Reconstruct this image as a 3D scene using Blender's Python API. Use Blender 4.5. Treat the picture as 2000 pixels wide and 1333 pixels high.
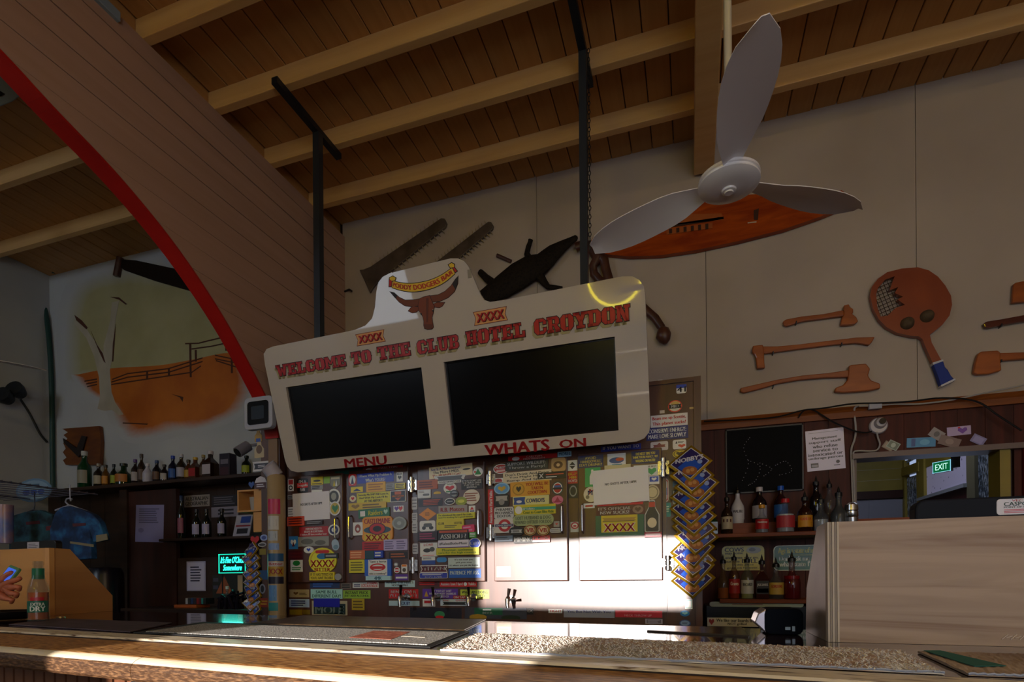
import bpy, math, random
from mathutils import Vector, Matrix, Euler
random.seed(7)
for o in list(bpy.data.objects): bpy.data.objects.remove(o)
SC = bpy.context.scene
COL = SC.collection
R = math.radians
# ------------------------------------------------------------------ camera
F = 1075.0; YAW = R(18); ROLL = R(0.46); HY = 1131.0; CZ = 1.21
cam = bpy.data.cameras.new('camera'); cam.sensor_width = 36; cam.lens = 36*F/2000
cam.shift_y = (HY-666.5)/2000; cam.clip_start = 0.02
co = bpy.data.objects.new('camera', cam); COL.objects.link(co)
co.location = (0, 0, CZ)
co.rotation_euler = (Matrix.Rotation(YAW, 3, 'Z') @ Matrix.Rotation(R(90), 3, 'X') @ Matrix.Rotation(ROLL, 3, 'Z').inverted()).to_euler()
SC.camera = co
# ------------------------------------------------------------------ world, sun, added fill lights, exposure
w = bpy.data.worlds.new('world'); SC.world = w; w.use_nodes = True
w.node_tree.nodes['Background'].inputs[0].default_value = (0.55, 0.68, 1.0, 1)
w.node_tree.nodes['Background'].inputs[1].default_value = 0.6
def light(name, kind, loc, energy, color, target=None, size=1, size_y=None, **k):
    l = bpy.data.lights.new(name, kind); l.energy = energy; l.color = color
    if kind == 'AREA':
        l.shape = 'RECTANGLE'; l.size = size; l.size_y = size_y or size
    for a, b in k.items(): setattr(l, a, b)
    o = bpy.data.objects.new(name, l); COL.objects.link(o); o.location = loc
    if target is not None: o.rotation_euler = (Vector(target)-Vector(loc)).to_track_quat('-Z', 'Y').to_euler()
    return o
SUN = Vector((0.10, 1.0, -0.10))
light('sun', 'SUN', (0, -8, 3), 13.0, (1.0, 0.90, 0.80), target=Vector((0, -8, 3))+SUN, angle=R(0.5))
light('daylight_fill', 'AREA', (1.7, -3.38, 1.7), 57, (0.80, 0.88, 1.0), target=(1.2, 4, 2.1), size=3.2, size_y=1.9)  # added area light standing in for daylight; no window is built behind it
light('daylight_fill_left', 'AREA', (-5.3, -3.38, 3.2), 42, (0.72, 0.84, 1.0), target=(-5.6, 4, 2.0), size=1.4, size_y=1.0)  # unseen fill added to brighten and cool the left bay wall
light('warm_fill_light', 'AREA', (1.9, -2.3, 3.86), 44, (1.0, 0.70, 0.36), target=(1.4, -1.0, 0), size=1.2, size_y=0.3)  # unseen warm lamp added to make up for bounced light
light('servery_room_light', 'AREA', (1.9, 6.2, 3.2), 9, (0.75, 0.82, 1.0), target=(2.0, 6.8, 0), size=1.0)
SC.view_settings.view_transform = 'Standard'; SC.view_settings.look = 'None'
SC.view_settings.exposure = 0.0; SC.view_settings.gamma = 1.0; SC.view_settings.use_curve_mapping = False
SC.cycles.use_denoising = True
SC.cycles.max_bounces = 8; SC.cycles.caustics_reflective = False; SC.cycles.caustics_refractive = False
# ------------------------------------------------------------------ measuring helpers (pixel of the photograph -> point on a real plane)
fwv = Vector((-math.sin(YAW), math.cos(YAW), 0)); rtv = Vector((math.cos(YAW), math.sin(YAW), 0)); upv = Vector((0, 0, 1)); CAM = Vector((0, 0, CZ))
def ray(x, y):
    dx = x-1000.0; dy = HY-y; c, s = math.cos(ROLL), math.sin(ROLL)
    return fwv + rtv*((dx*c-dy*s)/F) + upv*((-dx*s+dy*c)/F)
def pl(x, y, ax, v):
    d = ray(x, y); return CAM + d*((v-CAM[ax])/d[ax])
def onX(x, y, v): return pl(x, y, 0, v)
def onY(x, y, v): return pl(x, y, 1, v)
def onZ(x, y, v): return pl(x, y, 2, v)
CROP = {'A': (480, 840, 3.603), 'B': (800, 880, 3.922), 'C': (1100, 730, 3.92), 'D': (1100, 1000, 5.126), 'R': (1380, 920, 3.922),
        'L': (0, 866, 2.854), 'W': (1560, 780, 4.545), 'M': (0, 430, 2.855), 'G': (500, 480, 2.5), 'H': (660, 400, 5.126), 'K': (940, 440, 5.0), 'T': (1300, 430, 2.855), 'P': (0, 0, 1)}
def cp(c, x, y):
    ox, oy, s = CROP[c]; return ox+x/s, oy+y/s
# ------------------------------------------------------------------ materials
MATS = {}
def lin(h):
    h = h.lstrip('#'); r = [int(h[i:i+2], 16)/255 for i in (0, 2, 4)]
    return tuple((c/12.92 if c <= 0.04045 else ((c+0.055)/1.055)**2.4) for c in r)+(1,)
def mat(col, rough=0.55, metal=0.0, trans=0.0, emit=0.0, coat=0.0, alpha=1.0, ior=1.45, spec=0.5, crough=0.03):
    if trans: alpha = 1-.74*trans; trans = 0.0; spec = 0.9   # thin clear glass: see-through shell with a sharp gloss
    key = (col, rough, metal, trans, emit, coat, alpha, spec, crough)
    if key in MATS: return MATS[key]
    m = bpy.data.materials.new('paint_'+col.lstrip('#')); m.use_nodes = True
    b = m.node_tree.nodes['Principled BSDF']; c = lin(col)
    if alpha < 1: c = tuple(q*.22 for q in c[:3])+(1,)
    b.inputs['Base Color'].default_value = c; b.inputs['Roughness'].default_value = rough; b.inputs['Metallic'].default_value = metal
    b.inputs['Transmission Weight'].default_value = trans; b.inputs['Coat Weight'].default_value = coat; b.inputs['IOR'].default_value = ior
    b.inputs['Specular IOR Level'].default_value = spec; b.inputs['Alpha'].default_value = alpha; b.inputs['Coat Roughness'].default_value = crough
    if emit: b.inputs['Emission Color'].default_value = c; b.inputs['Emission Strength'].default_value = emit
    m.diffuse_color = c; MATS[key] = m
    return m
def proc(name, c1, c2, scale=(4, 4, 4), detail=5, rough=0.55, bump=0.1, kind='noise', coat=0.0, dist=0.0, lo=0.35, hi=0.65, c3=None, bdist=0.004, spec=0.5, objrand=0.0, crough=0.03):
    """two-tone procedural surface: object-space noise stretched along the grain, with fine relief"""
    if name in MATS: return MATS[name]
    m = bpy.data.materials.new(name); m.use_nodes = True; nt = m.node_tree; N = nt.nodes; L = nt.links
    b = N['Principled BSDF']; b.inputs['Roughness'].default_value = rough; b.inputs['Coat Weight'].default_value = coat; b.inputs['Specular IOR Level'].default_value = spec; b.inputs['Coat Roughness'].default_value = crough
    tc = N.new('ShaderNodeTexCoord'); mp = N.new('ShaderNodeMapping'); mp.inputs['Scale'].default_value = scale
    geo = N.new('ShaderNodeObjectInfo')
    L.new(tc.outputs['Object'], mp.inputs['Vector']); L.new(geo.outputs['Location'], mp.inputs['Location'])
    if kind == 'noise':
        t = N.new('ShaderNodeTexNoise'); t.inputs['Scale'].default_value = 1; t.inputs['Detail'].default_value = detail; t.inputs['Distortion'].default_value = dist; out = t.outputs['Fac']
    elif kind == 'voronoi':
        t = N.new('ShaderNodeTexVoronoi'); t.inputs['Scale'].default_value = 1; out = t.outputs['Distance']
    else:
        t = N.new('ShaderNodeTexWave'); t.inputs['Scale'].default_value = 1; t.inputs['Distortion'].default_value = dist; t.inputs['Detail'].default_value = detail; t.inputs['Detail Scale'].default_value = 1.0; out = t.outputs['Fac']
    L.new(mp.outputs['Vector'], t.inputs['Vector'])
    r = N.new('ShaderNodeValToRGB'); r.color_ramp.elements[0].position = lo; r.color_ramp.elements[1].position = hi
    r.color_ramp.elements[0].color = lin(c1); r.color_ramp.elements[1].color = lin(c2)
    if c3: e = r.color_ramp.elements.new((lo+hi)/2); e.color = lin(c3)
    L.new(out, r.inputs['Fac']); col = r.outputs['Color']
    if objrand:
        hs = N.new('ShaderNodeHueSaturation'); ma = N.new('ShaderNodeMath'); ma.operation = 'MULTIPLY_ADD'; ma.inputs[1].default_value = objrand; ma.inputs[2].default_value = 1-objrand/2
        L.new(geo.outputs['Random'], ma.inputs[0]); L.new(ma.outputs[0], hs.inputs['Value']); L.new(col, hs.inputs['Color']); col = hs.outputs['Color']
    L.new(col, b.inputs['Base Color'])
    if bump:
        bp = N.new('ShaderNodeBump'); bp.inputs['Strength'].default_value = bump; bp.inputs['Distance'].default_value = bdist
        L.new(out, bp.inputs['Height']); L.new(bp.outputs['Normal'], b.inputs['Normal'])
    m.diffuse_color = lin(c1); MATS[name] = m
    return m
M_ceil = proc('cream_ceiling_paint', '#b98548', '#c28f52', (30, 1.6, 30), 4, 0.6, 0.08, objrand=0.12)
M_raft = proc('cream_rafter_paint', '#d0a266', '#dab074', (1.2, 22, 22), 5, 0.5, 0.1)
M_wall = proc('cream_wall_paint', '#ad9f91', '#bcae9f', (1.3, 1.3, 1.3), 6, 0.55, 0.03)
M_lwall = proc('pale_left_wall_paint', '#aeb0b2', '#bcbdbd', (1.3, 1.3, 1.3), 6, 0.6, 0.03)
M_arch = proc('pinkish_arch_board_paint', '#b08c78', '#b69280', (20, 1.2, 20), 5, 0.5, 0.04, objrand=0.05)
M_red = proc('red_arch_paint', '#a51410', '#b81b14', (3, 3, 3), 4, 0.4, 0.04)
M_wains = proc('brown_wainscot_stain', '#3e1a12', '#57261a', (24, 24, 1.5), 5, 0.55, 0.08, objrand=0.15, spec=.25)
M_cool = proc('brown_cool_room_stain', '#46271a', '#5d3524', (18, 18, 1.5), 5, 0.35, 0.03, coat=.6, crough=.3)
M_dark = proc('dark_brown_timber', '#231208', '#38200f', (2, 14, 14), 5, 0.4, 0.1)
M_shelf = proc('reddish_shelf_timber', '#6b3013', '#8a4520', (2, 20, 20), 5, 0.5, 0.1, spec=.25)
M_trim = proc('orange_brown_moulding', '#7a4218', '#955420', (1.5, 20, 20), 5, 0.5, 0.1, spec=.25)
M_bartop = proc('dark_varnished_bar_top', '#22120a', '#3a2012', (1.5, 16, 16), 5, 0.12, 0.03, coat=0.6)
M_ledge = proc('worn_sun_lightened_ledge', '#6a4220', '#d4a56a', (30, 190, 190), 10, 0.42, 0.35, dist=.4, c3='#b07c44')  # worn top, lightened further so the grazing sun reads stronger
M_lfront = proc('dark_scratched_ledge_front', '#3e2818', '#7a5a3e', (60, 300, 300), 9, 0.5, 0.4, lo=.45, hi=.72)  # scratched varnish, colour darkened to hold back the sun on this face
M_sunedge = proc('sun_highlight_edge', '#cdbfa6', '#e2d8c6', (6, 40, 40), 6, 0.5, 0.2)  # sun highlight of the bullnose painted as a pale band
M_barfront = proc('bar_front_boards', '#553220', '#6c4430', (16, 16, 1.4), 5, 0.4, 0.12, objrand=0.15)
M_ply = proc('pale_plywood', '#7c5b40', '#a48c76', (1.1, 1.1, 16), 5, 0.45, 0.03, dist=2.2, lo=.3, hi=.6, c3='#967e68')
M_plyside = proc('worn_plywood_side', '#75655a', '#9a8a7c', (2, 5, 5), 6, 0.4, 0.1)
M_ply2 = proc('orange_plywood', '#bd8448', '#cf9858', (1.5, 1.5, 9), 4, 0.45, 0.05, dist=0.8)
M_carv = proc('varnished_carving_timber', '#8f440f', '#b25c17', (3, 12, 12), 5, 0.4, 0.1, coat=0.15, dist=0.5)
M_carv2 = proc('dark_red_carving_timber', '#4c1d12', '#6a2a1a', (3, 12, 12), 5, 0.3, 0.1, coat=0.5)
M_bat = proc('reddish_bat_timber', '#87391a', '#a04a20', (5, 5, 1.5), 5, 0.35, 0.1, coat=0.4)
M_croc = proc('dark_crocodile_skin', '#14110d', '#241c14', (60, 60, 60), 2, 0.75, 0.6, 'voronoi', lo=0.1, hi=0.6, spec=.15)
M_rost = proc('grey_brown_sawfish_bone', '#453a33', '#5c4f45', (10, 10, 10), 5, 0.5, 0.2)
M_branch = proc('red_brown_branch', '#3e2218', '#553123', (14, 14, 14), 5, 0.4, 0.3)
M_slab = proc('varnished_slab', '#8a3008', '#b24d0c', (3, 10, 16), 4, 0.35, 0.05, dist=1.0, spec=.3)
M_white = mat('#bdb2a6', 0.5, coat=0.4)
M_fan = mat('#efecee', 0.35)
M_steel = mat('#c8c8c8', 0.22, metal=1.0); M_dsteel = mat('#2b2e33', 0.4, metal=0.6)
M_black = mat('#0b0b0d', 0.35); M_screen = mat('#040406', 0.22, spec=0.28)
M_paper = mat('#d9d5e0', 0.7)
# ------------------------------------------------------------------ mesh builder
class MB:
    def __init__(s): s.v = []; s.f = []; s.m = []
    def add(s, v, f, m=0):
        n = len(s.v); s.v += [tuple(p) for p in v]; s.f += [tuple(i+n for i in q) for q in f]; s.m += [m]*len(f); return s
    def box(s, x0, x1, y0, y1, z0, z1, m=0):
        return s.add([(x0, y0, z0), (x1, y0, z0), (x1, y1, z0), (x0, y1, z0), (x0, y0, z1), (x1, y0, z1), (x1, y1, z1), (x0, y1, z1)],
                     [(0, 3, 2, 1), (4, 5, 6, 7), (0, 1, 5, 4), (1, 2, 6, 5), (2, 3, 7, 6), (3, 0, 4, 7)], m)
    def prism(s, poly, y0, y1, m=0, fr=None):
        fr = fr or (lambda a, b, d: (a, d, b)); n = len(poly)
        v = [fr(a, b, y0) for a, b in poly]+[fr(a, b, y1) for a, b in poly]
        return s.add(v, [tuple(range(n)), tuple(range(2*n-1, n-1, -1))]+[(i, i+n, (i+1) % n+n, (i+1) % n) for i in range(n)], m)
    def lathe(s, prof, o=(0, 0, 0), n=20, m=0, ax=None):
        v = []; f = []; k = len(prof); M = ax or Matrix.Identity(3); o = Vector(o)
        for r, z in prof:
            for i in range(n):
                a = 2*math.pi*i/n; v.append(o+M @ Vector((r*math.cos(a), r*math.sin(a), z)))
        for j in range(k-1):
            for i in range(n): f.append((j*n+i, j*n+(i+1) % n, (j+1)*n+(i+1) % n, (j+1)*n+i))
        f.append(tuple(range(n-1, -1, -1))); f.append(tuple(range((k-1)*n, k*n)))
        return s.add(v, f, m)
    def tube(s, pts, r, n=8, m=0, flat=1.0):
        pts = [Vector(p) for p in pts]; rs = r if isinstance(r, (list, tuple)) else [r]*len(pts); v = []; f = []
        for i, p in enumerate(pts):
            t = (pts[min(i+1, len(pts)-1)]-pts[max(i-1, 0)]).normalized()
            a = Vector((0, 1, 0)) if abs(t.y) < 0.9 else Vector((1, 0, 0))
            b = t.cross(a).normalized(); a = b.cross(t).normalized()
            for k in range(n):
                q = 2*math.pi*k/n; v.append(p+a*(rs[i]*math.cos(q)*flat)+b*(rs[i]*math.sin(q)))
        for i in range(len(pts)-1):
            for k in range(n): f.append((i*n+k, i*n+(k+1) % n, (i+1)*n+(k+1) % n, (i+1)*n+k))
        f.append(tuple(range(n-1, -1, -1))); f.append(tuple(range((len(pts)-1)*n, len(pts)*n)))
        return s.add(v, f, m)
    def build(s, name, mats, parent=None, smooth=False, off=None, bev=0.0):
        if not isinstance(mats, (list, tuple)): mats = [mats]
        o3 = Vector(off) if off is not None else (OFF.get(parent.name, Vector()) if parent else Vector())
        me = bpy.data.meshes.new(name); me.from_pydata([tuple(Vector(p)-o3) for p in s.v], [], s.f)
        for x in mats: me.materials.append(x)
        me.polygons.foreach_set('material_index', s.m)
        if smooth: me.polygons.foreach_set('use_smooth', [True]*len(me.polygons)); me.set_sharp_from_angle(angle=R(40))
        me.update()
        ob = bpy.data.objects.new(name, me); COL.objects.link(ob)
        if parent: ob.parent = parent; OFF[ob.name] = o3
        if bev:
            b = ob.modifiers.new('bevel', 'BEVEL'); b.width = bev; b.segments = 2; b.limit_method = 'ANGLE'
        return ob
OFF = {}
def tag(o, label=None, cat=None, group=None, kind=None):
    if label: o['label'] = label
    if cat: o['category'] = cat
    if group: o['group'] = group
    if kind: o['kind'] = kind
    return o
def thing(name, label, cat, loc=(0, 0, 0), rot=(0, 0, 0), group=None, local=False, kind=None):
    o = bpy.data.objects.new(name, None); COL.objects.link(o); o.empty_display_size = 0.05
    o.location = loc; o.rotation_euler = rot; OFF[o.name] = Vector() if local else Vector(loc)
    return tag(o, label, cat, group, kind)
def solo(name, mb, mats, label, cat, group=None, smooth=False, bev=0.0, kind=None):
    c = [sum(p[i] for p in mb.v)/len(mb.v) for i in (0, 1)]+[min(p[2] for p in mb.v)]
    o = mb.build(name, mats, None, smooth, off=c, bev=bev); o.location = c
    return tag(o, label, cat, group, kind)
def copy_tree(o, parent=None):
    c = o.copy(); COL.objects.link(c); c.parent = parent
    for ch in [x for x in KIDS.get(o.name, []) or o.children]: copy_tree(ch, c)
    return c
KIDS = {}
# ------------------------------------------------------------------ flat shapes and lettering
def ell(x0, z0, x1, z1, n=20):
    cx, cz, a, b = (x0+x1)/2, (z0+z1)/2, (x1-x0)/2, (z1-z0)/2
    return [(cx+a*math.cos(2*math.pi*i/n), cz+b*math.sin(2*math.pi*i/n)) for i in range(n)]
def rrect(x0, z0, x1, z1, r, n=3):
    r = min(r, (x1-x0)/2.01, (z1-z0)/2.01); p = []
    for cx, cz, a0 in ((x1-r, z0+r, -90), (x1-r, z1-r, 0), (x0+r, z1-r, 90), (x0+r, z0+r, 180)):
        for i in range(n+1): a = R(a0+90*i/n); p.append((cx+r*math.cos(a), cz+r*math.sin(a)))
    return p
SHAPES = {
    'rect': lambda a, b, c, d: [(a, b), (c, b), (c, d), (a, d)],
    'round': lambda a, b, c, d: rrect(a, b, c, d, 0.18*min(c-a, d-b)),
    'pill': lambda a, b, c, d: rrect(a, b, c, d, 0.5*min(c-a, d-b), 5),
    'oval': ell,
    'diamond': lambda a, b, c, d: [((a+c)/2, b), (c, (b+d)/2), ((a+c)/2, d), (a, (b+d)/2)],
    'shield': lambda a, b, c, d: [((a+c)/2, b), (c-(c-a)*.05, b+(d-b)*.3), (c, d), (a, d), (a+(c-a)*.05, b+(d-b)*.3)],
    'arch': lambda a, b, c, d: [(a, b), (c, b), (c, b+(d-b)*.55), (c-(c-a)*.15, b+(d-b)*.85), ((a+c)/2, d), (a+(c-a)*.15, b+(d-b)*.85), (a, b+(d-b)*.55)],
    'heart': lambda a, b, c, d: [(a+(c-a)*u, b+(d-b)*v) for u, v in ((.5, 0), (1, .55), (.95, .9), (.75, 1), (.5, .78), (.25, 1), (.05, .9), (0, .55))],
    'bottle': lambda a, b, c, d: [(a+(c-a)*u, b+(d-b)*v) for u, v in ((0.02, .03), (.1, 0), (.9, 0), (.98, .03), (.98, .55), (.72, .78), (.7, .97), (.66, 1), (.34, 1), (.3, .97), (.28, .78), (.02, .55))],
    'flag': lambda a, b, c, d: [(a+(c-a)*u, b+(d-b)*v) for u, v in ((0, 0), (1, 0), (.94, .5), (1, 1), (0, 1), (.06, .5))],
    'tri': lambda a, b, c, d: [(a, b), (c, b), ((a+c)/2, d)],
}
TXT = {}
def text_mesh(s, bold=0.0):
    if (s, bold) in TXT: return TXT[(s, bold)]
    cu = bpy.data.curves.new('t', 'FONT'); cu.body = s; cu.resolution_u = 2; cu.offset = bold; cu.fill_mode = 'FRONT'
    ob = bpy.data.objects.new('t', cu); me = bpy.data.meshes.new_from_object(ob)
    v = [(p.co.x, p.co.y) for p in me.vertices]; f = [tuple(p.vertices) for p in me.polygons]
    bpy.data.objects.remove(ob); bpy.data.curves.remove(cu); bpy.data.meshes.remove(me)
    if v:
        x0 = min(p[0] for p in v); x1 = max(p[0] for p in v)
        z0 = min(0.0, min(p[1] for p in v)*(0.0 if not any(c in s for c in 'gjpqy,') else 1)); z1 = max(p[1] for p in v)
        z0 = min(p[1] for p in v); v = [((a-x0)/max(x1-x0, 1e-6), (b-z0)/max(z1-z0, 1e-6)) for a, b in v]
    TXT[(s, bold)] = (v, f)
    return v, f
def put_text(mb, s, x0, z0, x1, z1, y, m=0, bold=0.02, rot90=False, warp=None):
    v, f = text_mesh(s)
    h_ = abs(z1-z0) if not rot90 else abs(x1-x0); d_ = h_*bold*2.2
    for sx_, sz_ in (((0, 0),) if bold <= 0 else ((-1, 0), (1, 0), (0, .35), (0, -.35)) if bold > .025 else ((-1, 0), (1, 0))):
        q = []
        for a, b in v:
            px, pz = (x0+(x1-x0)*a, z0+(z1-z0)*b) if not rot90 else (x0+(x1-x0)*(1-b), z0+(z1-z0)*a)
            px += sx_*d_*(0 if rot90 else 1)+sz_*d_*(1 if rot90 else 0); pz += sz_*d_*(0 if rot90 else 1)+sx_*d_*(1 if rot90 else 0)
            if warp: px, pz = warp(px, pz)
            q.append((px, y, pz))
        mb.add(q, f, m)
def gain(h, k=1.13):
    h = h.lstrip('#'); return '#'+''.join('%02x' % min(244, int(int(h[i:i+2], 16)*k)) for i in (0, 2, 4))
LEVELS = {}
def decal(parent, Yp, box, bg, prints=(), shape='rect', name='sticker', label=None, rough=0.4, tilt=0.0, tk=0.0012):
    """a thin printed sheet on a plane facing -Y; box = x0,z0,x1,z1 in world; prints: ('t',text,col,fx0,fz0,fx1,fz1) or (shape,col,fx0,fz0,fx1,fz1)"""
    x0, z0, x1, z1 = box; lv = 0
    if parent is not None:
        L_ = LEVELS.setdefault(parent.name, [])
        lv = 1+max([q[4] for q in L_ if abs(q[5]-Yp) < .001 and q[0] < x1+.004 and q[2] > x0-.004 and q[1] < z1+.004 and q[3] > z0-.004], default=-1); L_.append((x0, z0, x1, z1, lv, Yp))
    tk = tk+.0018*lv
    mb = MB(); cx, cz = (x0+x1)/2, (z0+z1)/2; c, s = math.cos(tilt), math.sin(tilt)
    rot = lambda p: [(cx+(a-cx)*c-(b-cz)*s, cz+(a-cx)*s+(b-cz)*c) for a, b in p]
    mb.prism(rot(SHAPES[shape](x0, z0, x1, z1)), Yp-tk, Yp+0.0004)
    ob = mb.build(name, mat(gain(bg), rough, coat=.45, crough=.3), parent)
    if label: ob['label'] = label
    if prints:
        pm = MB(); ms = []; lift = 0.0003
        for i, p in enumerate(prints):
            t = p[0] == 't'; col = p[2] if t else p[1]
            if mat(gain(col), rough, coat=.45, crough=.3) not in ms: ms.append(mat(gain(col), rough, coat=.45, crough=.3))
            mi = ms.index(mat(gain(col), rough, coat=.45, crough=.3)); bx = p[3:7] if t else p[2:6]
            a0, b0, a1, b1 = x0+(x1-x0)*bx[0], z0+(z1-z0)*bx[1], x0+(x1-x0)*bx[2], z0+(z1-z0)*bx[3]
            y = Yp-tk-lift-0.00012*i
            if t:
                wf = lambda a, b: rot([(a, b)])[0]
                put_text(pm, p[1], a0, b0, a1, b1, y, mi, 0.02, rot90=len(p) > 7, warp=wf)
            elif p[0] == 'lines':
                n = int(p[6])
                for k in range(n):
                    h = (b1-b0)/n; e = a1-(a1-a0)*random.uniform(0, .25)
                    pm.prism(rot([(a0, b0+h*(k+.25)), (e, b0+h*(k+.25)), (e, b0+h*(k+.75)), (a0, b0+h*(k+.75))]), y, y+0.0001, mi)
            else:
                pm.prism(rot(SHAPES[p[0]](a0, b0, a1, b1)), y, y+0.0001, mi)
        pm.build('print', ms, ob)
    return ob
def lines(s, col, z0=0.08, z1=0.92, x0=0.05, x1=0.95, gap=0.22):
    """stack text lines top to bottom inside the fraction box"""
    L = s.split('\n'); n = len(L); h = (z1-z0)/n; cs = col if isinstance(col, (list, tuple)) else [col]*n
    mx = max(len(q) for q in L); out = []
    for i, q in enumerate(L):
        k = max(0.45, min(1.0, len(q)/mx*1.15)); mid = (x0+x1)/2; hw = (x1-x0)/2*k
        out.append(('t', q, cs[i], mid-hw, z1-h*(i+1)+h*gap/2, mid+hw, z1-h*i-h*gap/2))
    return out
def pbox(c, x0, y0, x1, y1, Yp):
    (X0, Y0), (X1, Y1) = cp(c, x0, y0), cp(c, x1, y1); xm, ym = (X0+X1)/2, (Y0+Y1)/2
    a, b = onY(X0, ym, Yp).x, onY(X1, ym, Yp).x; t, u = onY(xm, Y0, Yp).z, onY(xm, Y1, Yp).z
    return a, u, b, t
def rod(pts, r, n=8): return MB().tube(pts, r, n)
# ================================================================== STRUCTURE
YW = 3.92; ZC = 4.17; ZR = 4.06; XA = -2.71; XL = -6.25; XR = 3.6; YB = -3.5
solo('floor', MB().box(XL, XR, YB, 9.0, -0.05, 0), proc('worn_floor', '#4a3524', '#6a4c34', (3, 3, 3), 5, 0.4, 0.05), None, None, kind='structure')
ceil_o = thing('ceiling', None, None, (0, 0, ZC), kind='structure'); XCL = XA-.05; ZC2 = 4.36; ZR2 = 4.25
MB().box(XCL, XR, YB, YW+0.1, ZC+0.03, ZC+0.09).build('roof_sheet', M_dark, ceil_o)
MB().box(XL-.06, XCL, YB, YW+0.1, ZC2+0.03, ZC2+0.09).build('roof_sheet', M_dark, ceil_o)
MB().box(XCL-.03, XCL, YB, YW+0.1, ZC-.1, ZC2+0.09).build('ceiling_step', M_ceil, ceil_o)
pw = 0.14; proto = None; nb = int((XR-XL)/pw)
for i in range(nb+1):
    x = XL+i*pw
    if proto is None:
        proto = MB().prism([(0.0028, .03), (0.0028, .004), (.006, 0), (pw-.006, 0), (pw-.0028, .004), (pw-.0028, .03)], YB, YW+.02, fr=lambda a, b, d: (a, d, b)).build('plank', M_ceil, ceil_o, off=(0, 0, 0)); ob = proto
    else:
        ob = proto.copy(); COL.objects.link(ob); ob.parent = ceil_o
    ob.location = (x, 0, random.uniform(0, .003)+(ZC2-ZC if x < XCL-.1 else 0))
rafter = None
for k in range(16):
    y = 3.555-0.46*k
    if rafter is None:
        rafter = MB().box(XCL, XR, -.025, .025, ZR-ZC, 0.004).build('rafter', M_raft, ceil_o, off=(0, 0, 0), bev=0.004); ob = rafter
    else: ob = rafter.copy(); COL.objects.link(ob); ob.parent = ceil_o
    ob.location = (0, y, 0)
raf2 = None
for k in range(12):
    if raf2 is None: raf2 = MB().box(XL, XCL-.03, -.025, .025, ZR2-ZC, ZC2-ZC+.004).build('rafter', M_raft, ceil_o, off=(0, 0, 0), bev=0.004); ob = raf2
    else: ob = raf2.copy(); COL.objects.link(ob); ob.parent = ceil_o
    ob.location = (0, 3.40-0.58*k, 0)
xb0, xb1 = onY(1368, 345, YW-.03).x, onY(1407, 345, YW-.03).x
tag(MB().box(xb0, xb1, YB, YW-.03, 3.90-ZC, ZR-ZC).build('main_beam', M_raft, ceil_o, off=(0, 0, 0), bev=0.006), 'deep cream cross beam under the rafters')
# back wall: cream sheets above, stained boards below, servery opening
wb = thing('wall_back', None, None, (0, YW, 0), kind='structure')
sx = [XA-.02, -1.06, 0.112, 1.31, 2.51, XR]
for a, b in zip(sx[:-1], sx[1:]):
    MB().box(a+.0015, b-.0015, YW, YW+.012, 2.262, ZC+.03).build('panel', M_wall, wb)
MB().box(XL, XR, YW+.013, YW+.03, 2.26, ZC2+.09).build('backing', M_dark, wb)
ox0, oz1 = onY(1672, 895, YW).x, onY(1820, 886, YW).z; ox1 = onY(1972, 890, YW).x; oz0 = 1.25
wx = 0.02
while wx < XR:
    x2 = wx+.135
    zs = [(0, 2.2)]
    if x2 > ox0 and wx < ox1: zs = [(0, oz0), (oz1, 2.2)]
    for z0, z1 in zs:
        a, b = wx, x2
        if len(zs) == 2: a, b = wx, x2
        elif wx < ox0 < x2: b = ox0
        MB().prism([(a+.001, z0), (b-.001, z0), (b-.001, z1), (a+.001, z1)], YW-.012+random.uniform(0, .002), YW+.012).build('board', M_wains, wb)
    wx = x2
for a, b, z0, z1 in ((XA, ox0, 0, 2.26), (ox1, XR, 0, 2.26), (ox0, ox1, 0, oz0), (ox0, ox1, oz1, 2.26)): MB().box(a, b, YW+.012, YW+.03, z0, z1).build('backing', M_dark, wb)
solo('trim_1', MB().prism([(YW-.03, 2.19), (YW+.0, 2.19), (YW, 2.265), (YW-.012, 2.265), (YW-.022, 2.24), (YW-.036, 2.225)], 0.06, XR, fr=lambda a, b, d: (d, a, b)), M_trim, None, None, kind='structure')
# servery window frame
wf = thing('window_1', None, None, (ox0, YW, oz0), kind='structure')
M_fr = mat('#6f5a4a', 0.4); M_yel = proc('yellow_back_room_paint', '#8c7a2c', '#a08c36', (3, 3, 3), 4, 0.5, 0.05)
MB().box(ox0-.02, ox1+.06, YW-.05, YW+.10, oz1-.012, oz1+.02).build('window_head', mat('#7c6a63', 0.4), wf)
MB().box(ox1-.05, ox1, YW-.03, YW+.10, oz0, oz1-.012).build('jamb', M_yel, wf)
MB().box(ox0-.012, ox0+.008, YW-.02, YW+.10, oz0, oz1-.012).build('jamb', M_fr, wf)
MB().box(ox0-.02, ox1+.04, YW-.05, YW+.12, oz0-.03, oz0).build('window_sill', M_fr, wf)
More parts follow.
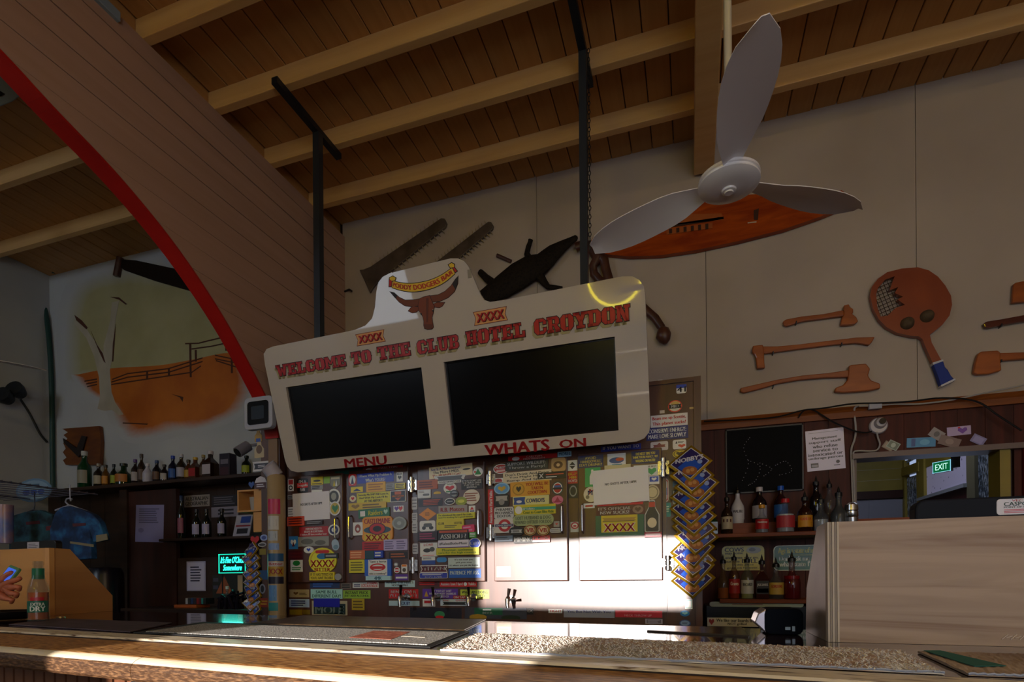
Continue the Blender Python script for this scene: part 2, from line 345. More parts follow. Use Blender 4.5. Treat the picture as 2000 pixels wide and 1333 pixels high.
# left bay wall and far left wall
solo('wall_back_bay', MB().box(XL, XA-.1, YW, YW+.012, 0, ZC2+.03), M_lwall, None, None, kind='structure')
solo('wall_left', MB().box(XL-.06, XL, YB, YW+.1, 0, ZC2+.09), M_lwall, None, None, kind='structure')
solo('wall_right', MB().box(XR, XR+.06, YB, 9, 0, ZC+.09), M_wall, None, None, kind='structure')
wr = MB(); S0, S1 = -1.92, -0.69
def sunz(z, y): return z+(y-YB)*0.10
Z1, Z2 = sunz(1.04, 3.2), sunz(1.43, 3.2); Z3, Z4 = 1.05, 1.592; S2, S3 = -1.74, -0.70
wr.box(XL, S0, YB-.1, YB, 0, ZC+.3); wr.box(S1, XR, YB-.1, YB, 0, ZC+.3); wr.box(S0, S1, YB-.1, YB, Z2, ZC+.3); wr.box(S0, S1, YB-.1, YB, 0, Z3); wr.box(S0, S1, YB-.1, YB, Z4, Z1)
wr.box(S0, S2, YB-.1, YB, Z3, Z4); wr.box(S3, S1, YB-.1, YB, Z3, Z4)
solo('wall_rear', wr, M_wall, None, None, kind='structure')
M_tint = bpy.data.materials.new('lower_sun_filter'); M_tint.use_nodes = True; _n = M_tint.node_tree; _t = _n.nodes.new('ShaderNodeBsdfTransparent'); _t.inputs[0].default_value = (.97, .95, .92, 1); _n.links.new(_t.outputs[0], _n.nodes['Material Output'].inputs[0])  # unseen filter added to tone the sun beam falling on the bar
w3 = thing('window_3', None, None, (-1.2, YB-.05, Z3), kind='structure')
MB().box(S2, S3, YB-.052, YB-.048, Z3, Z4).build('pane', M_tint, w3)
M_upfilter = M_tint.copy(); M_upfilter.name = 'upper_sun_filter'; [n for n in M_upfilter.node_tree.nodes if n.type == 'BSDF_TRANSPARENT'][0].inputs[0].default_value = (.86, .86, .88, 1)
MB().box(S0, S1, YB-.052, YB-.048, Z1, Z2).build('pane', M_upfilter, w3)  # second added filter, dims the beam that reaches the cool room doors
MB().box(S0, S1, YB-.12, YB+.03, Z3-.03, Z3-.001).build('window_sill', M_trim, w3)
# arch bulkhead
ARCH = [(1.49, 3.433), (1.72, 3.348), (2.03, 3.238), (2.36, 3.061), (2.685, 2.804), (2.99, 2.476), (3.09, 2.33), (3.13, 2.2)]
ARCH = [(-.6, 3.433), (.1, 3.55), (.6, 3.575), (1.1, 3.53)]+ARCH; ARCH[0] = (-.6, 3.36)
def smooth_curve(P, n=6):
    out = []
    for i in range(len(P)-1):
        p0, p1, p2, p3 = P[max(i-1, 0)], P[i], P[i+1], P[min(i+2, len(P)-1)]
        for k in range(n):
            t = k/n; out.append(tuple(0.5*((2*p1[j])+(-p0[j]+p2[j])*t+(2*p0[j]-5*p1[j]+4*p2[j]-p3[j])*t*t+(-p0[j]+3*p1[j]-3*p2[j]+p3[j])*t**3) for j in range(len(p1))))
    return out+[P[-1]]
AC = smooth_curve(ARCH, 6)
def arch_y(z):
    """largest Y on the falling side of the arch at height z"""
    for (y0, z0), (y1, z1) in zip(AC[::-1][:-1], AC[::-1][1:]):
        if z0 <= z <= z1: return y0+(y1-y0)*(z-z0)/max(z1-z0, 1e-6)
    return AC[-1][0] if z < AC[-1][1] else None
wa = thing('wall_arch', None, None, (XA, 3, 2.2), kind='structure')
z = 2.2
fX = lambda a, b, d: (d, a, b)
ztop = max(p[1] for p in AC)
while z < ZR-.001:
    z1 = min(z+.135, ZR)
    if z1 < ztop:
        zz = [z+(z1-z)*i/5 for i in range(6)]; poly = [(arch_y(q) if arch_y(q) is not None else 0.6, q) for q in zz]
        poly = [(a, max(b, z+.001)) for a, b in poly]; poly += [(YW, z1-.003), (YW, z+.003)]
    else:
        lo = [(y, max(q, z+.003)) for y, q in AC if q > z]
        y_in = arch_y(z)
        if lo and y_in is not None and z < ztop: poly = [(YB, z1-.003), (YB, z+.003)]+[(y, q) for y, q in AC if q > z+.003]+[(y_in, z+.003), (YW, z+.003), (YW, z1-.003)]
        else: poly = [(YB, z+.003), (YW, z+.003), (YW, z1-.003), (YB, z1-.003)]
    MB().prism(poly, XA-.012, XA+random.uniform(0, .002), fr=fX).build('board', M_arch, wa)
    z = z1
core = [(YW, 0), (YW, ZR), (YB, ZR), (YB, 3.3)]+AC+[(AC[-1][0], 0)]
MB().prism(core, XA-.088, XA-.013, fr=fX).build('core', mat('#8a6f58', 0.6), wa)
tr = MB()
for (y0, z0), (y1, z1) in zip(AC[:-1], AC[1:]):
    d = Vector((y1-y0, z1-z0)).normalized(); nx, nz = -d.y*-0.012, d.x*-0.012
    tr.prism([(y0, z0), (y1, z1), (y1+nx, z1+nz), (y0+nx, z0+nz)], XA-.10, XA+.006, fr=fX)
solo('trim_2', tr, M_red, None, None, kind='structure')
# dark brown panelling of the left bay below the mural
wl = thing('wall_bay_panelling', None, None, (-4.5, YW-.02, 0), kind='structure')
x = XL+.005
while x < XA-.12:
    MB().box(x, min(x+.197, XA-.11), YW-.03, YW-.002, 0, 2.14).build('board', M_dark, wl); x += .2
# room behind the servery
YD = 8.2; XG = 2.6
br = thing('wall_servery_room', None, None, (1.5, YD, 0), kind='structure')
for k in range(9): MB().box(0.2, XG, YD, YD+.02, 2.30+.14*k, 2.437+.14*k).build('board', M_yel, br)
MB().box(0.2, XG, YD-.03, YD, 2.20, 2.30).build('rail', mat('#3a1d14', 0.4), br)
for k in range(6): MB().box(.2+.4*k, .597+.4*k, YD, YD+.02, 0, 2.20).build('panel', mat('#9a9aa8', 0.5), br)
MB().box(0.2, XR, 4.0, YD, 3.5, 3.55).build('ceiling_sheet', M_yel, br)
MB().box(0.1, .2, 4.0, YD, 0, 3.5).build('side_wall', M_yel, br)
M_glz = proc('daylit_pimpled_glass', '#4a4860', '#a39fbe', (16, 16, 16), 2, 0.2, 0.0, 'voronoi', lo=0.08, hi=0.2)
def glaze(m, st):
    b = m.node_tree.nodes['Principled BSDF']; r = [n for n in m.node_tree.nodes if n.type == 'VALTORGB'][0]
    m.node_tree.links.new(r.outputs['Color'], b.inputs['Emission Color']); b.inputs['Emission Strength'].default_value = st
glaze(M_glz, 0.20)
M_glb = proc('daylit_rippled_glass', '#2a3340', '#a9b4c8', (60, 60, 25), 3, 0.15, 0.0, lo=0.45, hi=0.85); glaze(M_glb, 0.10)
gw = thing('window_2', None, None, (XG, 7, 0), kind='structure')
def onxg(name, pts, m, d0=-.03, d1=.03):
    MB().prism([(onX(*cp('W', a, b), XG).y, onX(*cp('W', a, b), XG).z) for a, b in pts], XG+d0, XG+d1, fr=fX).build(name, m, gw)
onxg('pane', [(1150, 610), (1540, 470), (1540, 745), (1150, 855)], M_glz, .0, .01)
onxg('pane', [(970, 700), (1085, 665), (1085, 1010), (970, 1060)], M_glb, .0, .01)
onxg('pane', [(975, 545), (1075, 500), (1075, 520), (975, 570)], M_glb, .0, .01)
onxg('pane', [(1610, 440), (1815, 400), (1815, 900), (1610, 930)], M_glb, .0, .01)
onxg('frame', [(940, 560), (975, 545), (975, 1090), (940, 1090)], M_yel)
onxg('frame', [(1085, 480), (1150, 450), (1150, 1090), (1085, 1090)], M_yel)
onxg('frame', [(940, 620), (1110, 555), (1110, 640), (940, 690)], M_yel, -.04, .02)
onxg('frame', [(1535, 440), (1610, 420), (1610, 1000), (1535, 1000)], mat('#77715a', 0.5))
onxg('sill', [(1110, 880), (1540, 745), (1540, 780), (1110, 905)], mat('#a7abb5', 0.4), -.06, .03)
onxg('kick_panel', [(1110, 905), (1540, 780), (1540, 1000), (1110, 1090)], mat('#57222a', 0.5), -.01, .02)
onxg('frame', [(1815, 400), (1900, 380), (1900, 1000), (1815, 1000)], M_yel)
onxg('frame', [(1110, 430), (1540, 300), (1540, 470), (1110, 620)], M_yel, -.01, .02)
solo('curtain', MB().prism([(ox1+.06+.02*i, YW-.035+(.012 if i % 2 else 0)) for i in range(14)]+[(ox1+.06+.02*i, YW-.018+(.012 if i % 2 else 0)) for i in range(13, -1, -1)], 1.2, onY(1990, 872, YW).z, fr=lambda a, b, d: (a, b, d)), mat('#7c0710', 0.7), 'red cloth hanging beside the servery opening', 'curtain')
ex = thing('exit_sign', 'green lit EXIT sign hanging in the room behind the servery', 'sign', tuple(onY(*cp('W', 1285, 600), 5.6)), (0, 0, R(-52)), local=True)
MB().box(-.115, .115, 0, .05, -.075, .075).build('housing', mat('#cfd6da', 0.4), ex)
MB().box(-.108, .108, -.004, .0, -.068, .068).build('face', mat('#0d7f4a', 0.4, emit=0.5), ex)
mb = MB(); ex.scale = (.62, .62, .62)
mb = MB(); put_text(mb, 'EXIT', -.08, -.04, .08, .04, -.006, 0, 0.0); mb.build('lettering', mat('#c8fff0', 0.4, emit=1.2), ex)
MB().box(-.115, .115, -.006, -.003, -.075, -.069).box(-.115, .115, -.006, -.003, .069, .075).box(-.115, -.109, -.006, -.003, -.075, .075).box(.109, .115, -.006, -.003, -.075, .075).build('lit_edge', mat('#9fe8ff', 0.4, emit=0.9), ex)
MB().box(.115, .20, 0, .05, -.04, .13).build('bracket', mat('#57525a', 0.5), ex)
# ================================================================== COOL ROOM FRONT
YC = 3.20; YD0 = 3.17
cx0, cx1 = -2.70, 0.055; cz1 = onY(1330, 741, YC).z
cr = thing('cool_room_front', 'brown stained cool room front covered with stickers behind the bar', 'cool room', (-1.3, YC, 0))
MB().box(cx0, cx1, YC, YC+.03, 0, cz1).build('face_board', M_cool, cr)
MB().box(cx0, cx1, YC+.03, YW-.03, cz1-.04, cz1).build('top_board', M_dark, cr)
MB().box(cx1-.03, cx1, YC+.03, YW-.03, 0, cz1-.04).build('side_board', M_cool, cr)
for a, b in ((1358, 1372), (1296, 1303)):
    xa, xb = onY(a, 1100, YC).x, onY(b, 1100, YC).x; MB().box(xa, xb, YC-.014, YC, 0.9, cz1 if a > 1340 else onY(1300, 888, YC).z).build('cover_strip', M_cool, cr)
MB().box(-.28, cx1, YC-.012, YC, cz1-.022, cz1).build('cover_strip', M_cool, cr)
def door(c, x0, x1, y0, y1, label, handle, hinges):
    a, _, b, _ = pbox(c, x0, (y0+y1)/2, x1, (y0+y1)/2+1, YD0); zt = onY(*cp(c, (x0+x1)/2, y0), YD0).z; zb = 1.195
    d = thing('cool_room_door', label, 'door', ((a+b)/2, YD0, zb), group='cool room doors')
    MB().box(a, b, YD0, YC-.001, zb, zt).build('panel', M_cool, d, bev=.004)
    hx, h0, h1 = handle
    p, q = onY(*cp(c, hx, h0), YD0), onY(*cp(c, hx, h1), YD0)
    MB().tube([(p.x, YD0, p.z), (p.x, YD0-.03, p.z-.012), (p.x, YD0-.034, (p.z+q.z)/2), (p.x, YD0-.03, q.z+.012), (p.x, YD0, q.z)], .006, 8).build('handle', M_steel, d, smooth=True)
    for hc, hx, h0, h1 in hinges:
        p, q = onY(*cp(hc, hx, h0), YD0), onY(*cp(hc, hx, h1), YD0)
        h = MB().tube([(p.x, YD0-.014, p.z), (p.x, YD0-.014, q.z)], .011, 10)
        for k in (0.1, .5, .9): h.tube([(p.x, YD0-.014, p.z+(q.z-p.z)*k-.012), (p.x, YD0-.014, p.z+(q.z-p.z)*k+.012)], .016, 10)
        h.box(p.x-.03, p.x+.03, YD0-.006, YD0-.0015, q.z+.012, p.z-.012).build('hinge', M_steel, d, smooth=True)
    return d
dA = door('A', 300, 688, 318, 1066, 'leftmost cool room door, with a yellow oval beer sticker', (652, 620, 772), [])
dB = door('A', 733, 1152, 275, 1066, 'second cool room door from the left, with an orange beer can sticker', (750, 605, 770), [])
dC = door('B', 68, 582, 100, 1008, 'middle cool room door, with a black and white one word sticker', (546, 455, 658), [('B', 35, 215, 322), ('B', 35, 825, 940)])
dD = door('B', 652, 1216, 70, 1000, 'cool room door with two round gold beer stickers, lower half in sun', (1181, 420, 636), [('B', 636, 170, 272), ('B', 632, 575, 690)])
dE = door('C', 125, 765, 590, 1590, 'rightmost cool room door, with a large white notice', (160, 1000, 1222), [('C', 782, 655, 792), ('D', 1052, 450, 575)])
W_, K_, Yw, Rd, Bl, Nv, Gn, Or, Gy, Cr, Pk, Pu, Te, Mr = '#dcdad4', '#101010', '#d6c21e', '#c01818', '#1c3fae', '#18205e', '#1c7a3a', '#d87a18', '#8f8f8f', '#d9c9a0', '#d8487e', '#5a2f96', '#2c9c94', '#5a1420'
def st(o, c, x0, y0, x1, y1, bg, prints=(), shape='rect', name='sticker', label=None, tilt=0):
    Yp = YD0 if o is not cr else YC
    decal(o, Yp, pbox(c, x0, y0, x1, y1, Yp), bg, prints, shape, name, label, tilt=R(tilt))
LN = lambda col, n=3, z0=.12, z1=.88: [('lines', col, .1, z0, .9, z1, n)]
# --- door A
st(dA, 'A', 308, 348, 348, 432, W_, [('rect', Rd, .1, .55, .9, .95), ('oval', K_, .15, .08, .85, .48), ('oval', W_, .3, .18, .7, .38)])
st(dA, 'A', 372, 343, 450, 443, K_, [('rect', Rd, 0, .35, 1, .7)]+lines("I'M A\nSeagulls\nFAN", W_), 'round')
st(dA, 'A', 470, 333, 555, 388, Yw, [('oval', K_, .2, .4, .8, .65), ('rect', K_, .1, .1, .9, .2)])
st(dA, 'A', 560, 330, 603, 378, '#86b32a'); st(dA, 'A', 605, 325, 680, 415, '#7d7a66', [('rect', Cr, .1, .75, .9, .9), ('tri', Yw, .3, .2, .5, .7), ('tri', W_, .5, .2, .7, .7)], 'shield')
st(dA, 'A', 470, 392, 555, 420, Gy, LN(K_, 2)); st(dA, 'A', 475, 424, 550, 438, W_)
st(dA, 'A', 585, 415, 678, 530, W_, [('oval', '#3a3a34', .12, .12, .88, .88), ('oval', '#9a9a88', .3, .3, .7, .75)], 'oval')
st(dA, 'A', 600, 505, 678, 605, W_, [('oval', '#b8a23a', .1, .1, .9, .9), ('heart', '#2d7a4a', .25, .2, .8, .75)], 'oval')
st(dA, 'A', 305, 460, 342, 490, Gy, LN(K_, 2)); st(dA, 'A', 305, 545, 345, 610, W_, LN(Gy, 3))
st(dA, 'A', 345, 442, 603, 637, '#d8d4e4', [('t', 'NO SHOTS AFTER 10PM', '#222222', .22, .54, .8, .63)], name='paper_notice', label='white paper notice taped to the door', tilt=1)
st(dA, 'A', 303, 612, 425, 678, '#c8421a', LN(Mr, 3)); st(dA, 'A', 430, 640, 553, 668, '#2a1512', LN(Gy, 2))
st(dA, 'A', 383, 682, 587, 750, '#a81c22', lines("EVERYONE NEEDS TO\nBELIEVE IN SOMETHING\nI believe I'll have another beer", W_), label='red motto sticker')
st(dA, 'A', 587, 665, 668, 745, W_, [('oval', Nv, .12, .12, .88, .88), ('oval', W_, .3, .3, .7, .7)], 'oval'); st(dA, 'A', 308, 750, 372, 840, '#2f7fc0', [('heart', W_, .2, .2, .8, .75), ('tri', Mr, .35, .2, .65, .6)])
st(dA, 'A', 375, 752, 592, 820, '#8d8d84', [('oval', '#5d5d55', .1, .2, .5, .8), ('oval', '#5d5d55', .55, .1, .9, .6)])
st(dA, 'A', 610, 770, 660, 850, '#9fb4c4', [('oval', '#6a8aa0', .15, .1, .85, .5)], 'pill', tilt=12); st(dA, 'A', 415, 822, 485, 870, W_, [('heart', Bl, .3, .25, .7, .75)], 'oval')
st(dA, 'A', 450, 830, 645, 1012, '#e0d020', [('oval', '#c8a810', .06, .06, .94, .94), ('oval', '#e6d62a', .09, .09, .91, .91), ('pill', Rd, .25, .78, .75, .9), ('oval', '#1e6a9c', .3, .55, .7, .78), ('t', 'XXXX', Rd, .07, .25, .93, .52), ('t', 'BITTER', Rd, .22, .08, .78, .22)], 'oval', label='yellow oval beer sticker with red lettering')
st(dA, 'A', 563, 870, 655, 905, '#17251d', LN(Gy, 1)); st(dA, 'A', 300, 850, 410, 915, '#4a0f1c', LN(Mr, 2))
st(dA, 'A', 318, 917, 403, 1000, W_, [('oval', Gn, .2, .5, .8, .95), ('lines', Gn, .12, .1, .88, .42, 2)]); st(dA, 'A', 455, 1002, 630, 1060, Yw, lines("IF IT HAS TYRES OR\nYOU'LL HAVE TROUBLE", '#6a5a10'))
st(dA, 'A', 632, 1012, 680, 1060, Gy, (), 'oval')
# --- rail below the doors
for a in ((452, 1072, 660, 1115, '#16305e', LN('#2f5fae', 2)), (670, 1080, 742, 1122, '#6a5f55', LN(K_, 2)), (752, 1066, 935, 1114, W_, [('t', 'LOST', Rd, .34, .12, .55, .6), ('t', 'TOURING', Rd, .55, .5, .96, .92), ('t', 'AUSTRALIA', Rd, .55, .1, .96, .46), ('lines', Nv, .05, .15, .32, .6, 2)]),
          (978, 1062, 1190, 1108, '#b9d4dc', lines("WHERE THE HELL'S\nNOONAMAH", K_)), (307, 1125, 445, 1180, '#a8966c', [('heart', '#6a4a1a', .2, .3, .45, .7), ('lines', '#5d4a2a', .5, .25, .9, .6, 2)]),
          (457, 1122, 680, 1190, '#9fd2cc', lines("SAME BULL\nDIFFERENT DAY!", '#155a58')), (684, 1130, 876, 1188, '#8fb83a', lines("INSTANT PRICK\nJUST ADD ALCOHOL", '#1d2a10')), (1005, 1122, 1213, 1188, Rd, lines("BEND OVER\nI'LL DRIVE!", W_)),
          (1005, 1204, 1220, 1240, '#a9c6d6', lines("BACK BY", Nv, x0=.3, x1=.7)), (303, 1192, 445, 1250, '#9db4cc', LN(Nv, 3)), (463, 1205, 712, 1305, '#b7ad8a', [('rect', '#0f2a26', .05, .05, .95, .8), ('t', 'MOLE', '#8a9a90', .1, .1, .9, .62)]), (478, 1187, 660, 1248, '#1414a0', ()),
          (745, 1190, 833, 1270, '#b39a12', LN('#5d4a08', 3)), (305, 1266, 395, 1303, '#8a7208', ()), (400, 1268, 450, 1300, '#7a6408', ()), (640, 285, 800, 312, '#0f4f44', ()), (840, 256, 1118, 298, '#a8141c', lines("CARLTON\nMIDSTRENGTH", W_, x0=.3)+[('oval', W_, .06, .15, .24, .85)])): st(cr, 'A', *a)
# --- door B
st(dB, 'A', 735, 312, 790, 395, Rd, [('oval', W_, .1, .1, .9, .9), ('tri', Nv, .3, .15, .7, .8)], 'round'); st(dB, 'A', 797, 302, 1053, 372, '#2038b0', lines("I Know What My Problem Is\nWhat's YOURS?", W_), label='blue joke sticker with white lettering')
st(dB, 'A', 1073, 300, 1117, 365, W_, [('t', 'RELAX', K_, .1, .72, .9, .92), ('heart', K_, .2, .2, .8, .65)]); st(dB, 'A', 750, 402, 835, 440, Yw, [('tri', Nv, .15, .2, .85, .7)])
st(dB, 'A', 860, 367, 995, 437, '#d8a81a', LN('#a86a10', 3)); st(dB, 'A', 998, 378, 1060, 425, Gy, LN('#55555a', 3)); st(dB, 'A', 1063, 376, 1135, 417, '#cfc24a', LN(K_, 3))
st(dB, 'A', 740, 463, 785, 508, Cr, [('heart', Rd, .25, .25, .75, .75)], 'oval')
st(dB, 'A', 793, 440, 1028, 517, '#c8c01c', lines("Someday My SHIP Will Come In,\nAnd With My Luck I'll Be\nAT THE AIRPORT!", K_), label='yellow joke sticker with black lettering')
st(dB, 'A', 1030, 428, 1138, 508, W_, [('rect', K_, .04, .05, .96, .95), ('shield', '#b8521a', .28, .1, .72, .9), ('rect', K_, .1, .36, .9, .64), ('t', 'HARLEY-DAVIDSON', Or, .12, .42, .88, .58)])
st(dB, 'A', 735, 512, 1000, 565, '#c8aa1c', [('heart', '#8a6a10', .08, .2, .3, .8), ('lines', '#6a5510', .38, .15, .95, .85, 2)]); st(dB, 'A', 805, 555, 1023, 618, '#136a3a', [('t', 'Raiders', '#c9c41a', .33, .25, .78, .8), ('rect', W_, .06, .2, .22, .8), ('heart', '#a9d0b0', .82, .25, .95, .8)], tilt=1.5)
st(dB, 'A', 1048, 535, 1120, 577, W_, [('heart', Pu, .1, .1, .5, .9), ('heart', Rd, .5, .1, .9, .9)])
st(dB, 'A', 830, 612, 1045, 785, '#d8901a', [('rect', '#c8b020', .08, .04, .92, .3), ('oval', '#2a4a5a', .05, .3, .95, .62), ('t', 'CASTLEMAINE', '#a01818', .08, .72, .92, .92), ('oval', K_, .22, .25, .78, .75), ('oval', '#b81c14', .25, .28, .75, .72), ('oval', K_, .36, .38, .64, .62), ('t', 'XXXX', '#b81414', .12, .03, .88, .27)], 'round', label='orange beer can shaped sticker')
st(dB, 'A', 768, 653, 835, 745, W_, [('oval', '#8a3a2a', .2, .2, .8, .85), ('oval', W_, .35, .35, .65, .6)]); st(dB, 'A', 1042, 612, 1143, 705, '#9aa09a', [('oval', '#7c827c', .12, .12, .88, .88), ('oval', '#a8aea8', .35, .35, .65, .65)], 'oval')
st(dB, 'A', 830, 787, 985, 850, '#b01418', LN('#5a0a10', 3)); st(dB, 'A', 982, 772, 1147, 850, '#b0a4cc', [('lines', '#6a5f90', .05, .1, .45, .9, 4), ('lines', '#6a5f90', .55, .1, .95, .9, 4)])
st(dB, 'A', 743, 850, 850, 912, '#c0602a', [('lines', '#e0a070', .05, .1, .95, .9, 3)]); st(dB, 'A', 850, 852, 913, 910, '#16404a', ()); st(dB, 'A', 916, 852, 978, 902, Bl, LN(W_, 2)); st(dB, 'A', 1010, 860, 1143, 908, '#201510', LN('#a8582a', 2))
st(dB, 'A', 738, 915, 845, 1008, '#cfc41c', LN('#6a6410', 4)); st(dB, 'A', 848, 912, 1033, 1030, '#2a5fc0', [('rect', W_, .14, .03, .86, .97), ('t', '"Save a horse', K_, .18, .8, .82, .93), ('oval', Rd, .2, .3, .8, .75), ('oval', W_, .27, .36, .73, .68), ('flag', Rd, .24, .42, .76, .58), ('t', 'ride a cowboy"', K_, .18, .06, .82, .2)], label='blue and white cowboy sticker')
st(dB, 'A', 855, 1030, 1030, 1060, '#a9cdd4', [('t', '4MK', '#1c5a7a', .35, .1, .65, .9)]); st(dB, 'A', 1043, 935, 1075, 962, Gy, [('oval', W_, .2, .2, .8, .8)], 'oval'); st(dB, 'A', 1045, 966, 1087, 1010, W_, [('oval', Rd, .12, .12, .88, .88), ('pill', W_, .1, .38, .9, .62)], 'oval'); st(dB, 'A', 1096, 948, 1138, 1010, W_, [('rect', Or, .1, .75, .9, .97), ('oval', '#5a4a3a', .2, .15, .8, .6)], 'round'); st(dB, 'A', 1052, 1018, 1142, 1060, Pu, [('rect', W_, .05, .3, .95, .6)])
for a in ((1182, 475, 1214, 560), (1178, 585, 1218, 640), (1178, 646, 1218, 725), (1178, 800, 1215, 875)): st(cr, 'A', *a, '#b5b5b2', LN('#707074', 3), 'round')
# --- door C
st(dC, 'B', 163, 115, 495, 205, '#d8c9a8', lines("Sex Is A Misdemeanor.\nThe More I MISS.\nThe MEANER I Get!", ['#3a2a8a', K_, '#a01818'], x1=.75)+[('oval', K_, .78, .45, .96, .6)], label='cream joke sticker with three lines', tilt=2)
st(dC, 'B', 500, 130, 575, 200, W_, [('tri', Gn, .15, .2, .85, .85), ('oval', Rd, .1, .4, .3, .6)], 'oval'); st(dC, 'B', 200, 192, 445, 252, '#c8c8c8', [('flag', '#55585e', .1, .35, .9, .9), ('t', 'ROAD RIDERS CLUB', K_, .18, .08, .82, .28)], 'flag')
st(dC, 'B', 410, 218, 572, 298, K_, lines("IF YOU DON'T LIKE\nTHE WAY I DRIVE\nSTAY OFF THE\nSIDEWALK", W_)); st(dC, 'B', 73, 228, 228, 300, '#a8501a', LN('#5a2410', 3))
st(dC, 'B', 273, 248, 372, 333, W_, [('t', 'WALES', '#1c5a3a', .25, .78, .75, .92), ('heart', Rd, .15, .25, .85, .72), ('rect', Gn, .2, .12, .8, .24)], 'oval'); st(dC, 'B', 423, 300, 550, 418, '#d6cdbb', LN('#8a4a2a', 4, .2, .8), 'oval'); st(dC, 'B', 322, 305, 387, 365, '#3a3f45', [('oval', '#8a9096', .15, .15, .85, .85), ('pill', K_, .1, .4, .9, .6)], 'oval')
st(dC, 'B', 75, 303, 175, 367, '#cfd2d2', [('pill', '#5a6066', .4, .25, .9, .5), ('lines', Gy, .1, .6, .6, .9, 2)]); st(dC, 'B', 78, 370, 262, 432, '#1c100c', [('lines', '#b8481a', .2, .15, .95, .9, 4)]); st(dC, 'B', 195, 315, 250, 335, '#c8a01c', (), 'arch')
st(dC, 'B', 365, 358, 452, 425, '#8f9a1c', [('oval', '#d0d040', .2, .3, .8, .7)], 'oval'); st(dC, 'B', 283, 368, 362, 420, W_, [('oval', K_, .06, .1, .94, .9), ('pill', Gy, .2, .4, .8, .6)], 'oval')
st(dC, 'B', 235, 424, 455, 485, '#9a9088', [('t', 'R.B. Motors', '#a01c1c', .08, .25, .9, .75)]); st(dC, 'B', 462, 425, 512, 475, W_, [('tri', Rd, .2, .4, .8, .85), ('rect', Nv, .15, .1, .85, .25)])
st(dC, 'B', 80, 442, 215, 538, '#d88a1c', [('lines', '#7a4a10', .35, .35, .65, .65, 3)], 'diamond'); st(dC, 'B', 222, 482, 512, 529, '#c9c41c', lines("I've abandoned the search for truth...\nnow I'm looking for a good fantasy", '#1d3a14'))
st(dC, 'B', 220, 530, 427, 610, '#cabd1c', [('t', 'CLUB', '#3a3408', .06, .5, .28, .72), ('t', 'HOTEL', '#3a3408', .66, .5, .95, .72), ('lines', '#5a5410', .3, .15, .8, .45, 2)]); st(dC, 'B', 415, 573, 510, 632, '#d02a5e', LN('#f08ab0', 2), 'round', tilt=4)
st(dC, 'B', 85, 540, 205, 622, W_, [('oval', '#303238', .15, .15, .4, .5), ('oval', '#303238', .6, .15, .88, .5), ('pill', '#50555a', .25, .4, .8, .75)], 'round'); st(dC, 'B', 232, 612, 465, 688, K_, [('rect', '#b8461a', .04, .72, .96, .95), ('t', 'ASSHOLE?', W_, .08, .12, .92, .58)], label='black sticker with one slanted white word')
st(dC, 'B', 470, 628, 523, 672, '#4a9a3a', LN(W_, 3)); st(dC, 'B', 78, 625, 228, 695, '#26101c', LN('#a0305a', 3)); st(dC, 'B', 232, 689, 465, 747, '#d4cede', [('t', '#KalestiButlerMusic', '#33303c', .04, .35, .96, .7), ('rect', Pu, 0, .0, 1, .1)])
st(dC, 'B', 467, 673, 558, 755, W_, [('oval', Bl, .06, .06, .94, .94), ('t', 'LTD', W_, .15, .36, .85, .64)], 'oval'); st(dC, 'B', 85, 710, 217, 815, W_, [('t', 'LOVE', Rd, .22, .76, .76, .95), ('oval', '#2c2c2c', .18, .3, .62, .6), ('oval', '#4a4a4a', .55, .35, .85, .7), ('lines', Rd, .15, .05, .85, .13, 1)])
st(dC, 'B', 220, 748, 545, 803, '#c2bd22', lines("Mountain cattlemen\ncare for the high country.", '#2a7a20')); st(dC, 'B', 97, 818, 200, 876, '#2a4a9c', [('rect', W_, .0, .55, 1, 1), ('lines', Nv, .1, .66, .9, .9, 2)]); st(dC, 'B', 210, 822, 288, 858, '#3a8ac8', (), 'pill')
st(dC, 'B', 298, 822, 540, 900, '#bcc9c6', lines("It's not how you\npick your nose\nit's where you put the bogies", K_)); st(dC, 'B', 83, 882, 293, 938, W_, [('flag', Mr, .03, .1, .97, .9), ('t', 'TITAN', W_, .1, .3, .9, .8)], 'flag'); st(dC, 'B', 78, 939, 293, 982, W_, [('round', '#2a3aa8', .01, .06, .99, .94), ('t', '6272 1700', W_, .2, .12, .8, .42), ('lines', W_, .1, .55, .9, .88, 2)], 'round'); st(dC, 'B', 300, 909, 548, 978, '#1f5ab0', lines("PATIENCE MY ASS.", '#c9d6d2', .3, .85))
for a in ((27, 360, 70, 455), (27, 480, 70, 548), (27, 552, 70, 635), (27, 715, 70, 795)): st(cr, 'B', *a, '#b9b9bc', LN('#77777c', 3), 'round')
st(cr, 'B', 610, 300, 654, 570, '#c41a1a', [('t', 'Aussies love Hard Yakka', W_, .25, .04, .75, .96, 1)], label='upright red sticker')
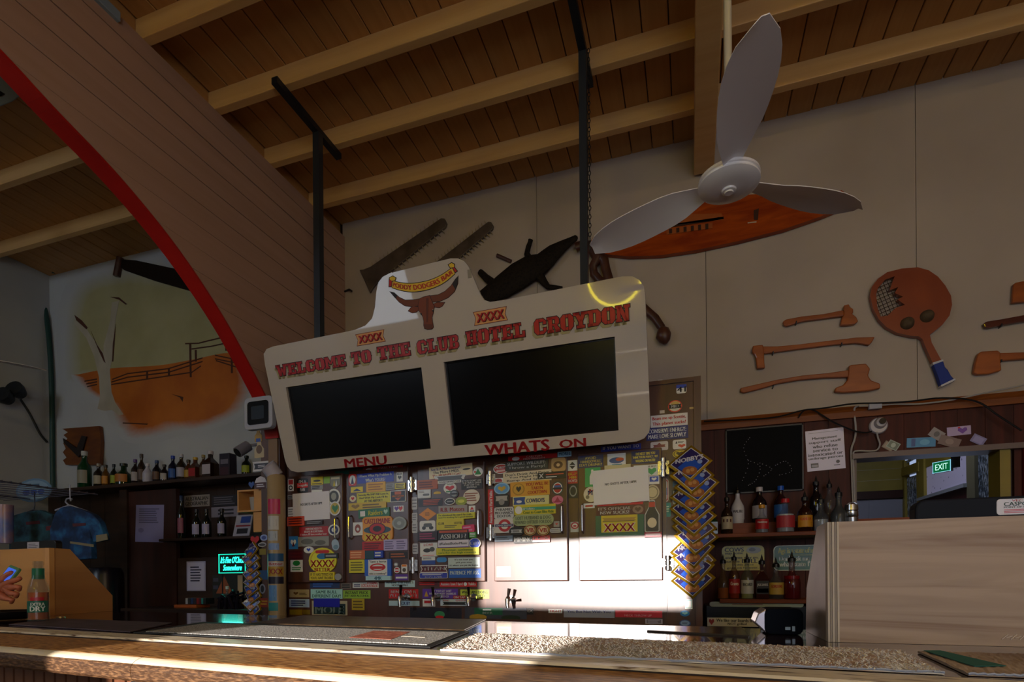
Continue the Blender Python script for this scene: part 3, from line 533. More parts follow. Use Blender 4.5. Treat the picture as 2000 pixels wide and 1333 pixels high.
for a in ((60, 1003, 215, 1040, '#5a0f12', LN(Rd, 2)), (230, 1006, 515, 1046, '#c81818', [('t', 'Aussies love Hard', W_, .03, .25, .62, .8), ('oval', W_, .65, .15, .74, .85), ('t', 'Yakka', W_, .77, .25, .97, .8)]), (98, 1062, 368, 1137, '#5a2f9c', lines("IF YOU GET LOST\nEVERYBODY KEEPS TALKING BS\nHERE TO GO", W_, x0=.2)+[('tri', '#b8902a', .05, .2, .17, .8)]),
          (388, 1068, 607, 1137, '#b4c43a', lines("WHAT AM I DOING\nOUT OF BED", K_)), (333, 1114, 428, 1140, '#a81418', lines("ON TAP", W_)), (98, 1142, 193, 1198, W_, [('flag', Rd, .1, .45, .9, .8)]), (235, 1143, 450, 1193, '#c0cdd4', [('t', 'ROAD', Rd, .1, .7, .32, .95), ('t', 'GLADSTONE', Rd, .55, .7, .97, .95), ('flag', '#20262c', .08, .15, .92, .6)]),
          (770, 36, 1145, 74, '#b01418', lines("CARLTON\nMIDSTRENGTH", W_, x0=.32, x1=.75)+[('oval', W_, .08, .1, .24, .9)]), (1150, 10, 1255, 50, '#9cc4d8', [('t', 'MOREE', '#1c5a8a', .1, .25, .95, .85)]), (895, 1212, 945, 1260, K_, [('t', 'EX', W_, .1, .4, .9, .8)]), (1060, 1217, 1165, 1248, W_, [('t', 'TIGHT', Rd, .05, .2, .95, .8)])): st(cr, 'B', *a)
# drip-tray panels along the foot
for a in ((0, 1206, 395, 1292, '#191422', [('oval', '#3a8a5a', .48, .05, .68, .7), ('oval', Rd, .5, .02, .66, .3)]), (420, 1206, 893, 1292, '#3a3c48', [('rect', '#0f5a3c', .16, .35, .62, .95), ('lines', W_, .3, .68, .46, .9, 1), ('t', 'BEER', W_, .3, .42, .46, .62), ('arch', '#a8841a', .08, 0, .36, .4), ('arch', '#1c2a10', .6, 0, .9, .35)])): st(cr, 'B', *a, name='tray_panel')
# --- door D
st(dD, 'B', 655, 105, 775, 180, W_, [('oval', '#a81c1c', .05, .07, .95, .93), ('t', "MOREY'S", W_, .15, .5, .85, .75), ('lines', W_, .2, .2, .8, .42, 2)], 'oval'); st(dD, 'B', 748, 77, 1075, 152, '#26282a', lines("SUPPORT WILDLIFE:\nThrow a Party!", '#b9bcbc'), label='black sticker with two lines of pale lettering')
st(dD, 'B', 1100, 58, 1210, 160, '#b08a5c', [('oval', '#5a3a22', .15, .2, .8, .75), ('oval', '#d0b080', .35, .35, .6, .6)], 'round'); st(dD, 'B', 730, 160, 1100, 245, '#cfc2a4', lines("Don't Drink And Drive\nYou Might Hit A\nBump And Spill It", K_), tilt=1); st(dD, 'B', 994, 168, 1210, 218, '#141414', [('lines', '#c0563a', .3, .5, .95, .8, 1), ('lines', W_, .3, .15, .8, .4, 1), ('t', 'X', W_, .05, .15, .22, .85)])
st(dD, 'B', 655, 215, 730, 248, W_, [('arch', '#a83a3a', .1, .1, .9, .9)]); st(dD, 'B', 660, 250, 780, 340, '#8fbce0', [('oval', '#5f98c8', .08, .1, .92, .9), ('heart', '#c8a02a', .25, .25, .75, .7)], 'oval')
st(dD, 'B', 785, 237, 1085, 350, '#d0982a', [('oval', '#a87a1a', .05, .1, .37, .9), ('oval', '#c89a30', .08, .16, .34, .84), ('heart', '#2c2410', .15, .3, .28, .7)]+lines("YOU WILL BE\nTAKEN\nCOOKTOWN", '#a81c10', x0=.4, x1=.97), label='ochre holiday town sticker', tilt=1)
st(dD, 'B', 1100, 237, 1190, 343, '#32363c', [('oval', W_, .1, .1, .9, .9), ('oval', '#a8261c', .16, .16, .84, .84), ('rect', '#3a5a9a', .2, .55, .8, .7), ('pill', K_, .1, .4, .9, .54)], 'oval'); st(dD, 'B', 663, 337, 773, 433, '#15110f', [('flag', '#a9a39a', .08, .45, .92, .85), ('oval', '#8a847c', .3, .12, .7, .6)], 'round')
st(dD, 'B', 803, 350, 1080, 425, '#cfca8a', [('flag', '#2a4a8a', .02, .15, .35, .9), ('oval', W_, .1, .3, .25, .6), ('t', 'COWBOYS', '#1c2a5a', .38, .3, .88, .72)]); st(dD, 'B', 1100, 347, 1187, 415, '#c86a8a', [('tri', '#a02a4a', .25, .3, .75, .85), ('rect', '#a02a4a', .15, .22, .85, .34)], 'oval')
st(dD, 'B', 813, 417, 1130, 492, '#c4b820', [('rect', '#3a9a7a', .2, .45, 1, .75), ('oval', W_, .02, .1, .2, .9), ('t', 'BP Reliance', W_, .22, .5, .5, .7), ('t', 'Coast to Coast Bike Ride', '#1c6a2a', .22, .1, .95, .38)]); st(dD, 'B', 660, 437, 810, 525, '#c4c4c0', lines("PYRAMID\nMECHANICS\nDEXTOR", '#2a2c30'), 'round')
st(dD, 'B', 660, 526, 805, 635, '#c9c6c0', [('oval', '#b01c24', .22, .08, .88, .96), ('oval', '#c9c6c0', .36, .26, .74, .78), ('rect', Nv, .05, .44, .98, .62), ('t', 'LONDON TRANSPORT', W_, .1, .48, .94, .58)]); st(dD, 'B', 803, 492, 1115, 578, '#9aa878', lines("LOST HUSBAND & DOG\nREWARD OFFERED FOR DOG", '#58624a', .12, .88), 'pill')
st(dD, 'B', 773, 590, 885, 655, '#16181a', [('flag', '#a8aaac', .12, .3, .88, .7), ('lines', K_, .25, .38, .75, .64, 2)], 'pill')
for a in ((887, 573, 981, 655), (986, 573, 1083, 655)): st(dD, 'B', *a, '#b08a4a', [('oval', '#6a3018', .06, .06, .94, .94), ('oval', '#c9b48a', .12, .12, .88, .88), ('t', 'VB', '#b01818', .2, .3, .8, .7)], 'oval', label='round gold beer sticker')
st(dD, 'B', 1085, 598, 1178, 635, '#b4b4b0', LN(Gy, 2), 'pill'); st(dD, 'B', 1115, 545, 1160, 590, '#9a948c', [('heart', '#b4443a', .3, .3, .7, .7)]); st(dD, 'B', 808, 657, 953, 712, '#1c1e20', lines("MINING", W_, .12, .88)); st(dD, 'B', 953, 657, 1085, 706, '#a8262c', [('rect', W_, 0, 0, 1, .35), ('t', "IT'S", W_, .08, .5, .92, .85)]); st(dD, 'B', 663, 657, 800, 700, '#6a7a8c', LN('#39434f', 2))
st(dD, 'B', 668, 890, 775, 972, '#d8d0a0', LN('#b0a870', 3))
# --- door E
st(dE, 'C', 127, 627, 322, 720, '#17205a', lines("AVOID\nHANGOVERS\nSTAY DRUNK!!", '#cfc060'), label='navy joke sticker with yellow lettering'); st(dE, 'C', 353, 613, 493, 730, '#c9ced6', [('oval', '#2a4a8a', .1, .35, .9, .75), ('oval', '#c8502a', .45, .5, .9, .72), ('lines', '#2a7a9a', .25, .2, .8, .34, 1)])
st(dE, 'C', 537, 592, 750, 688, '#141a58', lines("THE NEXT TIME YOU\nTHINK YOU'RE PERFECT, TRY\nWALKING ON WATER!", '#cfc24a')); st(dE, 'C', 180, 722, 298, 868, '#2a9a5a', [('bottle', W_, .3, .12, .65, .9)]); st(dE, 'C', 330, 700, 530, 745, '#b8b08a')
st(dE, 'C', 553, 700, 737, 785, '#cfd2cc', [('heart', '#3a9a5a', .55, .05, .95, .7), ('t', 'ARE BEST', '#3a3c40', .5, .76, .95, .9)]); st(dE, 'C', 668, 784, 748, 848, W_, [('rect', '#2a4ab0', .08, .3, .92, .92), ('heart', W_, .25, .4, .75, .8)])
st(dE, 'C', 167, 868, 280, 985, '#cfc6a8', [('t', 'M', '#a8201c', .4, .5, .75, .85), ('t', 'M', Nv, .3, .45, .6, .75), ('oval', '#7a7050', .15, .2, .4, .45)], 'oval'); st(dE, 'C', 640, 853, 748, 968, '#b8ac8a', [('oval', '#7a7050', .1, .1, .9, .9), ('oval', '#c4b892', .16, .16, .84, .84)], 'oval')
st(dE, 'C', 165, 995, 250, 1032, W_, [('pill', '#a8262c', .15, .25, .85, .65)]); st(dE, 'C', 270, 977, 622, 1010, '#c01c24', [('lines', W_, .3, .3, .8, .7, 1)]); st(dE, 'C', 262, 1012, 635, 1085, '#4c1418', lines("IT'S OFFICIAL\nNSW SUCKS!", '#d0cccc', x1=.72)+[('oval', '#8a6a60', .75, .08, .97, .92), ('heart', '#4c2a24', .8, .25, .92, .75)], label='maroon rivalry sticker with white lettering')
st(dE, 'C', 257, 1086, 626, 1245, '#1f5a44', [('rect', '#c8b424', .12, .18, .87, 1), ('flag', '#a8863a', .14, .72, .85, .88), ('lines', '#5a4a1a', .15, .68, .84, .74, 1), ('t', 'XXXX', '#d8d4c8', .16, .2, .83, .62), ('t', 'XXXX', '#b01c24', .18, .22, .81, .6)], label='green and yellow beer sticker')
st(dE, 'C', 630, 972, 748, 1215, '#b9b9b4', [('bottle', '#191614', .06, .02, .94, .96), ('oval', '#cfc2a2', .2, .13, .8, .45), ('rect', '#b8341c', .3, .78, .7, .94)], 'bottle', label='bottle shaped sticker'); st(dE, 'C', 630, 1217, 760, 1255, '#b0304a', [('pill', '#e0b8c0', .05, .3, .95, .75)])
st(dE, 'C', 243, 728, 668, 995, '#d9d6e2', [('t', 'NO SHOTS AFTER 10PM', '#1c1c20', .22, .54, .78, .61)], name='paper_notice', label='large white paper notice about shots', tilt=2)
# --- posts and right-hand frame
for a in ((47, 665, 122, 745, W_, [('diamond', K_, .15, .15, .85, .85), ('rect', W_, .0, .46, 1, .54)]), (50, 750, 122, 843, '#b02420', lines("IK-F\nM88\nBOYD", ['#d8c03a', '#d8c03a', W_])), (52, 847, 124, 955, '#15161a', [('oval', '#8a8c90', .1, .1, .9, .9), ('oval', '#15161a', .2, .2, .8, .8)]), (62, 1137, 130, 1215, '#b9b9b6', [('oval', '#a82c3a', .05, .3, .95, .98), ('oval', W_, .2, .42, .8, .85), ('oval', '#a82c3a', .3, .5, .7, .7)]),
          (305, 547, 612, 606, '#1a2a8c', [('t', 'IF YOU WANT TO', W_, .05, .5, .95, .9), ('lines', '#0f1a5a', .2, .1, .8, .4, 1)]), (890, 85, 967, 152, W_, [('rect', Bl, 0, .6, 1, 1), ('t', '41', K_, .08, .15, .92, .75)], 'round'), (823, 205, 932, 297, '#c83a24', [('oval', '#d8d2bc', .08, .08, .92, .92), ('oval', '#c2a25a', .2, .6, .8, .9), ('flag', K_, .04, .32, .96, .66), ('t', 'MID', W_, .25, .38, .75, .6)], 'oval'),
          (690, 312, 972, 410, '#d4d0d2', lines("Beam me up Scottie,\nThis planet sucks!", '#b01c2a')), (655, 407, 975, 505, '#161f6a', lines("CONSERVE ENERGY:\nMAKE LOVE SLOWLY", '#cfd2dc')), (685, 522, 820, 590, '#c6c0c0', [('flag', '#7a3a3a', .15, .35, .85, .65), ('tri', '#7a3a3a', .35, .6, .65, .88)], 'round'), (855, 507, 958, 578, W_, [('tri', K_, .2, .6, .35, .88), ('lines', K_, .38, .62, .85, .82, 2), ('heart', '#c8502a', .4, .12, .95, .5)], 'round'), (853, 583, 963, 648, '#c4ae1c', [('oval', '#4a3c08', .06, .08, .94, .92), ('oval', '#c4ae1c', .12, .14, .88, .86), ('heart', '#4a3c08', .25, .25, .75, .75)], 'oval'),
          (850, 668, 930, 722, '#2a6aa8', [('arch', '#c8582a', .05, .4, .9, .95)], 'oval'), (850, 825, 930, 870, '#2a5a8a', LN('#1a3a5a', 2)), (843, 890, 950, 935, '#141416', [('t', 'NTP', W_, .1, .35, .85, .85)]), (845, 945, 935, 1010, '#c4c4c0', [('oval', '#8a8c8a', .12, .2, .88, .8)], 'oval'), (865, 1100, 950, 1170, '#24386a', [('oval', '#b9bfd0', .1, .1, .9, .9), ('t', '2', Nv, .35, .25, .65, .75)], 'oval'), (875, 1205, 965, 1270, W_, [('rect', '#2a4a9a', .06, .1, .94, .6), ('t', 'SKI', '#2a4a9a', .1, .62, .7, .95), ('heart', W_, .3, .15, .7, .55)]),
          (770, 805, 818, 985, '#d0c6c4', [('pill', '#b04a44', .08, .04, .92, .96), ('pill', '#cfc6c8', .18, .1, .82, .9), ('rect', '#7a8ab8', .2, .3, .8, .6)], 'pill'), (773, 990, 833, 1098, '#2a8a80', [('lines', '#a8d4cc', .2, .3, .85, .8, 3)], 'round'), (750, 47, 785, 70, '#b8b0a8'), (985, 28, 1018, 46, '#b8b0a8'), (760, 282, 797, 305, '#c0b8b0'), (988, 257, 1022, 272, '#b89a5a')): st(cr, 'C', *a)
for a in ((0, 982, 508, 1062, '#8b8f9c', [('t', 'Yes, But Not With You', '#2a2f6a', .07, .55, .92, .9)]), (517, 993, 986, 1060, '#c01c34', [('t', 'NECK THROW UP', '#e09aa4', .2, .15, .78, .45)]), (815, 1075, 988, 1125, '#a9a6b8', [('rect', '#6a6478', .08, .12, .92, .88), ('lines', '#a9a6b8', .15, .2, .85, .8, 3)]), (1165, 990, 1260, 1050, '#1c7ab8', [('heart', '#8ad0f0', .2, .3, .8, .7)], 'oval'), (1155, 1082, 1270, 1160, '#2a4a8a', [('oval', '#7a9ac8', .1, .2, .9, .9), ('lines', Nv, .25, .45, .75, .65, 2)], 'oval'), (1215, 880, 1290, 975, W_, [('rect', Te, .1, .08, .92, .92), ('rect', W_, .16, .14, .86, .86)])): st(cr, 'D', *a)
# --- beer taps on the cool room front
def tap(px, top, bot, label, lean):
    p, q = onY(px, top, YC-.07), onY(px, bot, YC-.07); t = thing('beer_tap', label, 'tap', (p.x, YC, q.z), group='beer taps')
    zm = p.z*.42+q.z*.58
    MB().tube([(p.x, YC, zm), (p.x, YC-.09, zm)], .009, 10).tube([(p.x, YC-.004, zm), (p.x, YC, zm)], .025, 14).build('shank', M_steel, t, smooth=True)
    MB().tube([(p.x, YC-.075, zm+.016), (p.x, YC-.09, zm), (p.x, YC-.098, zm-.03), (p.x+.004, YC-.10, q.z)], [.012, .016, .011, .009], 10).tube([(p.x+.014, YC-.085, zm), (p.x+.05, YC-.085, zm+.004)], [.006, .009], 8).build('spout', M_steel, t, smooth=True)
    MB().tube([(p.x, YC-.082, zm+.012), (p.x+lean*.3, YC-.085, zm+.03), (p.x+lean, YC-.085, p.z)], [.005, .008, .011], 10).build('lever', mat('#1a1412', 0.25, coat=.5), t, smooth=True)
tap(784, 1143, 1186, 'leftmost beer tap with black lever on the sticker wall', .004); tap(848, 1147, 1184, 'second beer tap from the left on the sticker wall', -.004)
tap(917, 1147, 1184, 'third beer tap from the left on the sticker wall', .0); tap(993, 1150, 1188, 'beer tap standing in the bright sun patch', .01)
# ================================================================== HANGING SIGN
TS, YS = R(14), R(-1); SO = Vector((-1.3, 2.82, 2.72)); SROT = (TS, 0, YS)
_m = Euler(SROT).to_matrix(); ex_, ny_, eh_ = _m.col[0], _m.col[1], _m.col[2]
def SG(c, x, y):
    d = ray(*cp(c, x, y)); p = CAM+d*((SO-CAM).dot(ny_)/d.dot(ny_)); return ((p-SO).dot(ex_), (p-SO).dot(eh_))
sg = thing('hanging_sign', 'large white welcome sign with bull head hanging over the bar', 'sign', tuple(SO), SROT, local=True)
def SB(c, x0, y0, x1, y1):
    xm, ym = (x0+x1)/2, (y0+y1)/2; return SG(c, x0, ym)[0], SG(c, xm, y1)[1], SG(c, x1, ym)[0], SG(c, xm, y0)[1]
outl = [SG('P', *p) for p in ((524, 712), (522, 692), (528, 682), (541, 677), (700, 645), (722, 636), (735, 622), (741, 600), (744, 570), (748, 552), (757, 541), (770, 534), (890, 505), (905, 505), (916, 510), (924, 520), (930, 533), (947, 575), (954, 586), (966, 590), (1000, 585),
        (1225, 540), (1245, 540), (1258, 547), (1267, 560), (1269, 580), (1275, 830), (1272, 845), (1262, 857), (1247, 863), (585, 923), (572, 920), (564, 911), (560, 898))]
L1, L2 = SB('P', 573, 736, 839, 890), SB('P', 879, 682, 1211, 857)
brd = MB(); fr = outl; n = len(fr); tvs = [L1, L2]
# sheet with two screen openings, cut as strips around the openings
import itertools
from mathutils.geometry import tessellate_polygon
holes = [[(a, b), (a, d), (c, d), (c, b)] for a, b, c, d in tvs]
loops = [[Vector((p[0], p[1], 0)) for p in fr]]+[[Vector((p[0], p[1], 0)) for p in h] for h in holes]
tess = tessellate_polygon(loops); flat = list(itertools.chain(*loops)); N = len(flat)
brd.add([(p.x, 0, p.y) for p in flat], [tuple(t) for t in tess]); brd.add([(p.x, .018, p.y) for p in flat], [tuple(t[::-1]) for t in tess])
base = 0
for lp in loops:
    k = len(lp); brd.add([(p.x, 0, p.y) for p in lp]+[(p.x, .018, p.y) for p in lp], [(i, (i+1) % k, (i+1) % k+k, i+k) for i in range(k)])
brd.build('board', M_white, sg)
# slab lettering
def E_(*q): return list(q)
def rc(a, b, c, d): return [(a, b), (c, b), (c, d), (a, d)]
Lt = {'O': [[(0, 2.5), (2.2, 0), (4, 0), (4, 12), (2.2, 12), (0, 9.5)], [(10, 2.5), (7.8, 0), (6, 0), (6, 12), (7.8, 12), (10, 9.5)], rc(4, 0, 6, 2.6), rc(4, 9.4, 6, 12), [(-.6, 6), (0, 5), (0, 7)], [(10.6, 6), (10, 7), (10, 5)]],
      'C': [[(0, 2.5), (2.2, 0), (4.2, 0), (4.2, 12), (2.2, 12), (0, 9.5)], rc(4.2, 0, 7.5, 2.6), rc(4.2, 9.4, 7.5, 12), [(7.5, 0), (9.8, 2.2), (9.8, 5), (7, 5)], [(7, 7.2), (9.8, 7.2), (9.8, 9.8), (7.5, 12)]],
      'E': [rc(1.2, 0, 4.8, 12), rc(0, 0, 9.5, 2.4), rc(0, 9.6, 9.5, 12), rc(4.8, 5, 7.4, 7), rc(6.4, 4, 7.6, 8), rc(7.6, 0, 9.6, 4.4), rc(7.6, 7.6, 9.6, 12)],
      'L': [rc(1.4, 0, 5, 12), rc(0, 0, 9.4, 2.4), rc(0, 9.6, 6.5, 12), rc(7.2, 0, 9.6, 5.2)],
      'T': [rc(3.1, 0, 6.9, 12), rc(0, 9.6, 10, 12), rc(0, 7, 1.9, 12), rc(8.1, 7, 10, 12), rc(1.8, 0, 8.2, 2.4)],
      'H': [rc(.9, 0, 4, 12), rc(6, 0, 9.1, 12), rc(0, 0, 4.8, 2.4), rc(5.2, 0, 10, 2.4), rc(0, 9.6, 4.8, 12), rc(5.2, 9.6, 10, 12), rc(4, 4.8, 6, 7.2)],
      'U': [[(.9, 2.4), (2.8, 0), (4, 0), (4, 12), (.9, 12)], [(9.1, 2.4), (7.2, 0), (6, 0), (6, 12), (9.1, 12)], rc(4, 0, 6, 2.4), rc(0, 9.6, 4.6, 12), rc(5.4, 9.6, 10, 12)],
      'B': [rc(1, 0, 4.2, 12), rc(0, 0, 6.5, 2.2), rc(0, 9.8, 6.5, 12), rc(4, 5.2, 7, 6.8), [(6, 0), (7.8, 0), (9.7, 1.8), (9.7, 4.4), (8.4, 6), (6.2, 6)], [(6, 6), (8.2, 6), (9.4, 7.6), (9.4, 10.4), (7.8, 12), (6, 12)]],
      'D': [rc(1, 0, 4.2, 12), rc(0, 0, 6.5, 2.4), rc(0, 9.6, 6.5, 12), [(6, 0), (7.6, 0), (10, 2.6), (10, 9.4), (7.6, 12), (6, 12)]],
      'R': [rc(1, 0, 4.2, 12), rc(0, 0, 5.2, 2.4), rc(0, 9.8, 6.5, 12), rc(4, 5, 7, 6.6), [(6, 5), (8, 5), (9.5, 6.8), (9.5, 10.2), (7.8, 12), (6, 12)], [(4.8, 5.4), (7.6, 5.6), (10, 2.4), (10, 0), (7, 0)], rc(6.2, 0, 10, 2.2)],
      'Y': [[(.4, 12), (3.8, 12), (6.6, 4.8), (3.4, 4.8)], [(9.6, 12), (6.2, 12), (3.6, 4.8), (6.6, 4.8)], rc(3.3, 0, 6.7, 6), rc(1.8, 0, 8.2, 2.4), rc(-.4, 9.6, 4.4, 12), rc(5.6, 9.6, 10.4, 12)],
      'N': [rc(.8, 0, 3.6, 12), rc(6.6, 0, 9.3, 12), [(.8, 12), (4, 12), (9.3, 0), (6.1, 0)], rc(0, 0, 4.6, 2.4), rc(-.2, 9.6, 4, 12), rc(5.6, 9.6, 10.4, 12)],
      'M': [rc(.6, 0, 3.4, 12), rc(8.6, 0, 11.4, 12), [(.6, 12), (3.8, 12), (7, 4), (5, 4)], [(11.4, 12), (8.2, 12), (5, 4), (7, 4)], rc(-.2, 0, 4.3, 2.4), rc(7.7, 0, 12.2, 2.4), rc(-.2, 9.6, 3.6, 12), rc(8.4, 9.6, 12.2, 12)],
      'W': [[(.4, 12), (3.8, 12), (5.2, 0), (2.6, 0)], [(5.4, 9), (6.8, 9), (5.2, 0), (2.9, 0)], [(5.2, 9), (6.8, 9), (9.2, 0), (7, 0)], [(11.6, 12), (8.2, 12), (6.8, 0), (9.4, 0)], rc(-.4, 9.6, 4.4, 12), rc(7.6, 9.6, 12.4, 12)]}
def inflate(P, d):
    cx = sum(p[0] for p in P)/len(P); cz = sum(p[1] for p in P)/len(P); out = []
    ar = sum(P[i][0]*P[(i+1) % len(P)][1]-P[(i+1) % len(P)][0]*P[i][1] for i in range(len(P)))
    if ar < 0: P = P[::-1]
    n = len(P)
    for i in range(n):
        a, b, c = Vector(P[i-1]), Vector(P[i]), Vector(P[(i+1) % n]); e1 = (b-a).normalized(); e2 = (c-b).normalized()
        n1 = Vector((e1.y, -e1.x)); n2 = Vector((e2.y, -e2.x)); q = (n1+n2); k = d/max(0.4, 1+n1.dot(n2)); out.append((b.x+q.x*k, b.y+q.y*k))
    return out
words = [('WELCOME', (120, 583, 460, 633), (120, 640)), ('TO', (484, 515, 582, 585), None), ('THE', (610, 478, 776, 562), None), ('CLUB', (806, 432, 1012, 530), None), ('HOTEL', (1045, 378, 1338, 490), None), ('CROYDON', (1378, 283, 1850, 438), None)]
wl_pos = [('WELCOME', (118, 612), (460, 561), 58), ('TO', (484, 551), (582, 540), 62), ('THE', (612, 527), (776, 505), 66), ('CLUB', (806, 499), (1012, 468), 68), ('HOTEL', (1045, 453), (1338, 412), 72), ('CROYDON', (1378, 402), (1848, 325), 80)]
for wd, (xa, ya), (xb, yb), hp in wl_pos:
    a, b = SG('G', xa, ya), SG('G', xb, yb); h = SG('G', (xa+xb)/2, (ya+yb)/2-hp/2)[1]-SG('G', (xa+xb)/2, (ya+yb)/2+hp/2)[1]
    ws = [12.3 if c in 'MW' else 10.3 for c in wd]; tot = sum(ws); k = (b[0]-a[0])/tot; u = 0
    zc = (a[1]+b[1])/2
    for c, wc in zip(wd, ws):
        lt_ = MB()
        for P in Lt[c]:
            Q = [(a[0]+(u+p[0])*k, zc-h/2+p[1]*h/12) for p in P]
            lt_.prism(inflate(Q, -.0012), -.0036, -.0030, 0); lt_.prism(inflate(Q, .0026), -.0028, -.0022, 1)
            lt_.prism([(p[0]-.012, p[1]-.016) for p in Q], -.0018, 0, 2)
        lt_.build('letter', [mat('#b3140f', 0.4), mat('#2a0a08', 0.5), mat('#a89a6a', 0.5)], sg); u += wc
for s, bx in (('MENU', (440, 1035, 650, 1077)), ('WHATS', (1126, 960, 1445, 1013)), ('ON', (1490, 945, 1624, 985))):
    m2 = MB(); x0, z0, x1, z1 = SB('G', *bx); put_text(m2, s, x0+.004, z0, x1-.004, z1, -.002, 0, 0.035); m2.build('lettering', mat('#b8141c', 0.4), sg)
for bx in ((509, 415, 648, 487), (1085, 303, 1246, 386)):
    x0, z0, x1, z1 = SB('G', *bx); dz = (z1-z0)*.12; z0 += dz; z1 -= dz; q = MB()
    for k, (mi, d) in enumerate(((0, .003), (1, 0), (2, -.008))): q.prism(inflate(SHAPES['flag'](x0, z0, x1, z1), d), -.0012-.0006*k, -.0008-.0006*k, mi)
    put_text(q, 'XXXX', x0+.02, z0+.008, x1-.014, z1-.012, -.0036, 3, 0.03); put_text(q, 'XXXX', x0+.016, z0+.011, x1-.018, z1-.009, -.0042, 4, 0.015)
    q.build('beer_badge', [mat('#6a1410'), mat('#e0a060'), mat('#c8925a'), mat('#5a1410'), mat('#c01c1c')], sg)
# banner and bull head
bn = MB(); H_ = lambda x, y: SG('H', x, y)
top = [H_(*p) for p in ((600, 765), (680, 785), (780, 792), (880, 780), (980, 755), (1090, 705), (1200, 630))]; bot = [H_(*p) for p in ((585, 828), (680, 858), (790, 872), (900, 860), (1010, 830), (1120, 775), (1222, 690))]
top, bot = smooth_curve(top, 3), smooth_curve(bot, 3)
band = top+bot[::-1]
def quadstrip(mb, a, b, y0, y1, m):
    for i in range(len(a)-1): mb.prism([a[i], a[i+1], b[i+1], b[i]], y0, y1, m)
quadstrip(bn, [(p[0], p[1]+.004) for p in top], [(p[0], p[1]-.004) for p in bot], -.0014, -.001, 0); quadstrip(bn, top, bot, -.0022, -.0016, 1)
for pts, mi in (([(568, 735), (600, 718), (628, 735), (620, 760), (590, 765), (570, 750)], 1), ([(565, 750), (590, 768), (585, 818), (562, 820)], 2), ([(1160, 605), (1190, 585), (1218, 600), (1215, 625), (1180, 635)], 1), ([(1212, 625), (1243, 665), (1225, 680), (1205, 640)], 2)):
    q = [H_(*p) for p in pts]; bn.prism(inflate(q, .004), -.0026, -.0022, 0); bn.prism(q, -.0034, -.0028, mi)
def bwarp(px, pz):   # px, pz in 0..1 along the ribbon
    i = min(max(px, 0), .999)*(len(top)-1); k = int(i); t = i-k
    A = [top[k][j]+(top[k+1][j]-top[k][j])*t for j in (0, 1)]; B = [bot[k][j]+(bot[k+1][j]-bot[k][j])*t for j in (0, 1)]
    return B[0]+(A[0]-B[0])*pz, B[1]+(A[1]-B[1])*pz
put_text(bn, 'PODDY DODGERS BAR', .03, .2, .97, .82, -.0030, 2, 0.004, warp=bwarp)
tag(bn.build('banner', [mat('#2a1a0a'), mat('#dfb822'), mat('#b81c14')], sg), 'curved yellow ribbon banner with red lettering')
bh = MB()
hornL = [(565, 870), (610, 885), (660, 930), (720, 958), (800, 955), (865, 945), (865, 1010), (790, 1022), (715, 1012), (660, 975), (620, 930)]
hornR = [(1253, 718), (1248, 790), (1215, 870), (1150, 930), (1060, 970), (980, 975), (965, 915), (1050, 905), (1120, 870), (1180, 815), (1225, 750)]
head = [(865, 945), (900, 928), (965, 912), (985, 965), (1010, 1020), (1000, 1080), (985, 1130), (990, 1180), (998, 1225), (985, 1245), (940, 1250), (910, 1240), (903, 1210), (905, 1170), (895, 1120), (875, 1090), (858, 1060), (850, 1010)]
earL = [(858, 1025), (800, 1020), (770, 1040), (750, 1065), (790, 1083), (830, 1075), (860, 1050)]; earR = [(1000, 1000), (1040, 980), (1112, 982), (1090, 1015), (1060, 1032), (1010, 1025)]
for pts, mi, y in ((hornL, 1, -.0020), (hornR, 1, -.0020), (earL, 2, -.0020), (earR, 2, -.0020), (head, 2, -.0030)):
    q = [H_(*p) for p in pts]; bh.prism(inflate(q, .0028), y+.0006, y+.0010, 0); bh.prism(q, y-.0003, y, mi)
for pts, mi in (([(565, 870), (610, 885), (640, 912), (630, 945), (610, 925)], 0), ([(1253, 718), (1248, 790), (1225, 850), (1195, 800), (1225, 750)], 0), ([(905, 1200), (998, 1200), (985, 1245), (940, 1250), (910, 1240)], 3), ([(862, 1085), (888, 1092), (885, 1112)], 0), ([(985, 1060), (1008, 1045), (1000, 1080)], 0), ([(930, 940), (955, 935), (945, 1180), (930, 1180)], 3), ([(866, 1082), (876, 1086), (870, 1092)], 4), ([(992, 1052), (1002, 1048), (998, 1060)], 4)):
    bh.prism([H_(*p) for p in pts], -.0040, -.0036, mi)
tag(bh.build('bull_head', [mat('#1a0c06'), mat('#6e3312'), mat('#7a3611'), mat('#5d280c'), mat('#d8d4c8')], sg), 'painted brown longhorn bull head')
MB().box(*[v for p in (sorted((H_(1350, 690)[0], H_(1385, 690)[0])), (-.003, 0), sorted((H_(1365, 735)[1], H_(1370, 650)[1]))) for v in p]).build('tape', mat('#8a8272', 0.5), sg)
# televisions behind the two openings
def tv(b, label):
    t = thing('television', label, 'television', tuple(SO), SROT, local=True, group='televisions in the hanging sign'); a0, b0, a1, b1 = b
    MB().box(a0-.02, a1+.02, .03, .08, b0-.02, b1+.02).build('body', M_black, t)
    MB().box(a0+.006, a1-.006, .024, .03, b0+.006, b1-.006).build('screen', M_screen, t)
    f = MB(); y0, y1 = .019, .03; e = .008
    f.box(a0-.01, a1+.01, y0, y1, b1-e, b1+.01).box(a0-.01, a1+.01, y0, y1, b0-.01, b0+e).box(a0-.01, a0+e, y0, y1, b0, b1).box(a1-e, a1+.01, y0, y1, b0, b1).build('bezel', mat('#141416', 0.15), t)
tv(L1, 'dark television in the left opening of the welcome sign, above MENU'); tv(L2, 'dark television in the right opening of the welcome sign, above WHATS ON')
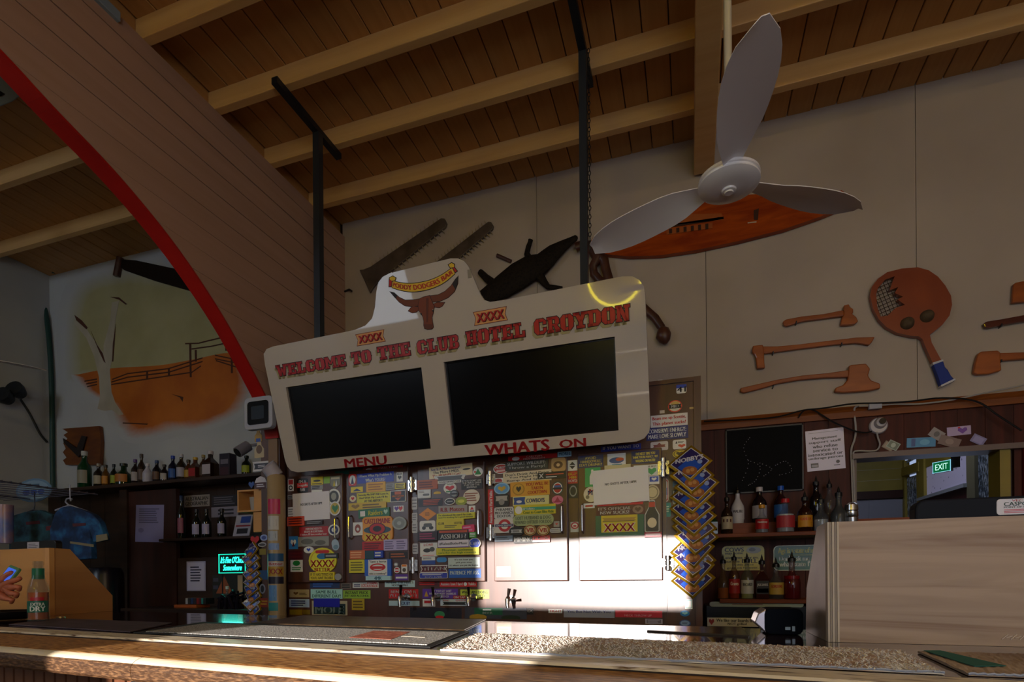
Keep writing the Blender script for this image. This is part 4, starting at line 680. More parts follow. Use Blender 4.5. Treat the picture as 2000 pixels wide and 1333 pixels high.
# hanging poles and ceiling brackets (built in the sign's own frame)
inv = Euler(SROT).to_matrix().inverted()
def loc_s(p): return tuple(inv @ (Vector(p)-SO))
for (px, py0, py1), yb in (((633, 240, 660), (2.60, 3.10)), ((1153, 60, 560), (2.55, 3.10))):
    p = onY(px, (py0+py1)/2, 2.93); zb = onY(px, py1, 2.93).z-.16; q = .022 if px < 1000 else .02
    m3 = MB().box(p.x-q, p.x+q, 2.93-q, 2.93+q, zb, ZR-.035); m3.v = [loc_s(v) for v in m3.v]; m3.build('pole', mat('#30353d', 0.45, metal=.3), sg)
    m3 = MB().box(p.x-.02, p.x+.02, yb[0]-.05, yb[1]+.05, ZR-.037, ZR-.001); m3.v = [loc_s(v) for v in m3.v]; m3.build('ceiling_bracket', mat('#22262c', 0.45, metal=.3), sg)
ch = MB(); xq = onY(1164, 330, 2.95).x
for k in range(46):
    zc = 2.99+.0235*k
    a = [(math.cos(t*math.pi/3)*.007, math.sin(t*math.pi/3)*.014) for t in range(7)]
    ch.tube([(xq+(u if k % 2 else 0), 2.95+(0 if k % 2 else u), zc+v) for u, v in a], .0022, 5)
solo('hanging_chain', ch, M_dsteel, 'thin metal chain hanging beside the right sign pole', 'chain')
# ================================================================== CEILING FAN
def fan(loc, rots, label, rodtop, half):
    f = thing('ceiling_fan', label, 'fan', loc, local=True, group='ceiling fans')
    MB().lathe([(.0, -.030), (.014, -.030), (.016, -.026), (.024, -.024), (.026, -.018), (.06, -.015), (.092, -.008), (.106, .000), (.107, .004), (.101, .006), (.101, .012), (.107, .014), (.106, .024), (.094, .034), (.05, .045), (.02, .06), (.0, .06)], n=40).build('motor', mat('#f4f2f3', 0.25, coat=.3), f, smooth=True)
    MB().lathe([(.0, .05), (.014, .05), (.014, rodtop), (0, rodtop)], n=14).build('down_rod', mat('#cfc4a8', 0.4), f, smooth=True)
    MB().lathe([(.0, rodtop-.09), (.03, rodtop-.09), (.06, rodtop-.02), (.06, rodtop), (0, rodtop)], n=20).build('canopy', M_fan, f, smooth=True)
    for a in rots:
        b = MB(); n = 10; va = []; wr_ = [.030, .044, .058, .070, .076, .080, .082, .080, .072, .056, .02]
        for i in range(n+1):
            r = .092+(half+.008)*i/n; q = wr_[i]; tw = .022*(1-.5*i/n)
            va.append((r, -q, -tw*min(1, i/3+.3)+.014)); va.append((r, 0, .022)); va.append((r, q, tw*min(1, i/3+.3)+.014))
        top_ = [(x, y, z+.003) for x, y, z in va]; fs = []
        for i in range(n):
            for j in (0, 1): fs.append((i*3+j, (i+1)*3+j, (i+1)*3+j+1, i*3+j+1))
        N0 = len(va); fs2 = [tuple(x+N0 for x in q[::-1]) for q in fs]
        rim = [0]+[i*3 for i in range(1, n+1)]+[n*3+1, n*3+2]+[i*3+2 for i in range(n-1, -1, -1)]+[1]
        sid = [(rim[i], rim[(i+1) % len(rim)], rim[(i+1) % len(rim)]+N0, rim[i]+N0) for i in range(len(rim))]
        b.add(va+top_, fs+fs2+sid); M = Matrix.Rotation(R(a), 3, 'Z'); b.v = [tuple(M @ Vector(v)) for v in b.v]
        b.build('blade', M_fan, f, smooth=True)
    return f
HB = onY(1436, 362, 2.16)
fan(tuple(HB), (155, 34, -86), 'white three-blade ceiling fan in front of the cream wall', ZC-HB.z-.0, .50)
HF = onY(-95, 690, 2.6)
fan((HF.x, HF.y, HF.z), (62, 182, 302), 'ceiling fan at the left edge with only one blade tip showing', ZC-HF.z, .46)
# ================================================================== THINGS ON THE CREAM WALL
def wallpoly(c, pts, Yp=YW): return [(onY(*cp(c, x, y), Yp).x, onY(*cp(c, x, y), Yp).z) for x, y in pts]
def sawfish(p0, p1, w0, w1, label, flare):
    a, b = onY(*cp('H', *p0), YW-.02), onY(*cp('H', *p1), YW-.02); d = (b-a); Ln = d.length; d = d.normalized(); nrm = Vector((-d.z, 0, d.x))
    t = thing('sawfish_rostrum', label, 'saw', tuple(a), group='sawfish saws on the cream wall'); q = []
    prof = [(0, w0*1.5), (.04, w0*1.25), (.12, w0), (.9, w1), (.97, w1*.95), (1, w1*.5)]
    up_ = [a+d*(Ln*u)+nrm*v for u, v in prof]; dn = [a+d*(Ln*u)-nrm*v for u, v in prof]
    MB().prism([(p.x, p.z) for p in up_+dn[::-1]], YW-.028, YW-.008).build('blade', M_rost, t, bev=.005)
    for s in (1, -1):
        for k in range(17):
            u = .14+.84*k/17; wv = w0+(w1-w0)*(u-.12)/.8; c = a+d*(Ln*u)+nrm*(s*wv); e = c+nrm*(s*.030)+d*.006
            MB().tube([(c.x, YW-.018, c.z), (e.x, YW-.018, e.z)], [.0055, .002], 6).build('tooth', mat('#a89878', 0.5), t)
sawfish((320, 770), (1140, 165), .075, .045, 'long grey sawfish saw, the left one above the sign', 1)
sawfish((985, 700), (1605, 195), .055, .038, 'shorter grey sawfish saw, right of the longer one', 1)
solo('timber_peg', MB().tube([onY(981, 499, YW-.012), onY(1008, 511, YW-.012)], .014, 8), M_branch, 'short brown stick fixed on the wall above the crocodile', 'stick')
cr_ = thing('carved_crocodile', 'dark crocodile mounted head up on the cream wall behind the sign', 'crocodile', tuple(onY(1030, 550, YW)))
K = lambda x, y, d=.05: onY(*cp('K', x, y), YW-d)
MB().tube([K(-60, 760), K(90, 690), K(250, 600), K(400, 500), K(540, 415), K(640, 375), K(700, 320), K(760, 265), K(860, 195), K(930, 150), K(980, 123), K(995, 115)], [.03, .062, .092, .105, .098, .078, .072, .062, .040, .026, .022, .008], 14, flat=.42).build('body', M_croc, cr_, smooth=True)
for pts, rr in (([(560, 400), (520, 330), (497, 280), (510, 220), (530, 165), (535, 145)], (.03, .026, .022, .02, .017, .019)), ([(180, 610), (150, 560), (90, 510), (50, 470), (35, 455)], (.04, .032, .026, .024, .022)), ([(620, 500), (660, 560), (700, 605), (760, 610), (830, 625)], (.034, .026, .02, .018, .02))):
    MB().tube([K(x, y, .035) for x, y in pts], list(rr), 8).build('leg', M_croc, cr_, smooth=True)
bo = thing('carved_branch_figure', 'dark red-brown bent branch carving behind the sign\'s right end', 'carving', tuple(onY(1190, 520, YW)))
for pts, rr, nm in (([(975, 220), (1060, 180), (1150, 250), (1190, 330), (1140, 400), (1150, 480), (1200, 540), (1290, 590)], (.034, .034, .04, .042, .030, .030, .030, .03), 'branch'), ([(1190, 300), (1250, 340), (1265, 430), (1285, 500), (1310, 590), (1420, 680), (1560, 740), (1650, 830), (1740, 910), (1800, 1000), (1815, 1050)], (.04, .034, .032, .032, .034, .034, .03, .028, .028, .026, .024), 'branch'), ([(1795, 1000), (1812, 1030), (1818, 1080), (1830, 1130), (1832, 1160)], (.02, .042, .052, .036, .012), 'end_knob')):
    MB().tube([K(x, y, .05) for x, y in pts], list(rr), 10, flat=.8).build(nm, M_branch, bo, smooth=True)
# varnished slab with a carved hotel
sl = thing('carved_timber_slab', 'large varnished leaf-shaped timber slab with carved hotel behind the fan', 'plaque', tuple(onY(1400, 480, YW)))
slab = [(1160, 487), (1172, 470), (1210, 448), (1280, 425), (1350, 405), (1440, 392), (1540, 384), (1620, 381), (1638, 381), (1645, 384), (1652, 381), (1660, 387), (1668, 388), (1673, 396), (1672, 404), (1660, 412), (1610, 432), (1540, 456), (1450, 479), (1370, 496), (1300, 506), (1240, 508), (1190, 503), (1170, 497)]
MB().prism(wallpoly('P', slab), YW-.045, YW-.008).build('board', M_slab, sl)
hb = MB()
for pts, mi in (([(1312, 443), (1330, 428), (1420, 426), (1424, 438), (1310, 450)], 1), ([(1306, 449), (1424, 432), (1424, 437), (1306, 455)], 0), ([(1313, 456), (1402, 444), (1402, 454), (1313, 467)], 1)): hb.prism(wallpoly('P', pts), YW-.049, YW-.045, mi)
for k in range(6): hb.prism(wallpoly('P', [(1318+14*k, 456-1.9*k), (1324+14*k, 455.2-1.9*k), (1324+14*k, 464-1.6*k), (1318+14*k, 465-1.6*k)]), YW-.0505, YW-.049, 0)
hb.prism(wallpoly('P', [(1470, 443), (1487, 441), (1487, 443), (1470, 445)]), YW-.047, YW-.045, 2); hb.prism(wallpoly('P', [(1482, 420), (1492, 416), (1490, 438), (1482, 438)]), YW-.047, YW-.045, 0)
hb.build('carved_picture', [mat('#3a1a0a'), mat('#a8561c'), mat('#c8b8a0')], sl)
# carved axes
def axe(label, handle, headp, m=M_carv, pegs=()):
    h = wallpoly('T', handle); t = thing('carved_axe', label, 'axe', (h[0][0], YW, h[0][1]), group='carved wooden axes on the wall')
    MB().prism(h, YW-.03, YW-.008).build('handle', m, t, bev=.005)
    if headp: MB().prism(wallpoly('T', headp), YW-.036, YW-.006).build('head', m, t, bev=.006)
    for x, y in pegs:
        p = onY(*cp('T', x, y), YW-.02); MB().tube([(p.x, YW, p.z), (p.x, YW-.034, p.z), (p.x, YW-.036, p.z+.012)], .004, 6).build('peg', M_dsteel, t)
axe('small carved hatchet, topmost of three axes left of the giant bat', [(672, 578), (690, 565), (780, 548), (900, 535), (1010, 513), (1015, 545), (900, 560), (780, 575), (710, 598), (690, 602), (676, 595)], [(1010, 490), (1038, 483), (1045, 500), (1062, 510), (1062, 530), (1055, 537), (1078, 555), (1088, 578), (1070, 592), (1030, 598), (990, 598), (1000, 555), (1010, 540)], M_carv, ((750, 580), ))
axe('carved adze with hanging blade, middle of three axes left of the giant bat', [(560, 714), (640, 714), (760, 703), (950, 680), (1080, 665), (1180, 662), (1165, 690), (1148, 707), (1080, 695), (950, 705), (760, 728), (600, 750), (560, 755)], [(505, 712), (560, 707), (566, 745), (566, 800), (570, 835), (525, 838), (520, 780), (512, 760), (498, 745)], M_carv, ((618, 748), (1000, 700)))
axe('broad-headed carved axe, lowest of three left of the giant bat', [(432, 945), (520, 925), (640, 898), (780, 875), (920, 862), (1035, 845), (1035, 885), (900, 888), (760, 900), (640, 920), (540, 950), (450, 972), (432, 965)], [(1032, 825), (1048, 818), (1128, 812), (1150, 840), (1138, 878), (1155, 905), (1203, 922), (1205, 948), (1140, 962), (1000, 972), (952, 968), (958, 945), (1000, 930), (1025, 900)], M_carv, ((615, 935), ))
axe('carved axe head at the right edge, topmost one', [(1950, 372), (1965, 362), (2000, 355), (2120, 350), (2120, 460), (2000, 470), (1942, 475)], [], M_carv)
axe('dark red carved club handle at the right edge', [(1780, 590), (1800, 577), (1880, 565), (2000, 543), (2200, 520), (2200, 550), (2000, 578), (1900, 595), (1810, 613), (1790, 612)], [], M_carv2, ((1890, 595), ))
axe('carved axe with square head at the right edge, lowest one', [(1860, 752), (2000, 748), (2250, 745), (2250, 775), (2000, 785), (1870, 795)], [(1745, 760), (1765, 745), (1855, 740), (1870, 750), (1870, 800), (1875, 850), (1810, 868), (1740, 872), (1720, 862), (1730, 810)], M_carv, ((1885, 795), ))
# giant table-tennis bat
bt = thing('giant_bat', 'giant reddish timber bat with broken hole and blue handle', 'bat', tuple(onY(1830, 750, YW)))
outer = [(1155, 440), (1165, 390), (1200, 345), (1250, 310), (1330, 290), (1420, 283), (1480, 300), (1530, 335), (1570, 385), (1600, 440), (1605, 490), (1590, 550), (1550, 600), (1500, 640), (1480, 655), (1490, 700), (1540, 795), (1495, 815), (1450, 710), (1440, 680), (1420, 665), (1380, 662), (1300, 645), (1240, 612), (1200, 570), (1170, 510)]
holeP = [(1188, 430), (1200, 395), (1240, 350), (1292, 332), (1278, 365), (1262, 410), (1310, 392), (1290, 425), (1335, 445), (1305, 460), (1345, 490), (1300, 505), (1280, 520), (1250, 550), (1210, 555), (1192, 500)]
lo, lh = [[Vector((a, b, 0)) for a, b in wallpoly('T', P)] for P in (outer, holeP)]
ts = tessellate_polygon([lo, lh]); fl = lo+lh; b_ = MB(); b_.add([(p.x, YW-.04, p.y) for p in fl], [tuple(t) for t in ts]); b_.add([(p.x, YW-.008, p.y) for p in fl], [tuple(t)[::-1] for t in ts])
for lp in (lo, lh): k = len(lp); b_.add([(p.x, YW-.04, p.y) for p in lp]+[(p.x, YW-.008, p.y) for p in lp], [(i, (i+1) % k, (i+1) % k+k, i+k) for i in range(k)])
b_.build('blade', M_bat, bt)
net = MB(); poly = [(p.x, p.y) for p in lh]
def inside(x, y, P):
    r = False
    for i in range(len(P)):
        (x1, y1), (x2, y2) = P[i-1], P[i]
        if (y1 > y) != (y2 > y) and x < (x2-x1)*(y-y1)/(y2-y1)+x1: r = not r
    return r
xs = [p[0] for p in poly]; zs = [p[1] for p in poly]
cxm, czm = sum(xs)/len(xs), sum(zs)/len(zs)
for ang in (18, 108):
    d = Vector((math.cos(R(ang)), math.sin(R(ang)))); nn = Vector((-d.y, d.x))
    for k in range(-9, 10):
        run = [t*.004-.2 for t in range(101) if inside(cxm+nn.x*k*.022+d.x*(t*.004-.2), czm+nn.y*k*.022+d.y*(t*.004-.2), poly)]
        if len(run) > 2:
            a, c = run[0]-.006, run[-1]+.006
            net.tube([(cxm+nn.x*k*.022+d.x*a, YW-.022, czm+nn.y*k*.022+d.y*a), (cxm+nn.x*k*.022+d.x*c, YW-.022, czm+nn.y*k*.022+d.y*c)], .0022, 5)
net.build('string_net', mat('#3a2416', 0.6), bt)
for x, y in ((1372, 575), (1483, 535)):
    p = onY(*cp('T', x, y), YW-.045); MB().lathe([(0, -.036), (.018, -.033), (.032, -.018), (.037, 0)], (p.x, YW-.04, p.z), 18, ax=Matrix.Rotation(R(-90), 3, 'X')).build('ball', proc('dull_ball_felt', '#4a3a26', '#5c4a32', (30, 30, 30), 4, .8, .3), bt, smooth=True)
MB().prism(wallpoly('T', [(1492, 812), (1548, 795), (1560, 835), (1575, 850), (1590, 880), (1612, 905), (1535, 940), (1520, 890)]), YW-.045, YW-.006).build('grip', mat('#16338c', 0.6), bt, bev=.005)
MB().prism(wallpoly('T', [(1490, 812), (1548, 794), (1550, 803), (1494, 823)]), YW-.047, YW-.006).build('grip_band', mat('#cfcfd4', 0.6), bt)
MB().prism(wallpoly('T', [(1533, 936), (1612, 898), (1615, 908), (1538, 944)]), YW-.047, YW-.006).build('grip_band', mat('#cfcfd4', 0.6), bt)
hk = onY(688, 570, YW); solo('wall_hook', MB().tube([(hk.x-.05, YW-.004, hk.z), (hk.x+.03, YW-.02, hk.z+.004), (hk.x+.06, YW-.03, hk.z-.02)], .007, 6), M_dsteel, 'small dark hook on the cream wall left of the sign', 'hook')
# ================================================================== RIGHT BACK BAR
solo_boards = []
YS1 = 3.62
def shelf(name, label, px0, py0, px1, yfront, depth_to, xr, m=M_shelf, th=.024):
    p = onY(px0, py0, yfront); xq = onY(px1, py0, yfront).x
    return solo(name, MB().box(p.x, xr if xr else xq, yfront, depth_to, p.z-th, p.z), m, label, 'shelf', bev=.003), p.z
_, ZU = shelf('bottle_shelf', 'upper back bar shelf holding spirit bottles right of the nut packets', 1385, 1044, 1700, 3.58, YW-.015, 1.9)
_, ZLo = shelf('bottle_shelf', 'lower back bar shelf with pouring bottles below the tin signs', 1405, 1171, 1700, 3.58, YW-.015, 1.9)
xa = onY(1385, 1044, 3.74).x
solo('shelf_riser', MB().box(xa+.06, 1.5, 3.74, YW-.016, ZU+.001, ZU+.075), M_shelf, 'raised step at the back of the upper bottle shelf', 'riser'); ZST = ZU+.076
PROF = {'std': [(0, 0), (.92, 0), (1, .02), (1, .56), (.9, .64), (.42, .76), (.36, .80), (.36, .93), (.4, .94), (.4, .97)],
        'wine': [(0, 0), (.92, 0), (1, .02), (1, .56), (.94, .62), (.5, .74), (.4, .80), (.38, .94), (.42, .95), (.42, .98)],
        'round': [(0, 0), (.9, 0), (1, .04), (1, .42), (.9, .52), (.5, .64), (.36, .72), (.34, .92), (.4, .93), (.4, .97)],
        'taper': [(0, 0), (.86, 0), (.92, .03), (1, .45), (.96, .56), (.55, .72), (.36, .8), (.32, .94), (.36, .96)],
        'stubby': [(0, 0), (.94, 0), (1, .03), (1, .50), (.92, .58), (.6, .74), (.5, .80), (.48, .93), (.52, .94), (.52, .99), (.44, 1.0)]}
def bottle(name, label, pos, h, r, prof='std', glass='#1a2a16', trans=0.0, lab=None, cap=None, pour=False, liquid=None, group=None, text=None, textcol='#202020', square=False, lab2=None, rough=.08):
    b = thing(name, label, 'bottle', tuple(pos), group=group, local=True); n = 4 if square else 20
    k = .90 if (cap and not pour) else (.82 if pour else 1.0)
    P = [(max(q*r, .0001), z*h*k) for q, z in PROF[prof]]
    gm = mat(glass, rough, trans=trans, coat=.2)
    mb = MB()
    if square:
        rot = Matrix.Rotation(R(45), 3, 'Z'); mb.lathe([(q*1.30 if z < .62*h*k else q*1.1, z) for q, z in P], n=4, ax=rot)
    else: mb.lathe(P+[(.0001, P[-1][1])], n=n)
    mb.build('glass', gm, b, smooth=not square, bev=.006 if square else 0)
    if liquid:
        lv = liquid[1]; MB().lathe([(.0001, .004), (r*.9, .004), (r*.9, h*k*lv), (.0001, h*k*lv)], n=18).build('liquid', mat(liquid[0], 0.15), b, smooth=True)
    if lab:
        z0, z1 = h*k*.14, h*k*.5; rr = r*1.012; seg = 12; a0 = R(-90-75); lm = MB()
        if square: lm.box(-r*.86, r*.86, -r*.945, -r*.925, z0, z1)
        else:
            v = []
            for i in range(seg+1):
                a = a0+R(150)*i/seg; v += [(rr*math.cos(a), rr*math.sin(a), z0), (rr*math.cos(a), rr*math.sin(a), z1)]
            lm.add(v, [(2*i, 2*i+2, 2*i+3, 2*i+1) for i in range(seg)])
        lo_ = lm.build('paper_label', mat(lab, .5), b, smooth=not square)
        pm = MB(); yy = -r*(1.03 if not square else .955)
        bend = (lambda x, z: (x, z))
        def addp(fn):
            t = MB(); fn(t)
            if square: pm.add(t.v, t.f, t.m[0] if t.m else 0)
            else: pm.add([(rr*1.012*math.sin(x/rr), -rr*1.012*math.cos(x/rr), z) for x, y, z in t.v], t.f, t.m[0] if t.m else 0)
        ok = False
        if lab2: addp(lambda t: t.box(-r*.8, r*.8, yy, yy, z0+(z1-z0)*.1, z0+(z1-z0)*.42, 0)) ; ok = True
        if text: addp(lambda t: put_text(t, text, -r*.75, z0+(z1-z0)*.56, r*.75, z0+(z1-z0)*.8, yy, 1)); ok = True
        if ok: pm.build('print', [mat(lab2 or lab, .5), mat(textcol, .5)], lo_)
    zt = P[-1][1]; cr2 = r*.42
    if pour:
        MB().lathe([(.0001, zt-.002), (cr2*1.15, zt-.002), (cr2*1.1, zt+.018), (cr2*.55, zt+.024), (cr2*.35, zt+.04), (.0001, zt+.06)], n=12).build('pourer', mat(cap or '#101014', .35), b, smooth=True)
    elif cap:
        MB().lathe([(.0001, zt-h*.06), (cr2*1.12, zt-h*.06), (cr2*1.12, zt+h*.05), (cr2, zt+h*.055), (.0001, zt+h*.055)], n=14).build('cap', mat(cap, .35), b, smooth=True)
    return b
def at(px, ytop, Yp, z):
    """X of a pixel column on depth Yp, and the height of a thing that stands at z and reaches pixel row ytop"""
    p = onY(px, ytop, Yp); return (p.x, Yp, z), p.z-z
G1 = 'bottles on the upper back bar shelf'; G2 = 'bottles on the lower back bar shelf'
def rb(c, x, ytop, wpx, Yp, z, label, group, **k):
    px, py = cp(c, x, ytop); pos, h = at(px, py, Yp, z); r = wpx/CROP[c][2]/F*Yp/1.09/2
    return bottle('spirit_bottle', label, pos, h, r, group=group, **k)
UF, UB = 3.64, 3.83
rb('R', 52, 300, 84, UF, ZU, 'square green bottle with orange band beside the nut packets', G1, glass='#1c3a1c', lab='#bdbfc4', lab2='#b8481c', cap='#14261a', square=True)
rb('R', 165, 165, 85, UF, ZU, 'dark whiskey bottle with cream label, second on upper shelf', G1, glass='#2a1a10', lab='#b7a88a', pour=True, text='III', textcol='#4a1c1c')
rb('R', 248, 110, 95, UB, ZST, 'white coconut liqueur bottle with brown emblem', G1, glass='#d0cdd0', rough=.3, lab='#d0cdd0', lab2='#8a5a2a', pour=True, text='MALIBU', textcol='#3a3034', prof='taper')
rb('R', 415, 105, 105, UB, ZST, 'dark bottle with white cap behind the red-labelled bottle', G1, glass='#1a0f14', lab='#a9a6b4', cap='#c8c4cc', pour=False)
rb('R', 432, 245, 96, UF, ZU, 'clear bottle with red and blue label and yellow cap', G1, glass='#c9ced6', trans=.9, lab='#b01c22', lab2='#2a4a8a', cap='#d0901c', text='Hennessey', textcol='#e0dcd4', prof='round', liquid=('#8f98a8', .5))
rb('R', 578, 95, 98, UB, ZST, 'bottle with bright blue cap behind the red-capped bottle', G1, glass='#2a1014', lab='#2a6ac0', cap='#1c5ac8')
rb('R', 612, 195, 130, UF, ZU, 'wide clear tequila bottle with red cap', G1, glass='#c4c8d0', trans=.9, lab='#a82c34', lab2='#b8a040', cap='#b01418', prof='round', liquid=('#a8acb4', .55))
rb('R', 762, 165, 102, UF, ZU, 'dark coffee liqueur bottle with yellow and orange label', G1, glass='#2a1008', lab='#c88a1c', lab2='#a8681c', pour=True, text='KAHLUA', textcol='#c03a10')
rb('R', 850, 40, 92, UB, ZST, 'tall dark wine-shaped bottle with pourer near the plywood box', G1, glass='#140c10', pour=True, prof='wine')
rb('R', 885, 190, 105, UF, ZU, 'clear bottle with silver reflections beside the plywood box', G1, glass='#c9ced6', trans=.95, prof='round', pour=True, liquid=('#a8b0bc', .4))
rb('R', 952, 60, 80, UB, ZST, 'tall clear bottle with dark pourer behind the plywood box', G1, glass='#b8bcc4', trans=.9, pour=True, prof='std')
rb('R', 1022, 125, 108, UF, ZU, 'smoky grey frosted bottle with pourer behind the plywood box', G1, glass='#3c3e40', rough=.4, pour=True, prof='round')
(p_, h_) = at(*cp('R', 1118, 240), UF, ZU)
solo('cocktail_shaker', MB().lathe([(.0001, 0), (.028, 0), (.034, h_*.3), (.036, h_*.45), (.033, h_*.47), (.036, h_*.5), (.036, h_*.66), (.032, h_*.68), (.036, h_*.71), (.034, h_*.9), (.02, h_*.97), (.0001, h_)], p_, 20), M_steel, 'stacked steel jigger cups beside the white cables', 'cups', smooth=True)
rb('R', 128, 640, 92, UF+.02, ZLo, 'small amber bottle, leftmost on lower shelf', G2, glass='#c9a060', trans=.8, liquid=('#c0601c', .3), pour=True, prof='round')
rb('R', 213, 610, 82, UF, ZLo, 'whisky bottle with red label and amber base', G2, glass='#a86a34', trans=.7, lab='#9c1c20', pour=True, text='Grants', textcol='#e0d8c8', liquid=('#b02c10', .4))
rb('R', 312, 630, 92, UF, ZLo, 'pale green rum bottle with white label', G2, glass='#a8c4a4', trans=.85, lab='#c0c4c4', lab2='#5a6a5a', pour=True, text='BACARDI', textcol='#3a3c40', liquid=('#b8c088', .3))
rb('R', 425, 645, 98, UF, ZLo, 'square black-labelled whiskey bottle', G2, glass='#3a1c18', lab='#141416', pour=True, text='JACK DANIELS', textcol='#c9c9c9', square=True, lab2='#3a3c40')
rb('R', 532, 675, 108, UF, ZLo, 'clear gin bottle with yellow and red label', G2, glass='#c0c4c0', trans=.9, lab='#c0a048', lab2='#c8b878', pour=True, text='GORDONS', textcol='#a81c14', prof='round')
rb('R', 655, 620, 120, UF, ZLo, 'glass bottle of dark red liquid, rightmost on lower shelf', G2, glass='#b0343c', trans=.6, liquid=('#7a0f14', .6), pour=True, prof='round')
# tin signs
def tin(name, label, c, x0, y0, x1, y1, bg, prints, Yp, cat='sign', shape='round', group=None, tilt=0, tk=.002):
    b = pbox(c, x0, y0, x1, y1, Yp); t = thing(name, label, cat, ((b[0]+b[2])/2, Yp, b[1]), group=group)
    decal(t, Yp, b, bg, prints, shape, 'plate', tilt=R(tilt), tk=tk); return t
YP = YW-.014
tin('tin_sign', 'yellow tin cow joke sign behind the lower shelf bottles', 'R', 120, 575, 445, 765, '#b3a63c', [('t', 'COWS', '#1c1c30', .07, .76, .52, .93), ('t', 'may come', '#2a2a20', .08, .62, .5, .73), ('t', 'and cows may go,', '#2a2a20', .08, .45, .86, .57), ('t', 'but the', '#2a2a20', .08, .32, .42, .42), ('t', 'BULL', '#1c1c30', .48, .3, .84, .46), ('t', 'in this place', '#2a2a20', .25, .18, .75, .27), ('t', 'goes on forever.', '#2a2a20', .12, .05, .86, .15), ('oval', '#8a8a80', .58, .68, .92, .95), ('oval', '#3a3a3a', .64, .76, .8, .9)], YP)
tin('tin_sign', 'green tin joke sign half hidden by the plywood box', 'R', 515, 570, 900, 765, '#cfd0b8', [('round', '#10553c', .015, .03, .985, .97), ('t', 'Age is a state of mind.', '#c4bc3a', .1, .62, .95, .9), ('t', "Don't ask me", '#cfd4cc', .12, .38, .72, .58), ('t', "what state I'm in", '#cfd4cc', .12, .16, .95, .36), ('rect', '#c4bc3a', .3, .6, .95, .615)], YP)
tin('lizard_sticker', 'long white lizard joke strip below the lower bottle shelf', 'R', 0, 1128, 420, 1195, '#b8b6b0', [('heart', '#8a2420', .03, .15, .13, .85), ('t', 'We like our lizards frilled', '#22242a', .17, .52, .95, .9), ('t', 'NOT grilled', '#22242a', .38, .1, .72, .45)], 3.57, 'sticker', 'rect')
tin('rolled_poster', 'pale rolled sheet lying under the lower bottle shelf', 'R', 20, 1005, 740, 1045, '#7f8a80', [('lines', '#6a4a4a', .25, .3, .6, .7, 1)], 3.60, 'sheet', 'pill')
xa_ = onY(1378, 1190, 3.58).x
solo('under_bench_fridge', MB().box(cx1+.03, 1.9, 3.60, YW-.016, 0.0, onY(1400, 1183, 3.6).z), mat('#0f1420', 0.25), 'dark bench cabinet under the lower bottle shelf', 'cabinet', bev=.006)
# boards, papers, notes, camera and cables on the stained wall
b = pbox('P', 1421, 834, 1573, 962, YP-.012); lb = thing('light_board', 'black dot-light board hanging above the spirit bottles', 'board', ((b[0]+b[2])/2, YP, b[1]))
MB().box(b[0], b[2], YP-.012, YP, b[1], b[3]).build('panel', mat('#0a0b10', 0.7, spec=.15), lb, bev=.002)
fr_ = MB(); e = .008
fr_.box(b[0], b[2], YP-.016, YP-.012, b[3]-e, b[3]).box(b[0], b[2], YP-.016, YP-.012, b[1], b[1]+e).box(b[0], b[0]+e, YP-.016, YP-.012, b[1], b[3]).box(b[2]-e, b[2], YP-.016, YP-.012, b[1], b[3]).build('frame', mat('#1c1e24', 0.4), lb)
dt = MB()
for path in ([(.22, .2), (.3, .45), (.24, .7), (.32, .85)], [(.3, .5), (.45, .4), (.4, .2), (.3, .12)], [(.45, .45), (.6, .35), (.5, .25)], [(.65, .4), (.78, .45), (.85, .3), (.7, .25)]):
    pts = smooth_curve(path, 4)
    for u, v in pts:
        x, z = b[0]+(b[2]-b[0])*u, b[1]+(b[3]-b[1])*v; dt.box(x-.0022, x+.0022, YP-.0135, YP-.012, z-.0022, z+.0022)
dt.build('light_dots', mat('#8a8894', 0.4), lb)
tin('paper_notice', 'white management notice with six lines of text on the stained wall', 'W', 85, 268, 425, 630, '#c9c3de', lines("Management\nsupport staff\nwho refuse\nservice to\nintoxicated or\nunderage patrons", '#2c2a3a', .25, .84)+[('rect', '#4a485a', .08, .93, .86, .936), ('rect', '#2c2a3a', .1, .08, .3, .19), ('rect', '#8a8698', .12, .1, .28, .15), ('oval', '#2c2a3a', .76, .14, .86, .22), ('lines', '#5a5868', .7, .08, .9, .12, 1)], YP, 'notice', 'rect', tilt=2.5, tk=.001)
NG = 'banknotes pinned above the servery'
def note(label, x0, y0, x1, y1, bg, pr, tilt, k): tin('banknote', label, 'W', x0, y0, x1, y1, bg, pr, YP-.001*k, 'banknote', 'rect', NG, tilt, .0006)
note('small folded green banknote, left of the pair nearest the camera dome', 765, 385, 870, 450, '#7a6a5a', [('rect', '#94826c', .1, .1, .9, .9)], -35, 1); note('pale green banknote overlapping the folded brown one', 805, 375, 912, 445, '#8f9a8c', [('rect', '#66705f', .08, .1, .92, .9), ('oval', '#a3ad9d', .3, .2, .7, .8)], -32, 3)
note('long blue banknote, widest of those over the servery', 978, 342, 1235, 426, '#3f86b4', [('rect', '#2c4c86', .16, .08, .3, .92), ('oval', '#5fa4c8', .45, .2, .8, .8)], -2, 1); note('grey banknote tilted above the long blue one', 1180, 270, 1310, 352, '#8c8484', [('oval', '#5c585a', .3, .2, .7, .8)], -38, 2)
note('purple and white banknote, topmost over the servery', 1337, 243, 1550, 322, '#b09ac0', [('heart', '#6a3a9a', .45, .15, .85, .85), ('rect', '#c02a3a', .46, .78, .56, .95)], 2, 1); note('crumpled brown banknote under the purple one', 1262, 335, 1455, 420, '#77625c', [('oval', '#8f7a70', .3, .2, .7, .8)], -22, 4)
note('small mauve banknote, rightmost over the servery', 1550, 325, 1680, 398, '#7e78a4', [('rect', '#948cb8', .15, .15, .85, .85)], -32, 1)
